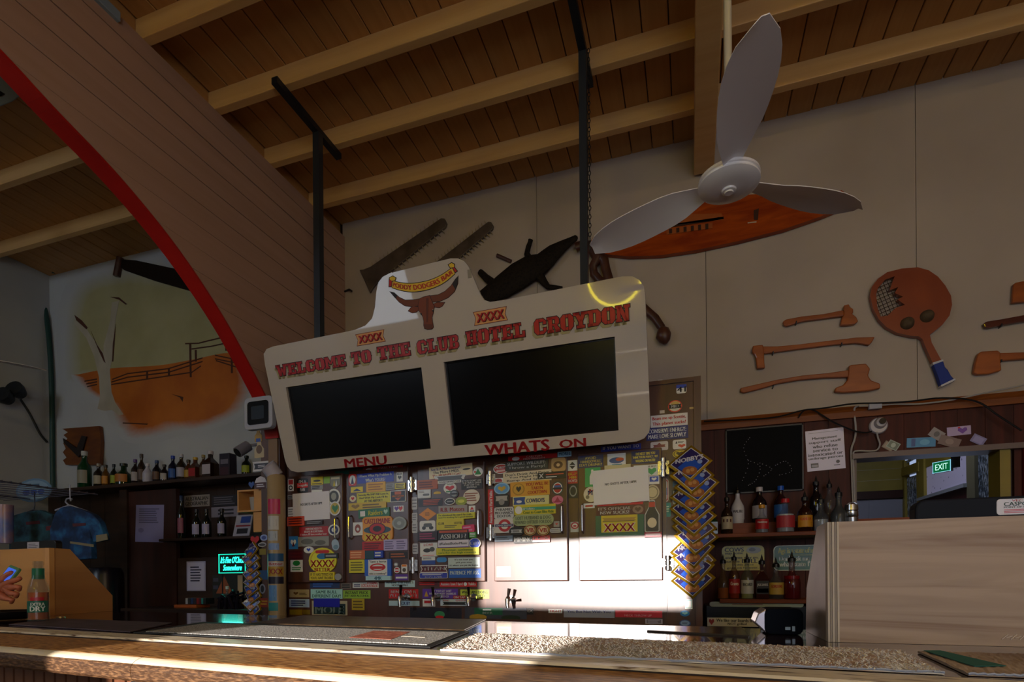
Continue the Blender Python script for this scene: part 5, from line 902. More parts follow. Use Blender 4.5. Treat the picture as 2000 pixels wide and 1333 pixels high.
cd = onY(*cp('W', 725, 240), YP); cm = thing('security_camera', 'white dome security camera on the stained wall', 'camera', tuple(cd))
ax_ = Matrix.Rotation(R(90), 3, 'X')
MB().lathe([(.0001, 0), (.05, 0), (.05, .012), (.044, .02), (.0001, .02)], cd, 24, ax=ax_).build('base', mat('#c9c2c6', .35), cm, smooth=True)
MB().lathe([(.034, .018), (.033, .03), (.026, .045), (.0001, .052)], cd+Vector((.006, 0, .012)), 20, ax=ax_).build('eyeball', mat('#b8b0b4', .3), cm, smooth=True)
MB().lathe([(.018, .04), (.018, .058), (.0001, .058)], cd+Vector((.010, 0, .016)), 16, ax=ax_).build('lens', mat('#141014', .15), cm, smooth=True)
def cable(name, label, c, pts, r, m, d=.012, cat='cable', Yb=YP):
    solo(name, MB().tube(smooth_curve([tuple(onY(*cp(c, x, y), Yb-d)) for x, y in pts], 5), r, 6), m, label, cat, smooth=True)
Wc, Kc = mat('#b0aaa4', .5), mat('#121012', .5)
cable('white_cable', 'white cable dropping from the rail past the servery to the shelf', 'W', [(560, 62), (525, 75), (517, 120), (528, 270), (515, 360), (485, 450), (487, 600), (490, 800), (495, 930), (500, 1080)], .006, Wc)
cable('white_cable', 'white cable looping from the dome camera to the servery corner', 'W', [(712, 290), (725, 350), (740, 400), (715, 450), (650, 462), (540, 460), (500, 490), (503, 650), (508, 900), (512, 1080)], .005, Wc, .02)
cable('white_cable', 'white cable running right along the wall rail', 'W', [(560, 62), (700, 58), (880, 45), (1100, 42), (1400, 5), (1700, -60), (2050, -130)], .005, Wc, .02, Yb=YW-.035)
cable('black_cable', 'black cable drooping across the stained wall', 'W', [(20, 165), (50, 120), (90, 95), (160, 100), (240, 150), (330, 205), (430, 250), (540, 290), (620, 298), (670, 285)], .005, Kc, .016, Yb=YP-.02)
cable('black_cable', 'thin black cable along the top rail of the stained wall', 'W', [(-820, 198), (-400, 180), (-150, 155), (60, 100), (250, 80), (500, 42), (750, 35), (1000, 22), (1300, -10), (1600, 20), (1800, 150), (2000, 280)], .005, Kc, .036, Yb=YP-.02)
p = onY(*cp('W', 705, 58), YP-.05); solo('cable_box', MB().box(p.x-.035, p.x+.035, YP-.056, YP-.03, p.z-.02, p.z+.014), mat('#a8a8b4', .4), 'small white cable junction box on the wall rail', 'junction box', bev=.004)
# ================================================================== NUT PACKETS
def packet_proto(loc, w, label, grp):
    t = thing('nut_packet', label, 'packet', tuple(loc), group=grp, local=True)
    dia = lambda k: [(0, -w*.52*k), (w*.62*k, w*.10*k), (.04*w*k, w*.62*k), (-w*.64*k, 0.03*w*k)]
    v = [(0, -.013, 0.02*w)]; d1, d2 = dia(1.02), dia(.86)
    m_ = MB(); m_.add([(a, 0, b) for a, b in d1]+[(a, -.006, b) for a, b in d2]+[(a, .006, b) for a, b in d2], [(0, 1, 5, 4), (1, 2, 6, 5), (2, 3, 7, 6), (3, 0, 4, 7), (8, 9, 1, 0), (9, 10, 2, 1), (10, 11, 3, 2), (11, 8, 0, 3), (4, 5, 6, 7), (11, 10, 9, 8)])
    m_.build('pouch', mat('#b08a1c', .25, metal=.6), t)
    f_ = MB(); f_.prism([(a, b) for a, b in dia(.86)], -.0072, -.006, 1); f_.prism([(a, b) for a, b in dia(.81)], -.0082, -.0072, 0); f_.prism([(a*.72, b*.72-.10*w) for a, b in dia(.76)], -.0086, -.0082, 2)
    f_.prism(ell(-.22*w, -.34*w, .2*w, -.06*w, 14), -.0092, -.0086, 3); f_.prism(ell(-.12*w, -.28*w, .0*w, -.14*w, 8), -.0096, -.0092, 4); f_.prism(ell(.0*w, -.24*w, .12*w, -.11*w, 8), -.0097, -.0092, 4); f_.prism(ell(.2*w, .0*w, .34*w, .14*w, 12), -.0096, -.0086, 5)
    f_.build('front_print', [mat('#241a5c', .3), mat('#c8c6c0', .3), mat('#1c50b8', .3), mat('#9a5a28', .4), mat('#c08a50', .4), mat('#8fa0d0', .4)], t)
    q = MB(); put_text(q, "NOBBY'S", -.40*w, .10*w, .36*w, .24*w, -.0102, 0, .03, warp=lambda x, z: (x, z+.16*x)); q.build('lettering', mat('#d4d2d8', .3), t)
    return t
def packets(c, pts, w, Yp, tag_):
    P0 = None
    for i, (x, y) in enumerate(pts):
        p = onY(*cp(c, x, y), Yp); p.y = Yp-.012*(len(pts)-1-i)*.12-(i % 2)*.004
        lab = f'blue and gold nut packet in the {tag_} hanging strip'
        if P0 is None: P0 = packet_proto(p, w, lab, tag_+' strip of nut packets'); o = P0; KIDS[P0.name] = [ob for ob in bpy.data.objects if ob.parent == P0]
        else: o = copy_tree(P0); o.location = p
        o.rotation_euler = (R(-14), R(random.uniform(-9, 9)), R(random.uniform(-12, 12)))
        yield o
right_pts = [(985, 705), (1000, 800), (1035, 870), (1000, 950), (995, 1045), (1010, 1120), (1010, 1195), (1025, 1265)]
rp = [cp('C', x, y) for x, y in right_pts]+[cp('D', x, y) for x, y in ((1300, 400), (1312, 495), (1300, 590), (1300, 700))]
pos_words = ['topmost', 'second from the top', 'third from the top', 'fourth from the top', 'fifth from the top', 'sixth from the top', 'seventh from the top', 'eighth from the top', 'ninth from the top', 'tenth from the top', 'eleventh from the top', 'lowest']
for i, o in enumerate(packets('P', rp, .185, YC-.05, 'right')): o['label'] = f'blue and gold nut packet, {pos_words[i]} in the strip beside the spirit bottles'
lp = [cp('L', x, y) for x, y in ((1412, 605), (1408, 650), (1415, 692), (1408, 735), (1412, 775), (1406, 815), (1412, 855), (1405, 895), (1412, 930))]
pos2 = pos_words[:8]+['lowest']
for i, o in enumerate(packets('P', lp, .115, 2.95, 'left')): o['label'] = f'blue and gold nut packet, {pos2[i]} in the dim strip beside the pipe'
for (xx, yy0, yy1, Yp, lab) in ((1353, 880, 1150, YC-.022, 'thin backing card behind the right strip of nut packets'), (496, 1062, 1195, 2.985, 'thin backing card behind the left strip of nut packets')):
    a, b_ = onY(xx, yy0, Yp), onY(xx, yy1, Yp); solo('hanging_card', MB().box(a.x-.035, a.x+.035, Yp, Yp+.003, b_.z, a.z), mat('#2a2a4a', .5), lab, 'card')
# ================================================================== BAR
BR = R(-6); c6, s6 = math.cos(R(6)), math.sin(R(6)); ZB = 1.07
bar = thing('bar_counter', 'long timber bar counter with worn rounded front ledge', 'bar', (0, 0, 0), (0, 0, BR), local=True)
prof = lambda pts, x0, x1, m, n, bev=0, **k: MB().prism(pts, x0, x1, fr=lambda a, b, d: (d, a, b)).build(n, m, bar, bev=bev, **k)
xj = -1.10
ZL = ZB-.007
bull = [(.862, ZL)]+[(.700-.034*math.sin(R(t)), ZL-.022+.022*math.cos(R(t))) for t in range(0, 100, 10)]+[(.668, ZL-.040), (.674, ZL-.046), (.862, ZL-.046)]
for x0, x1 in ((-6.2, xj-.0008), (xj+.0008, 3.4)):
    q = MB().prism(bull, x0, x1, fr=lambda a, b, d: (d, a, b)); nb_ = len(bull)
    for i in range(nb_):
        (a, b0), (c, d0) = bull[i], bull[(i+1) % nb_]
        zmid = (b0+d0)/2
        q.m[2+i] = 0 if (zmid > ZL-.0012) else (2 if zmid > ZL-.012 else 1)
    q.build('front_ledge', [M_ledge, M_lfront, M_sunedge], bar)
q = MB().prism([(.858, ZB-.06), (.858, ZB-.004), (.864, ZB), (.935, ZB), (.94, ZB-.002), (.94, ZB-.06)], -6.2, 3.4, fr=lambda a, b, d: (d, a, b)); q.m[2] = 1  # near-black front face paints in the shade of the step
q.build('edge_strip', [proc('pale_edge_strip', '#5a3c24', '#e6dcc8', (14, 90, 90), 7, .35, .1, lo=.33, hi=.45), mat('#1c0c06', .5)], bar)
prof([(.94, ZB-.05), (.94, ZB-.0004), (1.638, ZB-.0004), (1.645, ZB-.006), (1.645, ZB-.05)], -6.2, 3.4, M_bartop, 'counter_top')
xx = -3.2; brd_ = None
while xx < 1.6:
    bz = MB().prism([(0.003, .80), (.004, .79), (.042, .79), (.043, .80), (.043, .82), (.003, .82)], 0.08, ZL-.047, fr=lambda a, b, d: (a, b, d)) if brd_ is None else None
    if brd_ is None: brd_ = bz.build('front_board', M_barfront, bar); ob = brd_
    else: ob = brd_.copy(); COL.objects.link(ob); ob.parent = bar
    ob.location = (xx, 0, 0); xx += .047
MB().box(-6.2, 3.4, .82, .858, 0.0, ZL-.047).build('front_backing', M_dark, bar)
MB().box(xj-.02, xj+.025, .68, .785, ZL-.052, ZL-.0465).build('joint_plate', M_dsteel, bar)
# mats and towels
def mat_poly(pts, z): return [(onZ(x, y, z).x, onZ(x, y, z).y) for x, y in pts]
def slab_z(pts, z0, z1, mb=None, m=0): return (mb or MB()).prism(mat_poly(pts, z0), z0, z1, m, fr=lambda a, b, d: (a, b, d))
fxy = lambda a, b, d: (a, b, d)
m1 = thing('bar_mat', 'dark rubber bar mat at the left beside the beer bottle', 'bar mat', tuple(onZ(200, 1222, ZB)), group='bar mats')
slab_z([(15, 1222), (253, 1237), (335, 1219), (110, 1210)], ZB, ZB+.004).build('rubber', proc('dull_purple_rubber', '#3a2f38', '#544652', (20, 20, 20), 5, .6, .2), m1, bev=.002)
M_pile = proc('grey_rubber_pile', '#6a6c70', '#cfcfd0', (260, 320, 260), 3, .8, .6, lo=.42, hi=.66)
m2_ = thing('bar_mat', 'grey ribbed bar mat with red logo in the centre', 'bar mat', tuple(onZ(600, 1240, ZB)), group='bar mats')
slab_z([(258, 1238), (838, 1267), (915, 1236), (395, 1217)], ZB, ZB+.003).build('rubber_border', mat('#23262a', .5), m2_, bev=.002)
slab_z([(283, 1235), (832, 1261), (895, 1237), (400, 1219)], ZB+.003, ZB+.0045).build('pile', M_pile, m2_)
slab_z([(680, 1246), (762, 1250), (800, 1235), (728, 1233)], ZB+.0045, ZB+.0050).build('logo', proc('worn_red_print', '#8a3a2a', '#b8705a', (70, 70, 70), 4, .7, .3), m2_)
slab_z([(782, 1244), (828, 1246), (830, 1244), (784, 1242)], ZB+.0045, ZB+.0050).build('print', mat('#b8b4ac', .6), m2_)
m3_ = thing('bar_mat', 'wet brown bar mat behind the grey ribbed mat', 'bar mat', tuple(onZ(700, 1215, ZB)), group='bar mats')
slab_z([(488, 1219), (905, 1233), (948, 1212), (592, 1204)], ZB, ZB+.003).build('rubber', proc('wet_brown_rubber', '#2a1e14', '#4a3a28', (40, 120, 40), 5, .3, .4), m3_, bev=.002)
def towel(label, A, B, C, D, nx, ny, m, extra=None):
    A, B, C, D = [onZ(x, y, ZB+.006) for x, y in (A, B, C, D)]; t = thing('bar_towel', label, 'bar towel', tuple(A), group='bar towels'); q = MB(); v = []
    for j in range(ny+1):
        for i in range(nx+1):
            u, w_ = i/nx, j/ny; p = A.lerp(B, u).lerp(D.lerp(C, u), w_)
            v.append((p.x, p.y, ZB+.003+(random.uniform(0, .002) if j else .0)+(.0015*math.sin(u*40)**2 if j == 0 else 0)))
    n1 = nx+1; vb = [(x, y, ZB+.0005) for x, y, z in v]; N_ = len(v); fs = [(j*n1+i, j*n1+i+1, (j+1)*n1+i+1, (j+1)*n1+i) for j in range(ny) for i in range(nx)]
    ed = [(i, i+1) for i in range(nx)]+[(ny*n1+i+1, ny*n1+i) for i in range(nx)]+[((j+1)*n1, j*n1) for j in range(ny)]+[(j*n1+nx, (j+1)*n1+nx) for j in range(ny)]
    q.add(v+vb, fs+[(a, a+N_, b+N_, b) for a, b in ed]+[tuple(x+N_ for x in f[::-1]) for f in fs]); q.build('cloth', m, t)
    q = MB(); q.tube([(v[i][0], v[i][1], v[i][2]) for i in range(n1)], .0018, 6); q.build('hem', mat('#9aa4bc', .6), t); return t
M_tow = proc('patterned_towelling', '#a09a8c', '#cfcac4', (5, 9, 5), 3, .9, .3, c3='#b59a8c', dist=.6)
tw = towel('long pale patterned bar towel in the middle of the counter', (858, 1267), (1842, 1311), (1757, 1268), (932, 1235), 160, 26, M_tow)
fz = MB()
for k in range(5200):
    u, w_ = random.random(), random.random(); A, B, C, D = [onZ(x, y, ZB+.008) for x, y in ((862, 1265), (1835, 1309), (1757, 1268), (932, 1235))]
    p = A.lerp(B, u).lerp(D.lerp(C, u), w_); a = random.uniform(0, 6.28); l = random.uniform(.003, .008)
    fz.add([(p.x, p.y, ZB+.004), (p.x+.0025, p.y, ZB+.004), (p.x+l*math.cos(a), p.y+l*math.sin(a), ZB+.006+random.uniform(0, .0025))], [(0, 1, 2)], random.choice((0, 0, 0, 1, 2)))
tag(fz.build('pile', [mat('#c9c7c4', .9), mat('#ab9c96', .9), mat('#dcdbd8', .9)], tw), kind='stuff')
t5 = towel('pale bar towel with teal stripe at the right end of the counter', (1888, 1313), (2150, 1322), (2030, 1276), (1790, 1270), 40, 14, proc('pink_towelling', '#8d7a72', '#b5a394', (6, 6, 6), 3, .9, .3))
slab_z([(1802, 1272), (1834, 1272), (1962, 1302), (1900, 1303)], ZB+.0052, ZB+.0062).build('stripe', mat('#256a66', .8), t5)
solo('drink_tray', slab_z([(1262, 1236), (1462, 1247), (1448, 1230), (1265, 1226)], ZB-.002, ZB+.004), mat('#3a3634', .15), 'flat dark glossy tray mat near the far edge of the counter', 'tray', bev=.002)
# plywood screen box on the right
pbx = thing('plywood_box', 'large pale plywood box screening the till on the right of the bar', 'box', (.28, 1.32, ZB))
zt_ = onY(1605, 1021, 1.32).z; x0_ = onY(1605, 1021, 1.32).x+.012; th = .02
MB().box(x0_+.022, 1.15, 1.32, 1.32+th, ZB, zt_).build('front_panel', M_ply, pbx)
for k in range(5): MB().box(x0_+.0045*k, x0_+.0045*(k+1)-.0006, 1.320+(.0006 if k % 2 else 0), 1.32+th, ZB, zt_).build('ply_edge', mat('#8a8078' if k % 2 else '#b7aca0', .6), pbx)
_s = [onX(x, y, x0_) for x, y in ((1572, 1231), (1575, 1150), (1597, 1030))]
side = [(1.3205+th, ZB), (_s[0].y, ZB), (_s[1].y, _s[1].z), (_s[2].y, _s[2].z), (1.3205+th, zt_)]
MB().prism(side, x0_, x0_+.02, fr=fX).build('side_panel', M_plyside, pbx)
cbx = onY(1975, 1245, 1.318); ml = MB(); [ml.tube([(cbx.x-.016+.007*k, 1.3192, cbx.z-.005+.003*(k % 2)), (cbx.x-.006+.007*k, 1.3192, cbx.z+.005-.003*(k % 2))], .0012, 5) for k in range(5)]; ml.build('white_scrawl', mat('#c4b4a8', .7), pbx)
pos = thing('till_screen', 'dark till monitor behind the plywood box with white maker label', 'till', (.6, 1.5, ZB))
xa, xb = onY(1790, 1000, 1.46).x, 1.2; zz1 = onY(1850, 975, 1.46).z
MB().prism(rrect(xa, ZB+.06, xb, zz1, .02), 1.46, 1.50).build('monitor', mat('#0c1220', .6, spec=.2), pos, bev=.004)
MB().box(xa+.2, xa+.32, 1.47, 1.62, ZB, ZB+.06).build('stand', M_black, pos)
bb = pbox('W', 1765, 885, 2090, 1025, 1.46)
decal(pos, 1.46, bb, '#b9b6c0', [('t', 'VEC', '#a82430', .42, .82, .72, .95), ('t', 'CASPOS', '#1f4038', .2, .55, .95, .8), ('t', 'POINT OF SALE', '#1f4038', .2, .42, .95, .52), ('lines', '#a8343c', .2, .08, .9, .36, 3)], 'round', 'maker_label')
# card terminal
ct = thing('card_terminal', 'dark blue card payment terminal with silver face beside the plywood box', 'card terminal', tuple(onZ(1520, 1243, ZB)))
e0 = onZ(1492, 1240, ZB); fX2 = lambda a, b, d: (d, a, b); yb = e0.y
body = [(0, 0), (.105, 0), (.105, .045), (.09, .058), (.02, .052), (0, .04)]
xb0, xb1 = onY(1492, 1240, yb).x, onY(1568, 1240, yb).x; hz = onY(1530, 1190, yb).z-ZB
MB().prism(rrect(xb0, ZB, xb1, ZB+hz, .014), yb, yb+.10).build('body', mat('#070c18', .8, spec=.1), ct, bev=.004)
MB().prism([(xb0-.022, ZB+.028), (xb0+.004, ZB+.002), (xb0+.004, ZB+hz), (xb0-.014, ZB+hz-.012)], yb+.004, yb+.10).build('face', mat('#a49ca4', .25, metal=.7), ct, bev=.003)
MB().box(xb0+.045, xb0+.056, yb-.001, yb, ZB+.012, ZB+.019).box(xb0+.060, xb0+.066, yb-.001, yb, ZB+.009, ZB+.021).build('port', mat('#7f93b0', .3), ct)
# ================================================================== LEFT END OF THE BAR
lbx = thing('plywood_box', 'orange-brown plywood box with sloping side at the left of the bar', 'box', tuple(onZ(150, 1200, ZB)))
f0, f1, f2, f3 = onZ(96, 1203, ZB), onZ(219, 1194, ZB), None, None
d_ = (f1-f0).normalized(); n_ = Vector((-d_.y, d_.x, 0)); zt2 = onY(92, 1071, f0.y).z
def along(a, t): return (f0.x+d_.x*a-n_.x*-t, f0.y+d_.y*a+n_.y*t)
Ls = (f1-f0).length; zlow = onY(219, 1164, f1.y).z
MB().prism([(0, ZB), (Ls, ZB), (Ls, zlow), (Ls*.30, zt2), (0, zt2)], 0, .02, fr=lambda a, b, t: (*along(a, t), b)).build('side_panel', M_ply2, lbx)
MB().prism([(-.45, ZB), (0, ZB), (0, zt2), (-.45, zt2)], 0, .02, fr=lambda a, b, t: (f0.x+a, f0.y+t-.0, b)).build('front_panel', M_ply2, lbx)
p = onY(95, 1071, f0.y+.15); lt = thing('till_screen', 'black till monitor behind the left plywood box with pale label', 'till', (p.x, p.y, ZB))
MB().prism(rrect(p.x-.26, ZB+.02, p.x+.05, p.z+.035, .015), p.y, p.y+.03).build('monitor', M_black, lt, bev=.003)
decal(lt, p.y, (p.x-.14, p.z-.012, p.x-.06, p.z+.03), '#a8a4b0', [('lines', '#55525c', .1, .15, .9, .85, 4)], 'rect', 'maker_label')
# beer bottle on the bar
bp = onZ(74, 1214, ZB+.004); hb_ = onY(74, 1097, bp.y).z-bp.z
bb_ = thing('beer_bottle', 'clear beer bottle with green label standing on the left bar mat', 'bottle', (bp.x, bp.y, ZB+.0042), local=True, rot=(0, 0, R(66)))
r_ = .031
MB().lathe([(max(q*r_, .0001), z*hb_) for q, z in PROF['stubby']]+[(.012, hb_*1.0), (.012, hb_*.8), (r_*.9, hb_*.52), (r_*.94, .006), (.0001, .006)], n=28).build('glass', mat('#d9dccf', .03, trans=1.1), bb_, smooth=True)
MB().lathe([(.0001, .007), (r_*.9, .007), (r_*.92, hb_*.48), (.0001, hb_*.48)], n=28).build('beer', mat('#a8501a', .2), bb_, smooth=True)
def wrap(name, z0, z1, a0, a1, rr, m):
    q = MB(); v = []
    for i in range(17):
        a = R(a0+(a1-a0)*i/16); v += [(rr*math.cos(a), rr*math.sin(a), z0), (rr*math.cos(a), rr*math.sin(a), z1)]
    q.add(v, [(2*i, 2*i+2, 2*i+3, 2*i+1) for i in range(16)]); return q.build(name, m, bb_, smooth=True)
lbl = wrap('front_label', hb_*.15, hb_*.34, -170, -40, r_*1.02, mat('#0f5a48', .4))
wrap('neck_label', hb_*.70, hb_*.88, -180, 180, r_*.56, mat('#14684a', .4)); wrap('red_band', hb_*.345, hb_*.40, -140, -70, r_*1.02, mat('#a81c28', .4))
pm = MB(); t_ = MB(); put_text(t_, 'EXTRA', -.02, hb_*.26, .02, hb_*.31, 0); put_text(t_, 'DRY', -.022, hb_*.17, .022, hb_*.25, 0); rr = r_*1.04
pm.add([(rr*math.sin(x/rr-R(12)), -rr*math.cos(x/rr-R(12)), z) for x, y, z in t_.v], t_.f); pm.build('print', mat('#cfd8d4', .4), lbl)
hp_ = onZ(20, 1208, ZB+.007)
solo('coin_tray', MB().lathe([(.0001, 0), (.10, 0), (.115, .012), (.12, .03), (.11, .03), (.10, .012), (.0001, .008)], (hp_.x-.03, hp_.y, ZB+.0042), 28), M_black, 'black shallow dish at the left edge of the bar', 'dish', smooth=True)
# hand with phone (only the forearm and hand reach into the picture)
hq = lambda x, y, d: onY(x, y, bp.y+d)
per = thing('person', 'person reaching in from the left edge, holding a phone over the bar', 'person', tuple(hq(-60, 1200, .0)))
import bmesh
def skin(name, chains, m, parent, root=0):
    vs, es, rs = [], [], []
    for ch_, rad in chains:
        prev = None
        for (pt, r1) in zip(ch_, rad):
            if isinstance(pt, int): prev = pt; continue
            vs.append(tuple(Vector(pt)-OFF[parent.name])); rs.append(r1)
            if prev is not None: es.append((prev, len(vs)-1))
            prev = len(vs)-1
    me = bpy.data.meshes.new(name); me.from_pydata(vs, es, []); me.materials.append(m); ob = bpy.data.objects.new(name, me); COL.objects.link(ob); ob.parent = parent
    sk = ob.modifiers.new('skin', 'SKIN'); bm = bmesh.new(); bm.from_mesh(me); ly = bm.verts.layers.skin.verify()
    bm.verts.ensure_lookup_table()
    for v, r1 in zip(bm.verts, rs): v[ly].radius = (r1, r1)
    bm.verts[root][ly].use_root = True; bm.to_mesh(me); bm.free()
    sk.use_smooth_shade = True; sb = ob.modifiers.new('sub', 'SUBSURF'); sb.levels = 2; sb.render_levels = 2
    return ob
M_skin = proc('skin_tone', '#a5583a', '#b5674a', (40, 40, 40), 3, .5, .05)
hand_pts = [([hq(-230, 1175, -.05), hq(-120, 1170, -.02), hq(-50, 1168, .0), hq(-10, 1158, .01), hq(12, 1145, .01)], [.045, .040, .030, .026, .024]),
            ([2+1, hq(18, 1138, -.015), hq(34, 1133, -.018), hq(43, 1128, -.01)], [0, .011, .0095, .008]),
            ([3+1, hq(24, 1148, -.02), hq(38, 1147, -.022), hq(36, 1155, -.016)], [0, .011, .0095, .008]),
            ([3+1, hq(20, 1160, -.02), hq(33, 1160, -.022), hq(30, 1168, -.016)], [0, .011, .0095, .008]),
            ([2+1, hq(12, 1170, -.02), hq(25, 1172, -.02), hq(20, 1179, -.014)], [0, .010, .0085, .007]),
            ([2+1, hq(0, 1135, .0), hq(14, 1124, .012), hq(26, 1118, .016)], [0, .012, .0105, .009])]
skin('arm_and_hand', hand_pts, M_skin, per)
ph = thing('mobile_phone', 'mobile phone in pale green case held at the left edge', 'phone', tuple(hq(20, 1124, .02)), (R(-28), R(12), R(-8)), local=True)
MB().prism(rrect(-.038, -.03, .034, .034, .008), -.005, .005).build('case', mat('#5a8a5a', .5), ph, bev=.002)
MB().prism(rrect(-.032, -.026, .026, .024, .004), -.0058, -.005).build('screen', mat('#3a62d8', .3, emit=.7), ph)
cpn = onZ(117, 1208, ZB); solo('gold_coin', MB().lathe([(.0001, 0), (.016, 0), (.014, .006), (.0001, .007)], (cpn.x, cpn.y, ZB), 14), mat('#b0a078', .3, metal=.7), 'gold coin lying on the bar beside the beer bottle', 'coin')
# ================================================================== LEFT BAY BACK
YLb = 3.78
p0, p1 = onY(*cp('L', 400, 262), YLb), onY(*cp('L', 1420, 205), YLb)
ZS = (onY(*cp('L', 520, 252), YLb).z+onY(*cp('L', 1200, 212), YLb).z)/2
solo('bottle_shelf', MB().box(p0.x-.3, XA-.12, YLb-.14, YW-.03, ZS-.03, ZS), M_dark, 'long dark shelf of bottles under the mural', 'shelf', bev=.003)
GL = 'bottles on the shelf under the mural'
def lbot(x, ytop, w, label, **k):
    px, py = cp('L', x, ytop); pos, h = at(px, py, YLb-.05, ZS); r = w/2.854/F*YLb/.80/2*.95
    return bottle('display_bottle', label, pos, h, r, group=GL, **k)
lbot(482, 32, 78, 'tall green bottle with large cream label, leftmost under the mural', glass='#0f3a1e', lab='#8f8874', cap='#b8b8b0', prof='wine')
lbot(560, 105, 56, 'dark bottle with cream label beside the tall green bottle', glass='#1a1210', lab='#a89a80', cap='#8a8070'); lbot(600, 112, 46, 'bottle with orange and gold label under the mural', glass='#5a3a10', lab='#b8781c', cap='#2a2010')
lbot(645, 108, 40, 'dark bottle with yellow stripe under the mural', glass='#10180f', lab='#8f9a1c', cap='#101a2c'); lbot(700, 105, 92, 'broad dark green bottle with orange diamond label', glass='#0c2a12', lab='#a8641c', cap='#0a140c', prof='round')
lbot(765, 80, 46, 'bottle with purple cap under the mural', glass='#241a1c', lab='#a89c98', cap='#4a1c6a'); lbot(800, 48, 44, 'tall bottle with brown square cap under the mural', glass='#2a1c14', lab='#5a4438', cap='#3a2a20')
lbot(832, 105, 54, 'white bottle with pale emblem under the mural', glass='#b4b0bc', rough=.3, lab='#b4b0bc', lab2='#7a6a50', prof='taper', cap='#c8c4cc'); lbot(885, 88, 48, 'dark bottle with brown label and thin neck under the mural', glass='#120e14', lab='#5a3a24', cap='#1c3a6a', prof='wine')
lbot(927, 112, 46, 'short dark bottle with white label under the mural', glass='#160f10', lab='#a8a098', cap='#201a1a'); lbot(975, 60, 50, 'bottle with blue cap and blue label under the mural', glass='#14162a', lab='#1c4a8a', cap='#1c3a9c')
lbot(1022, 50, 54, 'bottle with white cap and pale label under the mural', glass='#2a2014', lab='#a09aa4', cap='#b8b4bc'); lbot(1062, 85, 48, 'amber bottle with yellow label under the mural', glass='#4a2a10', lab='#a8801c', cap='#2a1c10')
lbot(1100, 70, 58, 'bottle with slanted red label and yellow cap under the mural', glass='#4a2410', lab='#9c1c1c', cap='#b8921c', square=True); lbot(1145, 55, 44, 'slim amber bottle with gold cap under the mural', glass='#3a2210', lab='#4a3418', cap='#8f7638')
lbot(1185, 33, 70, 'square bottle with white label and white cap under the mural', glass='#2a1812', lab='#b0a6ac', cap='#b8b0b4', square=True); lbot(1385, 62, 52, 'dark bottle with yellow-green stripe at the shelf end', glass='#10180c', lab='#9aa01c', cap='#0f0f10')
px, py = cp('L', 1282, 62); (ps, hh) = at(px, py, YLb-.03, ZS); gb = thing('gift_box', 'dark purple bottle box at the right of the mural shelf', 'box', ps, local=True)
MB().box(-.055, .055, -.04, .04, 0, hh).build('carton', mat('#1e1424', .5), gb, bev=.003); MB().box(-.04, .04, -.0412, -.04, hh*.55, hh*.75).build('label_print', mat('#6a6470', .5), gb); MB().box(-.045, .045, -.0412, -.04, hh*.05, hh*.42).build('lower_print', mat('#3a1420', .5), gb)
# middle shelf
YMd = 3.70; zm = onY(*cp('L', 1120, 533), YMd).z; xm0, xm1 = onY(*cp('L', 945, 540), YMd).x, XA-.12
solo('bottle_shelf', MB().box(xm0, xm1, YMd-.1, YW-.03, zm-.022, zm), M_dark, 'short dark shelf of wine bottles below the mural shelf', 'shelf', bev=.003)
GW = 'wine bottles on the short shelf'
for x, yt, w, lab, kk in ((1018, 277, 48, 'slim wine bottle with pink label, leftmost on the short shelf', dict(lab='#8a4a5a', cap='#2a3a5a')), (1102, 358, 56, 'dark wine bottle with plain label, second on the short shelf', dict(lab='#a49cb8', cap='#141018')), (1158, 358, 58, 'dark wine bottle with plain label, third on the short shelf', dict(lab='#a49cb8', cap='#141018')), (1243, 355, 54, 'dark wine bottle with plain label, rightmost on the short shelf', dict(lab='#a49cb8', cap='#141018'))):
    px, py = cp('L', x, yt); pos_, h = at(px, py, YMd-.02, zm); bottle('wine_bottle', lab, pos_, h, w/2.854/F*YMd/.8/2*.85, 'wine', glass='#10140e', group=GW, **kk)
YPL = YW-.032
tin('name_plate', 'pale sign with two words above the wine bottles', 'L', 1035, 290, 1176, 355, '#8a8078', lines('AUSTRALIAN\nGEOGRAPHIC', '#2c2622'), YPL, shape='rect')
tin('name_plate', 'black sign with small rows of print beside the pale two-word sign', 'L', 1188, 290, 1335, 352, '#15131a', [('lines', '#55525c', .08, .12, .92, .9, 4)], YPL, shape='rect'); tin('name_plate', 'grey sign with two dark rows under the black sign', 'L', 1185, 355, 1335, 412, '#77727e', [('lines', '#24222a', .25, .15, .9, .85, 2)], YPL, shape='rect')
px, py = cp('L', 1348, 462); (ps, _h) = at(px, py, YMd-.06, zm); bs = thing('brochure_stand', 'sloping white brochure with blue picture on the short shelf', 'brochure', (ps[0], ps[1], zm), (R(-14), 0, 0), local=True)
hq2 = onY(*cp('L', 1348, 400), YMd).z-zm; MB().box(-.085, .085, -.003, .003, 0.002, hq2).build('board', mat('#a9a6b4', .5), bs); MB().box(-.03, .07, -.0045, -.003, hq2*.62, hq2*.92).build('picture', mat('#2a4a9c', .5), bs); MB().box(-.07, .08, -.0045, -.003, hq2*.45, hq2*.52).build('red_line', mat('#8a2430', .5), bs); MB().box(-.05, .06, -.0045, -.003, hq2*.12, hq2*.36).build('lower_picture', mat('#1c1a24', .5), bs)
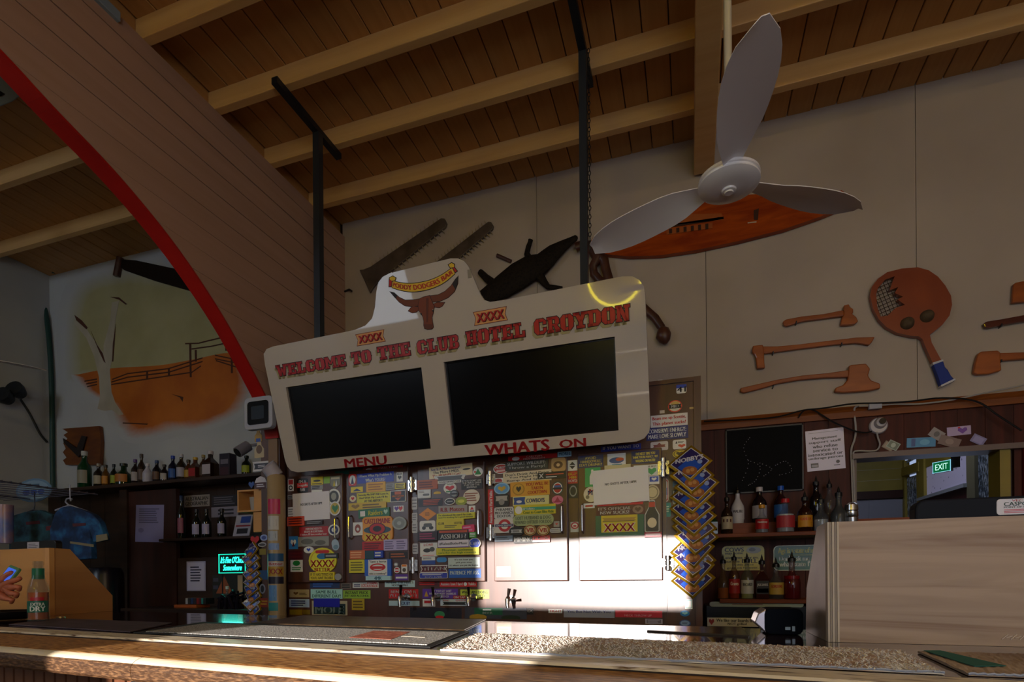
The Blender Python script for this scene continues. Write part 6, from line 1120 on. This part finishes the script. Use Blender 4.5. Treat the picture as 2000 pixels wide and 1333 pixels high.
# wooden cubby boxes next to the pipe
YQ = 3.2
a0, b0, a1, b1 = pbox('L', 1330, 258, 1498, 382, YQ); cb = thing('cubby_box', 'open orange timber cubby box holding a cup', 'box', (a0, YQ, b0)); t_ = .012; xs_ = a0+(a1-a0)*.60
q = MB().box(a0, xs_, YQ, YQ+.14, b1-t_, b1).box(a0, xs_, YQ, YQ+.14, b0, b0+t_).box(a0, a0+t_, YQ, YQ+.14, b0+t_, b1-t_).box(xs_-t_, xs_, YQ, YQ+.14, b0+t_, b1-t_).box(a0, xs_, YQ+.13, YQ+.14, b0, b1); q.build('frame', M_ply2, cb)
MB().box(xs_, a1, YQ-.004, YQ+.14, b0, b1).build('side_block', M_ply2, cb)
solo('paper_cups', MB().lathe([(.0001, 0), (.022, 0), (.03, .075), (.032, .10), (.0001, .10)], ((a0+xs_)/2+.015, YQ+.06, b0+t_), 18), mat('#a39c96', .5), 'stack of pale cups inside the timber cubby', 'cups', smooth=True)
a0, b0, a1, b1 = pbox('L', 1416, 383, 1498, 496, YQ); solo('cubby_box', MB().box(a0, a1, YQ, YQ+.12, b0, b1), M_ply2, 'closed orange timber block under the open cubby', 'box', bev=.004)
# sticker pipe
YPI = 3.05; pc = onY(*cp('A', 222, 800), YPI); rP = .058; zt3 = onY(*cp('A', 222, 330), YPI).z
pp = thing('sticker_pipe', 'cream plastic pipe covered with stickers at the left end of the cool room', 'pipe', (pc.x, YPI, .9))
MB().lathe([(rP, .9), (rP, zt3), (rP*.9, zt3+.01)], (pc.x, YPI, 0), 28).build('tube', mat('#a58e6a', .35), pp, smooth=True)
MB().tube([(pc.x, YPI, zt3-.0), (pc.x-.03, YPI-.03, zt3+.06), (pc.x-.035, YPI-.04, zt3+.07)], [rP*.9, rP*.92, rP*.9], 24).build('cap', mat('#b8b2c0', .5), pp, smooth=True)
def pst(y0, y1, bg, w=1.25, txt=None, tc=None, off=0, extra=None):
    z1, z0 = onY(*cp('A', 222, y0), YPI-.05).z, onY(*cp('A', 222, y1), YPI-.05).z; q = MB(); v = []; rr = rP*1.01
    for i in range(11):
        a = R(-58+off)-w/2+w*i/10; v += [(pc.x+rr*math.cos(a), YPI+rr*math.sin(a), z0), (pc.x+rr*math.cos(a), YPI+rr*math.sin(a), z1)]
    q.add(v, [(2*i, 2*i+2, 2*i+3, 2*i+1) for i in range(10)]); o = q.build('sticker', mat(bg, .4), pp, smooth=True)
    if txt or extra:
        t2 = MB(); k = rP*1.02; 
        if extra: t2.box(-rP*w*.32, rP*w*.32, 0, 0, z0+(z1-z0)*.25, z0+(z1-z0)*.75)
        if txt: put_text(t2, txt, -rP*w*.42, z0+(z1-z0)*.2, rP*w*.42, z0+(z1-z0)*.8, 0)
        p2 = MB(); p2.add([(pc.x+k*math.sin(x/k+R(off+32)), YPI-k*math.cos(x/k+R(off+32)), z) for x, y, z in t2.v], t2.f); p2.build('print', mat(tc or extra, .4), o)
pst(485, 592, '#c02a5e', 1.5, extra='#a8923a', off=-10); pst(605, 703, '#c4c0bc', 1.4, extra='#7a4a2a', off=-18); pst(712, 780, '#a9b0bc', 1.2, extra='#4a5a6c', off=-20); pst(798, 845, '#7f9acc', 1.3, extra='#3a5aa8', off=-14); pst(870, 925, '#2a5a8a', 1.9); pst(928, 960, '#b8b0b0', 1.9, txt='Bitter', tc='#a81c24'); pst(965, 1030, '#b08a2a', 1.9, txt='XXX', tc='#8a1c1c'); pst(1035, 1085, '#1c1830', 1.9); pst(1095, 1205, '#5a8ac0', 1.0, extra='#b8c8dc', off=-22); pst(1218, 1275, '#2a8a90', 1.2, off=-20)
# pillar face stickers, small monitor, cctv camera
pil = MB().box(XA-.16, XA, 3.14, 3.29, 0, 2.34); po = thing('wall_pillar', None, None, (XA, 3.14, 0), kind='structure'); pil.build('pillar', M_cool, po)
for a in ((75, 85, 145, 197, '#a8987a', [('oval', '#5a4434', .2, .25, .8, .8)], 'bottle'), (80, 5, 132, 85, '#a8823a', [('rect', '#2a4a9a', .2, 0, .8, .3)], 'bottle'), (62, 222, 188, 290, '#b9b8c0', [('flag', '#2a2c38', .08, .2, .92, .8), ('lines', '#b9b8c0', .3, .35, .7, .65, 2)], 'flag'), (75, 327, 158, 415, '#b4aeb8', [('rect', '#3a1420', .02, .0, .98, .5), ('lines', '#b4aeb8', .15, .1, .85, .42, 2)], 'arch'), (32, 365, 72, 412, '#2a4a8a', (), 'heart'), (38, 748, 100, 808, '#a8141c', (), 'heart'), (106, 737, 160, 782, '#8a9ac8', [('oval', '#3a4a8a', .2, .2, .8, .8)], 'oval'), (92, 793, 150, 825, '#a8a8b0', [('oval', '#3a3a44', .12, .2, .88, .8)], 'oval'), (100, 838, 145, 880, '#8a7a1c', (), 'rect'), (92, 990, 162, 1055, '#1c4a7a', (), 'rect'), (95, 1085, 138, 1155, '#8a8a94', [('oval', '#1a1a22', .2, .15, .8, .85)], 'oval'), (95, 1185, 160, 1250, '#8a2a10', [('lines', '#b88a1c', .1, .2, .9, .8, 2)], 'rect')):
    decal(po, 3.14, pbox('A', *a[:4], 3.14), *a[4:7])
b = pbox('P', 482, 775, 537, 838, 2.98); sm = thing('small_monitor', 'small white-framed square screen at the foot of the red arch', 'monitor', ((b[0]+b[2])/2, 2.98, b[1]))
MB().prism(rrect(*b, .03), 2.98, 3.02).build('frame', mat('#a9abb8', .4), sm, bev=.004); w4 = (b[2]-b[0])*.13; MB().prism(rrect(b[0]+w4, b[1]+w4, b[2]-w4, b[3]-w4, .02), 2.976, 2.98).build('screen', M_screen, sm); MB().prism(rrect(b[0]+w4*2.1, b[1]+w4*2.1, b[2]-w4*2.1, b[3]-w4*2.1, .008), 2.9745, 2.976).build('display', mat('#26303c', .2), sm)
q0 = onY(*cp('L', 1395, 15), 3.5); q1 = onY(*cp('L', 1335, 52), 3.42); cc = thing('cctv_camera', 'grey bullet camera pointing left beside the pillar', 'camera', tuple(q1)); MB().tube([q0, q1], .042, 18).build('body', mat('#7f7a84', .4), cc, smooth=True); MB().tube([q1, q1+(q1-q0).normalized()*.006], .034, 18).build('lens', M_black, cc, smooth=True); MB().tube([q0, (XA-.1, q0.y+.05, q0.z+.03)], .012, 8).build('bracket', mat('#7f7a84', .4), cc)
# sign glowing teal, poster, back counter bits
b = pbox('L', 1222, 618, 1372, 726, 3.35); nn_ = thing('lit_sign', 'glowing teal acrylic sign with cursive lettering', 'sign', ((b[0]+b[2])/2, 3.35, b[1]))
MB().box(b[0], b[2], 3.35, 3.356, b[1], b[3]).build('panel', mat('#0a2a28', .2, emit=.0), nn_)
e = .006; MB().box(b[0], b[2], 3.345, 3.35, b[3]-e, b[3]).box(b[0], b[2], 3.345, 3.35, b[1], b[1]+e).box(b[0], b[0]+e, 3.345, 3.35, b[1], b[3]).box(b[2]-e, b[2], 3.345, 3.35, b[1], b[3]).build('lit_edge', mat('#18d0b0', .3, emit=1.2), nn_)
q = MB(); sh = lambda x, z: (x+.22*(z-b[1])-.02, z); W4, H4 = b[2]-b[0], b[3]-b[1]
put_text(q, "It's Five O'Clock", b[0]+W4*.08, b[1]+H4*.52, b[0]+W4*.93, b[1]+H4*.86, 3.347, 0, .02, warp=sh); put_text(q, 'Somewhere', b[0]+W4*.22, b[1]+H4*.14, b[0]+W4*.9, b[1]+H4*.44, 3.347, 0, .02, warp=sh); q.build('lettering', mat('#2af0d0', .3, emit=2.6), nn_)
for xq_ in (b[0]+.03, b[2]-.03): MB().box(xq_-.004, xq_+.004, 3.351, 3.356, pbox('L', 985, 900, 1110, 918, 3.3)[1]-.002, b[1]).build('leg', M_dsteel, nn_)
light('lit_sign_glow', 'AREA', ((b[0]+b[2])/2, 3.33, (b[1]+b[3])/2), .35, (.1, 1, .8), target=((b[0]+b[2])/2, 2, b[1]-.2), size=.2)
tin('framed_poster', 'small pale framed notice left of the teal lit sign', 'L', 1043, 660, 1148, 825, '#9a98b4', [('rect', '#b2b0c8', .06, .04, .94, .96), ('lines', '#3a3850', .2, .3, .8, .85, 6)], 3.6, 'notice', 'rect', tk=.004)
b = pbox('L', 1000, 640, 1195, 900, 3.62); solo('panel_board', MB().box(b[0], b[2]+.3, 3.605, 3.625, b[1]-.3, b[3]), M_dark, 'brown board behind the framed notice', 'board')
b = pbox('L', 1185, 735, 1375, 865, 3.58); pv = thing('picture', 'dim picture with tan streaks under the teal lit sign', 'picture', ((b[0]+b[2])/2, 3.58, b[1])); decal(pv, 3.58, b, '#1c201c', [('tri', '#8a4a2a', .1, .2, .6, .95), ('rect', '#b49a74', .74, .1, .92, .98), ('lines', '#3a3c50', .02, .3, .2, .95, 2)], 'rect', 'print')
for i, (x0, x1, cl) in enumerate(((1032, 1045, '#a4a8b0'), (1046, 1060, '#2a2a2a'), (1061, 1075, '#1c3a6a'), (1076, 1092, '#2a2a34'), (1093, 1106, '#8a1c1c'), (1107, 1119, '#5a1c1c'), (1120, 1130, '#2a8a80'), (1131, 1146, '#1a1a1c'))):
    a0, b0, a1, b1 = pbox('L', x0, 865, x1, 898, 3.3); solo('booklet', MB().box(a0, a1-.001, 3.3, 3.38, b0, b1), mat(cl, .5), ['white booklet, leftmost in the small row', 'black booklet, second in the small row', 'blue booklet in the small row', 'charcoal booklet in the small row', 'red booklet in the small row', 'dark red booklet in the small row', 'teal booklet in the small row', 'black booklet, rightmost in the small row'][i], 'booklet', 'booklets on the back counter')
a0, b0, a1, b1 = pbox('L', 985, 900, 1110, 918, 3.3); solo('orange_tray', MB().box(a0, a1, 3.27, 3.40, b0, b1-.002), mat('#b0561c', .5), 'orange tray under the row of booklets', 'tray', bev=.003)
zbc = b0-.002; solo('back_counter', MB().box(-4.25, XA-.17, 3.15, YW-.035, zbc-.05, zbc), M_dark, 'dark back counter under the teal lit sign', 'counter', bev=.004)
px_, py_ = cp('L', 1265, 790); (ps, hh) = at(px_, py_, 3.28, zbc); bottle('sauce_bottle', 'small clear bottle with white cap on the back counter', ps, hh, .024, 'round', glass='#b8c4bc', trans=.8, lab='#8a3434', cap='#c4ccc8')
cl_ = MB(); cc0 = onY(*cp('L', 1290, 880), 3.25)
for k in range(16): x, y = cc0.x+random.uniform(-.12, .1), 3.25+random.uniform(-.05, .05); cl_.tube([(x, y, zbc), (x+random.uniform(-.05, .05), y, zbc+random.uniform(.03, .11)), (x+random.uniform(-.08, .08), y, zbc+random.uniform(.02, .14))], random.uniform(.008, .016), 7)
solo('bag_heap', cl_, mat('#17131f', .2), 'crumpled dark plastic bag on the back counter', 'bag', smooth=True)
# brown door with paper
a0, b0, a1, b1 = pbox('L', 722, 300, 985, 930, 3.74)
dr = thing('door_1', None, None, (a0, 3.74, 0), kind='structure'); MB().box(a0, a1, 3.74, 3.78, 0, ZS-.06).build('door_leaf', proc('dark_red_door', '#2c120a', '#3e1a10', (14, 14, 1.4), 5, .4, .1), dr); MB().box(a0-.09, a0, 3.72, 3.80, 0, ZS-.04).build('door_frame', M_dark, dr)
tin('paper_notice', 'pale printed sheet pinned to the dark red door', 'L', 762, 345, 918, 552, '#7d789c', [('lines', '#55506e', .12, .5, .88, .92, 7), ('oval', '#6a6486', .1, .25, .3, .38)], 3.739, 'notice', 'rect', tilt=-2.5)
# shirts on hangers, wire rack, oval sign
zrk = onY(*cp('L', 200, 270), 3.1); wr2 = thing('wire_rack', 'grey wire rack shelf above the shirts', 'rack', tuple(zrk)); xr1 = onY(*cp('L', 440, 285), 3.2).x
for k in range(13): MB().tube([(XL+.3, 2.62+.06*k, zrk.z), (xr1, 2.62+.06*k, zrk.z)], .004, 5).build('wire', mat('#6a6878', .4, metal=.5), wr2)
for x in (xr1, xr1-.8, xr1-1.6): MB().tube([(x, 2.6, zrk.z-.008), (x, 3.36, zrk.z-.008)], .006, 6).build('cross_wire', mat('#6a6878', .4, metal=.5), wr2)
def shirt(label, c, outl_, Yp, m, trims, pleat=.02):
    P = [(onY(*cp(c, x, y), Yp).x, onY(*cp(c, x, y), Yp).z) for x, y in outl_]; t = thing('shirt', label, 'shirt', (P[0][0], Yp, P[0][1]), group='shirts on hangers')
    MB().prism(P, Yp-.025, Yp+.025).build('fabric', m, t, bev=.008)
    for pts, col in trims: MB().prism([(onY(*cp(c, x, y), Yp-.026).x, onY(*cp(c, x, y), Yp-.026).z) for x, y in pts], Yp-.028, Yp-.024).build('trim', mat(col, .7), t)
    return t
M_sh = proc('blue_splash_shirt', '#142a4a', '#2a6a9c', (7, 7, 9), 4, .8, .1, lo=.4, hi=.62, c3='#1c3f6e'); M_sh2 = proc('teal_splash_shirt', '#10242e', '#2f5f6c', (7, 7, 9), 4, .8, .1, lo=.4, hi=.65)
shirt('blue patterned shirt with cream cuff on a white hanger', 'L', [(330, 390), (365, 360), (410, 352), (480, 372), (540, 400), (575, 440), (605, 540), (540, 555), (522, 490), (528, 645), (440, 652), (305, 640), (300, 480)], 2.98, M_sh, [([(540, 515), (600, 505), (604, 538), (541, 553)], '#8f8468'), ([(395, 548), (525, 565), (525, 580), (395, 560)], '#8f8468'), ([(410, 450), (482, 445), (484, 460), (412, 466)], '#5a2f3a')])
shirt('teal patterned shirt hanging behind the blue one', 'L', [(75, 440), (95, 405), (160, 385), (245, 375), (310, 400), (330, 480), (320, 600), (70, 600)], 3.12, M_sh2, [([(150, 440), (225, 432), (228, 450), (152, 456)], '#5a2430'), ([(262, 465), (325, 455), (327, 482), (262, 488)], '#6a2a34')])
hg = MB(); hk_ = lambda x, y: onY(*cp('L', x, y), 2.98)
hg.tube([hk_(400, 322), hk_(408, 312), hk_(395, 308), hk_(378, 312), hk_(372, 328), hk_(385, 342), hk_(395, 350)], .006, 6); hg.tube([hk_(315, 375), hk_(395, 347), hk_(410, 352), hk_(490, 380)], .007, 6)
hg.tube([hk_(400, 322), hk_(398, 300), (hk_(398, 300).x, 2.98, zrk.z)], .005, 6)
solo('clothes_hanger', hg, mat('#a8a8b8', .4), 'white plastic hanger under the wire rack holding the blue shirt', 'hanger')
h2 = MB(); hk2 = lambda x, y: onY(*cp('L', x, y), 3.12); h2.tube([(hk2(200, 330).x, 3.12, zrk.z), hk2(200, 350), hk2(195, 375)], .005, 6); h2.tube([hk2(110, 405), hk2(195, 372), hk2(290, 398)], .007, 6)
solo('clothes_hanger', h2, mat('#3a3a44', .4), 'dark hanger holding the teal shirt', 'hanger')
tin('oval_sign', 'pale blue oval sign above the wire rack', 'L', 100, 198, 300, 330, '#5f7f9c', [('oval', '#7f9ab0', .06, .08, .94, .92), ('oval', '#2a4a9c', .2, .3, .4, .55), ('oval', '#2a4a9c', .42, .3, .6, .55), ('oval', '#2a4a9c', .62, .3, .8, .55), ('lines', '#3a5a78', .3, .65, .7, .8, 1)], 3.34, 'sign', 'oval', tk=.006)
b = pbox('L', 5, 345, 68, 560, 2.9); solo('drink_tube', MB().lathe([(.0001, 0), (.05, 0), (.05, b[3]-b[1]), (.0001, b[3]-b[1])], ((b[0]+b[2])/2, 2.9, b[1]), 20), proc('shiny_can_print', '#6a7ab8', '#b88a8a', (6, 6, 6), 3, .25, 0), 'shiny pale cylinder at the left edge behind the till', 'tube', smooth=True)
px_, py_ = cp('L', 590, 690); pk = onY(px_, py_, 3.3); kg = thing('storage_drum', 'dark round drum with pale arched logo beside the left plywood box', 'drum', (pk.x, 3.3, 0)); MB().lathe([(.0001, 0), (.12, 0), (.13, .03), (.13, pk.z-.06), (.11, pk.z-.01), (.0001, pk.z)], (pk.x, 3.3, 0), 24).build('drum', mat('#14101e', .3), kg, smooth=True)
q = MB(); q.prism(SHAPES['arch'](pk.x-.06, pk.z-.18, pk.x+.06, pk.z-.10), 3.164, 3.168); q.build('logo', mat('#6a78a0', .4), kg)
# twin spotlight, conduit and cable on the left walls
cj = lambda x, y, d=.03: onY(*cp('M', x, y), YW-d)
solo('conduit_pipe', MB().tube(smooth_curve([cj(330, 285), cj(275, 285), cj(250, 320), cj(258, 400), cj(285, 560), cj(300, 760), cj(305, 1000), cj(303, 1330), cj(303, 1500)], 4), .022, 10), mat('#1c3f38', .5), 'dark green conduit pipe running down the left corner', 'pipe', smooth=True)
ls = thing('twin_spotlight', 'twin round spotlight on the far left wall', 'spotlight', tuple(onX(35, 775, XL+.02)))
for x, y in ((70, 1008), (138, 975)):
    p = onX(*cp('M', x, y), XL+.1); MB().lathe([(.0001, 0), (.05, .0), (.075, .06), (.078, .10), (.07, .10), (.0001, .085)], p, 20, ax=Euler((R(70), 0, R(20))).to_matrix()).build('lamp_head', M_dsteel, ls, smooth=True); MB().tube([p, (XL, p.y+.05, p.z+.03)], .015, 8).build('arm', M_dsteel, ls)
solo('loose_cable', MB().tube(smooth_curve([onX(*cp('M', x, y), XL+.02) for x, y in ((130, 1000), (180, 1080), (235, 1190), (275, 1240))], 5), .012, 6), mat('#2a2a26', .6), 'dark cable hanging from the twin spotlight', 'cable')
# mural
mu = thing('mural', 'outback mural of white tree, orange ground and rail fence', 'mural', tuple(onY(320, 800, YW)))
def mpoly(name, pts, m, k, rag=0):
    P = [(onY(*cp('M', x, y), YW).x, onY(*cp('M', x, y), YW).z) for x, y in pts]
    if rag:
        Q = []
        for i in range(len(P)):
            a, b = Vector(P[i]), Vector(P[(i+1) % len(P)])
            for t in range(5): q = a.lerp(b, t/5); Q.append((q.x+random.uniform(-rag, rag), q.y+random.uniform(-rag, rag)))
        P = Q
    MB().prism(P, YW-.0006*k-.0004, YW).build(name, m, mu)
def fade_mat(name, c1, c2, sc=5, base='#b5b6b7'):
    m = proc(name, c1, c2, (3, 3, 3), 5, .65, 0); nt = m.node_tree; b = nt.nodes['Principled BSDF']; at_ = nt.nodes.new('ShaderNodeAttribute'); at_.attribute_name = 'fade'
    ns = nt.nodes.new('ShaderNodeTexNoise'); ns.inputs['Scale'].default_value = sc; ns.inputs['Detail'].default_value = 6
    a1 = nt.nodes.new('ShaderNodeMath'); a1.operation = 'MULTIPLY_ADD'; a1.inputs[1].default_value = .9; a1.inputs[2].default_value = -.45; a2 = nt.nodes.new('ShaderNodeMath'); a2.operation = 'ADD'; a2.use_clamp = True
    a3 = nt.nodes.new('ShaderNodeMath'); a3.operation = 'MULTIPLY_ADD'; a3.inputs[1].default_value = 1.9; a3.inputs[2].default_value = -.45
    mx = nt.nodes.new('ShaderNodeMix'); mx.data_type = 'RGBA'; mx.inputs[6].default_value = lin(base); src = b.inputs['Base Color'].links[0].from_socket
    nt.links.new(ns.outputs['Fac'], a1.inputs[0]); nt.links.new(at_.outputs['Fac'], a3.inputs[0]); nt.links.new(a1.outputs[0], a2.inputs[0]); nt.links.new(a3.outputs[0], a2.inputs[1]); nt.links.new(a2.outputs[0], mx.inputs[0]); nt.links.new(src, mx.inputs[7]); nt.links.new(mx.outputs[2], b.inputs['Base Color']); return m
def soft(name, pts, m, k, grow, crisp=0):
    """painted patch whose paint thins out to the wall colour towards its edge (the first points keep a crisp edge)"""
    P = smooth_curve([(onY(*cp('M', x, y), YW).x, onY(*cp('M', x, y), YW).z) for x, y in pts+pts[:1]], 4)[:-1]; n = len(P)
    cx = sum(p[0] for p in P)/n; cz = sum(p[1] for p in P)/n; v = [(cx, 0, cz)]; fd = [1.0]
    for lv, g in ((1, -grow), (0, grow)):
        for i, (x, z) in enumerate(P):
            cr3 = i <= (crisp-1)*4 and crisp; d = Vector((x-cx, z-cz)); L_ = d.length; d *= (L_+(g if not cr3 else min(g, 0)*.3))/L_; v.append((cx+d.x, 0, cz+d.y)); fd.append(1 if cr3 else lv)
    y = YW-.0006*k; q = MB(); f = [(0, 1+i, 1+(i+1) % n) for i in range(n)]+[(1+i, 1+n+i, 1+n+(i+1) % n, 1+(i+1) % n) for i in range(n)]
    q.add([(a, y, c) for a, b, c in v], f); o = q.build(name, m, mu); at2 = o.data.attributes.new('fade', 'FLOAT', 'POINT'); at2.data.foreach_set('value', fd)
soft('sky_patch', [(440, 860), (430, 600), (480, 400), (640, 330), (900, 310), (1150, 340), (1380, 480), (1400, 860), (900, 880)], fade_mat('mural_sky', '#a39c70', '#ada67c', 2), 1, .24)
soft('ground', [(455, 862), (640, 828), (900, 812), (1090, 780), (1310, 742), (1360, 820), (1380, 930), (1330, 1050), (1230, 1110), (1080, 1140), (980, 1140), (860, 1175), (750, 1180), (680, 1100), (650, 1030), (570, 980), (500, 930)], fade_mat('mural_orange', '#b05a0c', '#c26c14', 7), 3, .13, 5)
M_tk = proc('mural_trunk', '#a89f8c', '#b8af9c', (6, 6, 3), 4, .7, .02); M_bn = mat('#4a2412', .7)
mpoly('tree_trunk', [(560, 1055), (575, 990), (572, 880), (545, 760), (505, 660), (440, 580), (440, 560), (500, 600), (560, 690), (600, 740), (600, 700), (640, 560), (650, 460), (690, 450), (668, 560), (655, 680), (650, 760), (632, 840), (640, 960), (660, 1020), (705, 1085), (680, 1090), (640, 1060), (600, 1065)], M_tk, 4)
for nm, pts in (('branch_stroke', [(440, 530), (480, 560), (512, 600), (505, 610), (450, 560)]), ('branch_stroke', [(640, 430), (690, 432), (735, 470), (725, 472), (690, 445)]), ('branch_stroke', [(530, 620), (560, 690), (595, 745), (610, 800), (600, 790), (575, 735)]), ('branch_stroke', [(670, 580), (660, 700), (652, 790), (646, 790), (652, 690)])): mpoly(nm, pts, M_bn, 5)
def stroke(pts, wpx=3.5): up_ = [(x, y-wpx) for x, y in pts]; mpoly('fence_rail', up_+[(x, y+wpx) for x, y in pts[::-1]], M_bn, 5)
for pts in ([(490, 900), (560, 888)], [(500, 915), (560, 903)], [(505, 930), (560, 918)], [(645, 890), (730, 858), (960, 830), (1150, 770)], [(640, 905), (730, 878), (960, 850), (1150, 790)], [(640, 918), (840, 888), (1090, 850), (1140, 815)], [(1055, 690), (1130, 688), (1180, 675), (1265, 655)], [(1090, 720), (1200, 705), (1280, 688)], [(1220, 755), (1340, 780)], [(1220, 775), (1345, 800)], [(1225, 785), (1350, 825)]): stroke(pts)
for x, y0, y1 in ((1083, 690, 878), (1113, 725, 790), (1283, 690, 730), (1313, 735, 855), (962, 830, 870), (840, 845, 890)): mpoly('fence_post', [(x-5, y0), (x+5, y0), (x+5, y1), (x-5, y1)], M_bn, 6)
for pts in ([(970, 970), (1040, 988), (1035, 1015), (1020, 990)], [(700, 1130), (840, 1136), (835, 1143), (700, 1136)]): mpoly('ground_stroke', pts, M_bn, 5)
# crosscut saw above the mural, timber plaque
cs = thing('crosscut_saw', 'dark crosscut saw with upright end handle above the mural', 'saw', tuple(cj(690, 310)))
MB().prism(wallpoly('M', [(715, 225), (800, 232), (1000, 275), (1250, 320), (1250, 430), (1110, 405), (900, 345), (730, 285), (705, 260)]), YW-.022, YW-.012).build('blade', mat('#1e1612', .4, metal=.3), cs)
MB().tube([cj(678, 315, .02), cj(700, 210, .02)], .032, 10).build('handle', M_branch, cs, smooth=True)
pq = thing('timber_plaque', 'rough-edged brown timber plaque below the mural', 'plaque', tuple(cj(490, 1330)))
MB().prism(wallpoly('M', [(385, 1170), (590, 1155), (598, 1240), (590, 1370), (400, 1370), (385, 1345), (405, 1330), (385, 1300), (402, 1280), (388, 1250), (412, 1225), (390, 1205), (415, 1190)]), YW-.04, YW-.008).build('board', proc('plaque_timber', '#5a2c10', '#74400f', (4, 4, 14), 5, .4, .2), pq)
MB().prism(wallpoly('M', [(395, 1225), (470, 1280), (500, 1210), (525, 1215), (500, 1300), (480, 1330), (400, 1250)]), YW-.055, YW-.04).build('carved_figure', mat('#1c1210', .5), pq)
# lamp box and batten at the top-left ceiling
lx = onX(20, 175, -3.4)
lf = thing('ceiling_speaker', 'white slotted metal fitting under the ceiling at the top left', 'fitting', tuple(lx)); MB().prism([(onX(x, y, -3.4).y, onX(x, y, -3.4).z) for x, y in ((-40, 110), (0, 130), (58, 185), (40, 198), (0, 214), (-40, 225))], -3.46, -3.4, fr=fX).build('housing', mat('#9fb0b8', .4), lf, bev=.004); MB().prism([(onX(x, y, -3.4).y, onX(x, y, -3.4).z) for x, y in ((7, 182), (15, 178), (24, 184), (15, 189))], -3.402, -3.396, fr=fX).build('slot', M_black, lf)
p = onZ(222, 12, ZR-.02); solo('lamp_batten', MB().box(p.x-.03, p.x+.03, p.y-1.2, p.y+.06, ZR-.05, ZR-.001), mat('#8a98a4', .4), 'pale lamp batten end under the rafters at the top left', 'lamp', bev=.004)
# yellow neon ring on the rear wall (seen as a reflection in the sign)
ng = thing('neon_ring', 'yellow neon ring lamp on the wall behind the viewer', 'lamp', (-1.25, YB+.075, 2.80), local=True)
MB().tube([(.40*math.cos(2*math.pi*i/48), 0, .40*math.sin(2*math.pi*i/48)) for i in range(49)], .018, 8).build('tube', mat('#ffe81a', .3, emit=40), ng, smooth=True)
MB().tube([(0, -.06, .40), (0, 0, .40)], .01, 6).tube([(0, -.06, -.40), (0, 0, -.40)], .01, 6).build('bracket', M_dsteel, ng)
lc = thing('added_fill_lamp', 'unseen lamp batten added behind the viewer for warm fill', 'lamp', (1.9, -2.3, 3.89), local=True)  # housing made up to carry the warm fill, out of view
MB().box(-.62, .62, -.17, .17, .0, .04).build('housing', mat('#cfcabd', .4), lc, bev=.005); MB().box(-.01, .01, -.01, .01, .04, ZR-3.89).build('stem', M_dsteel, lc)
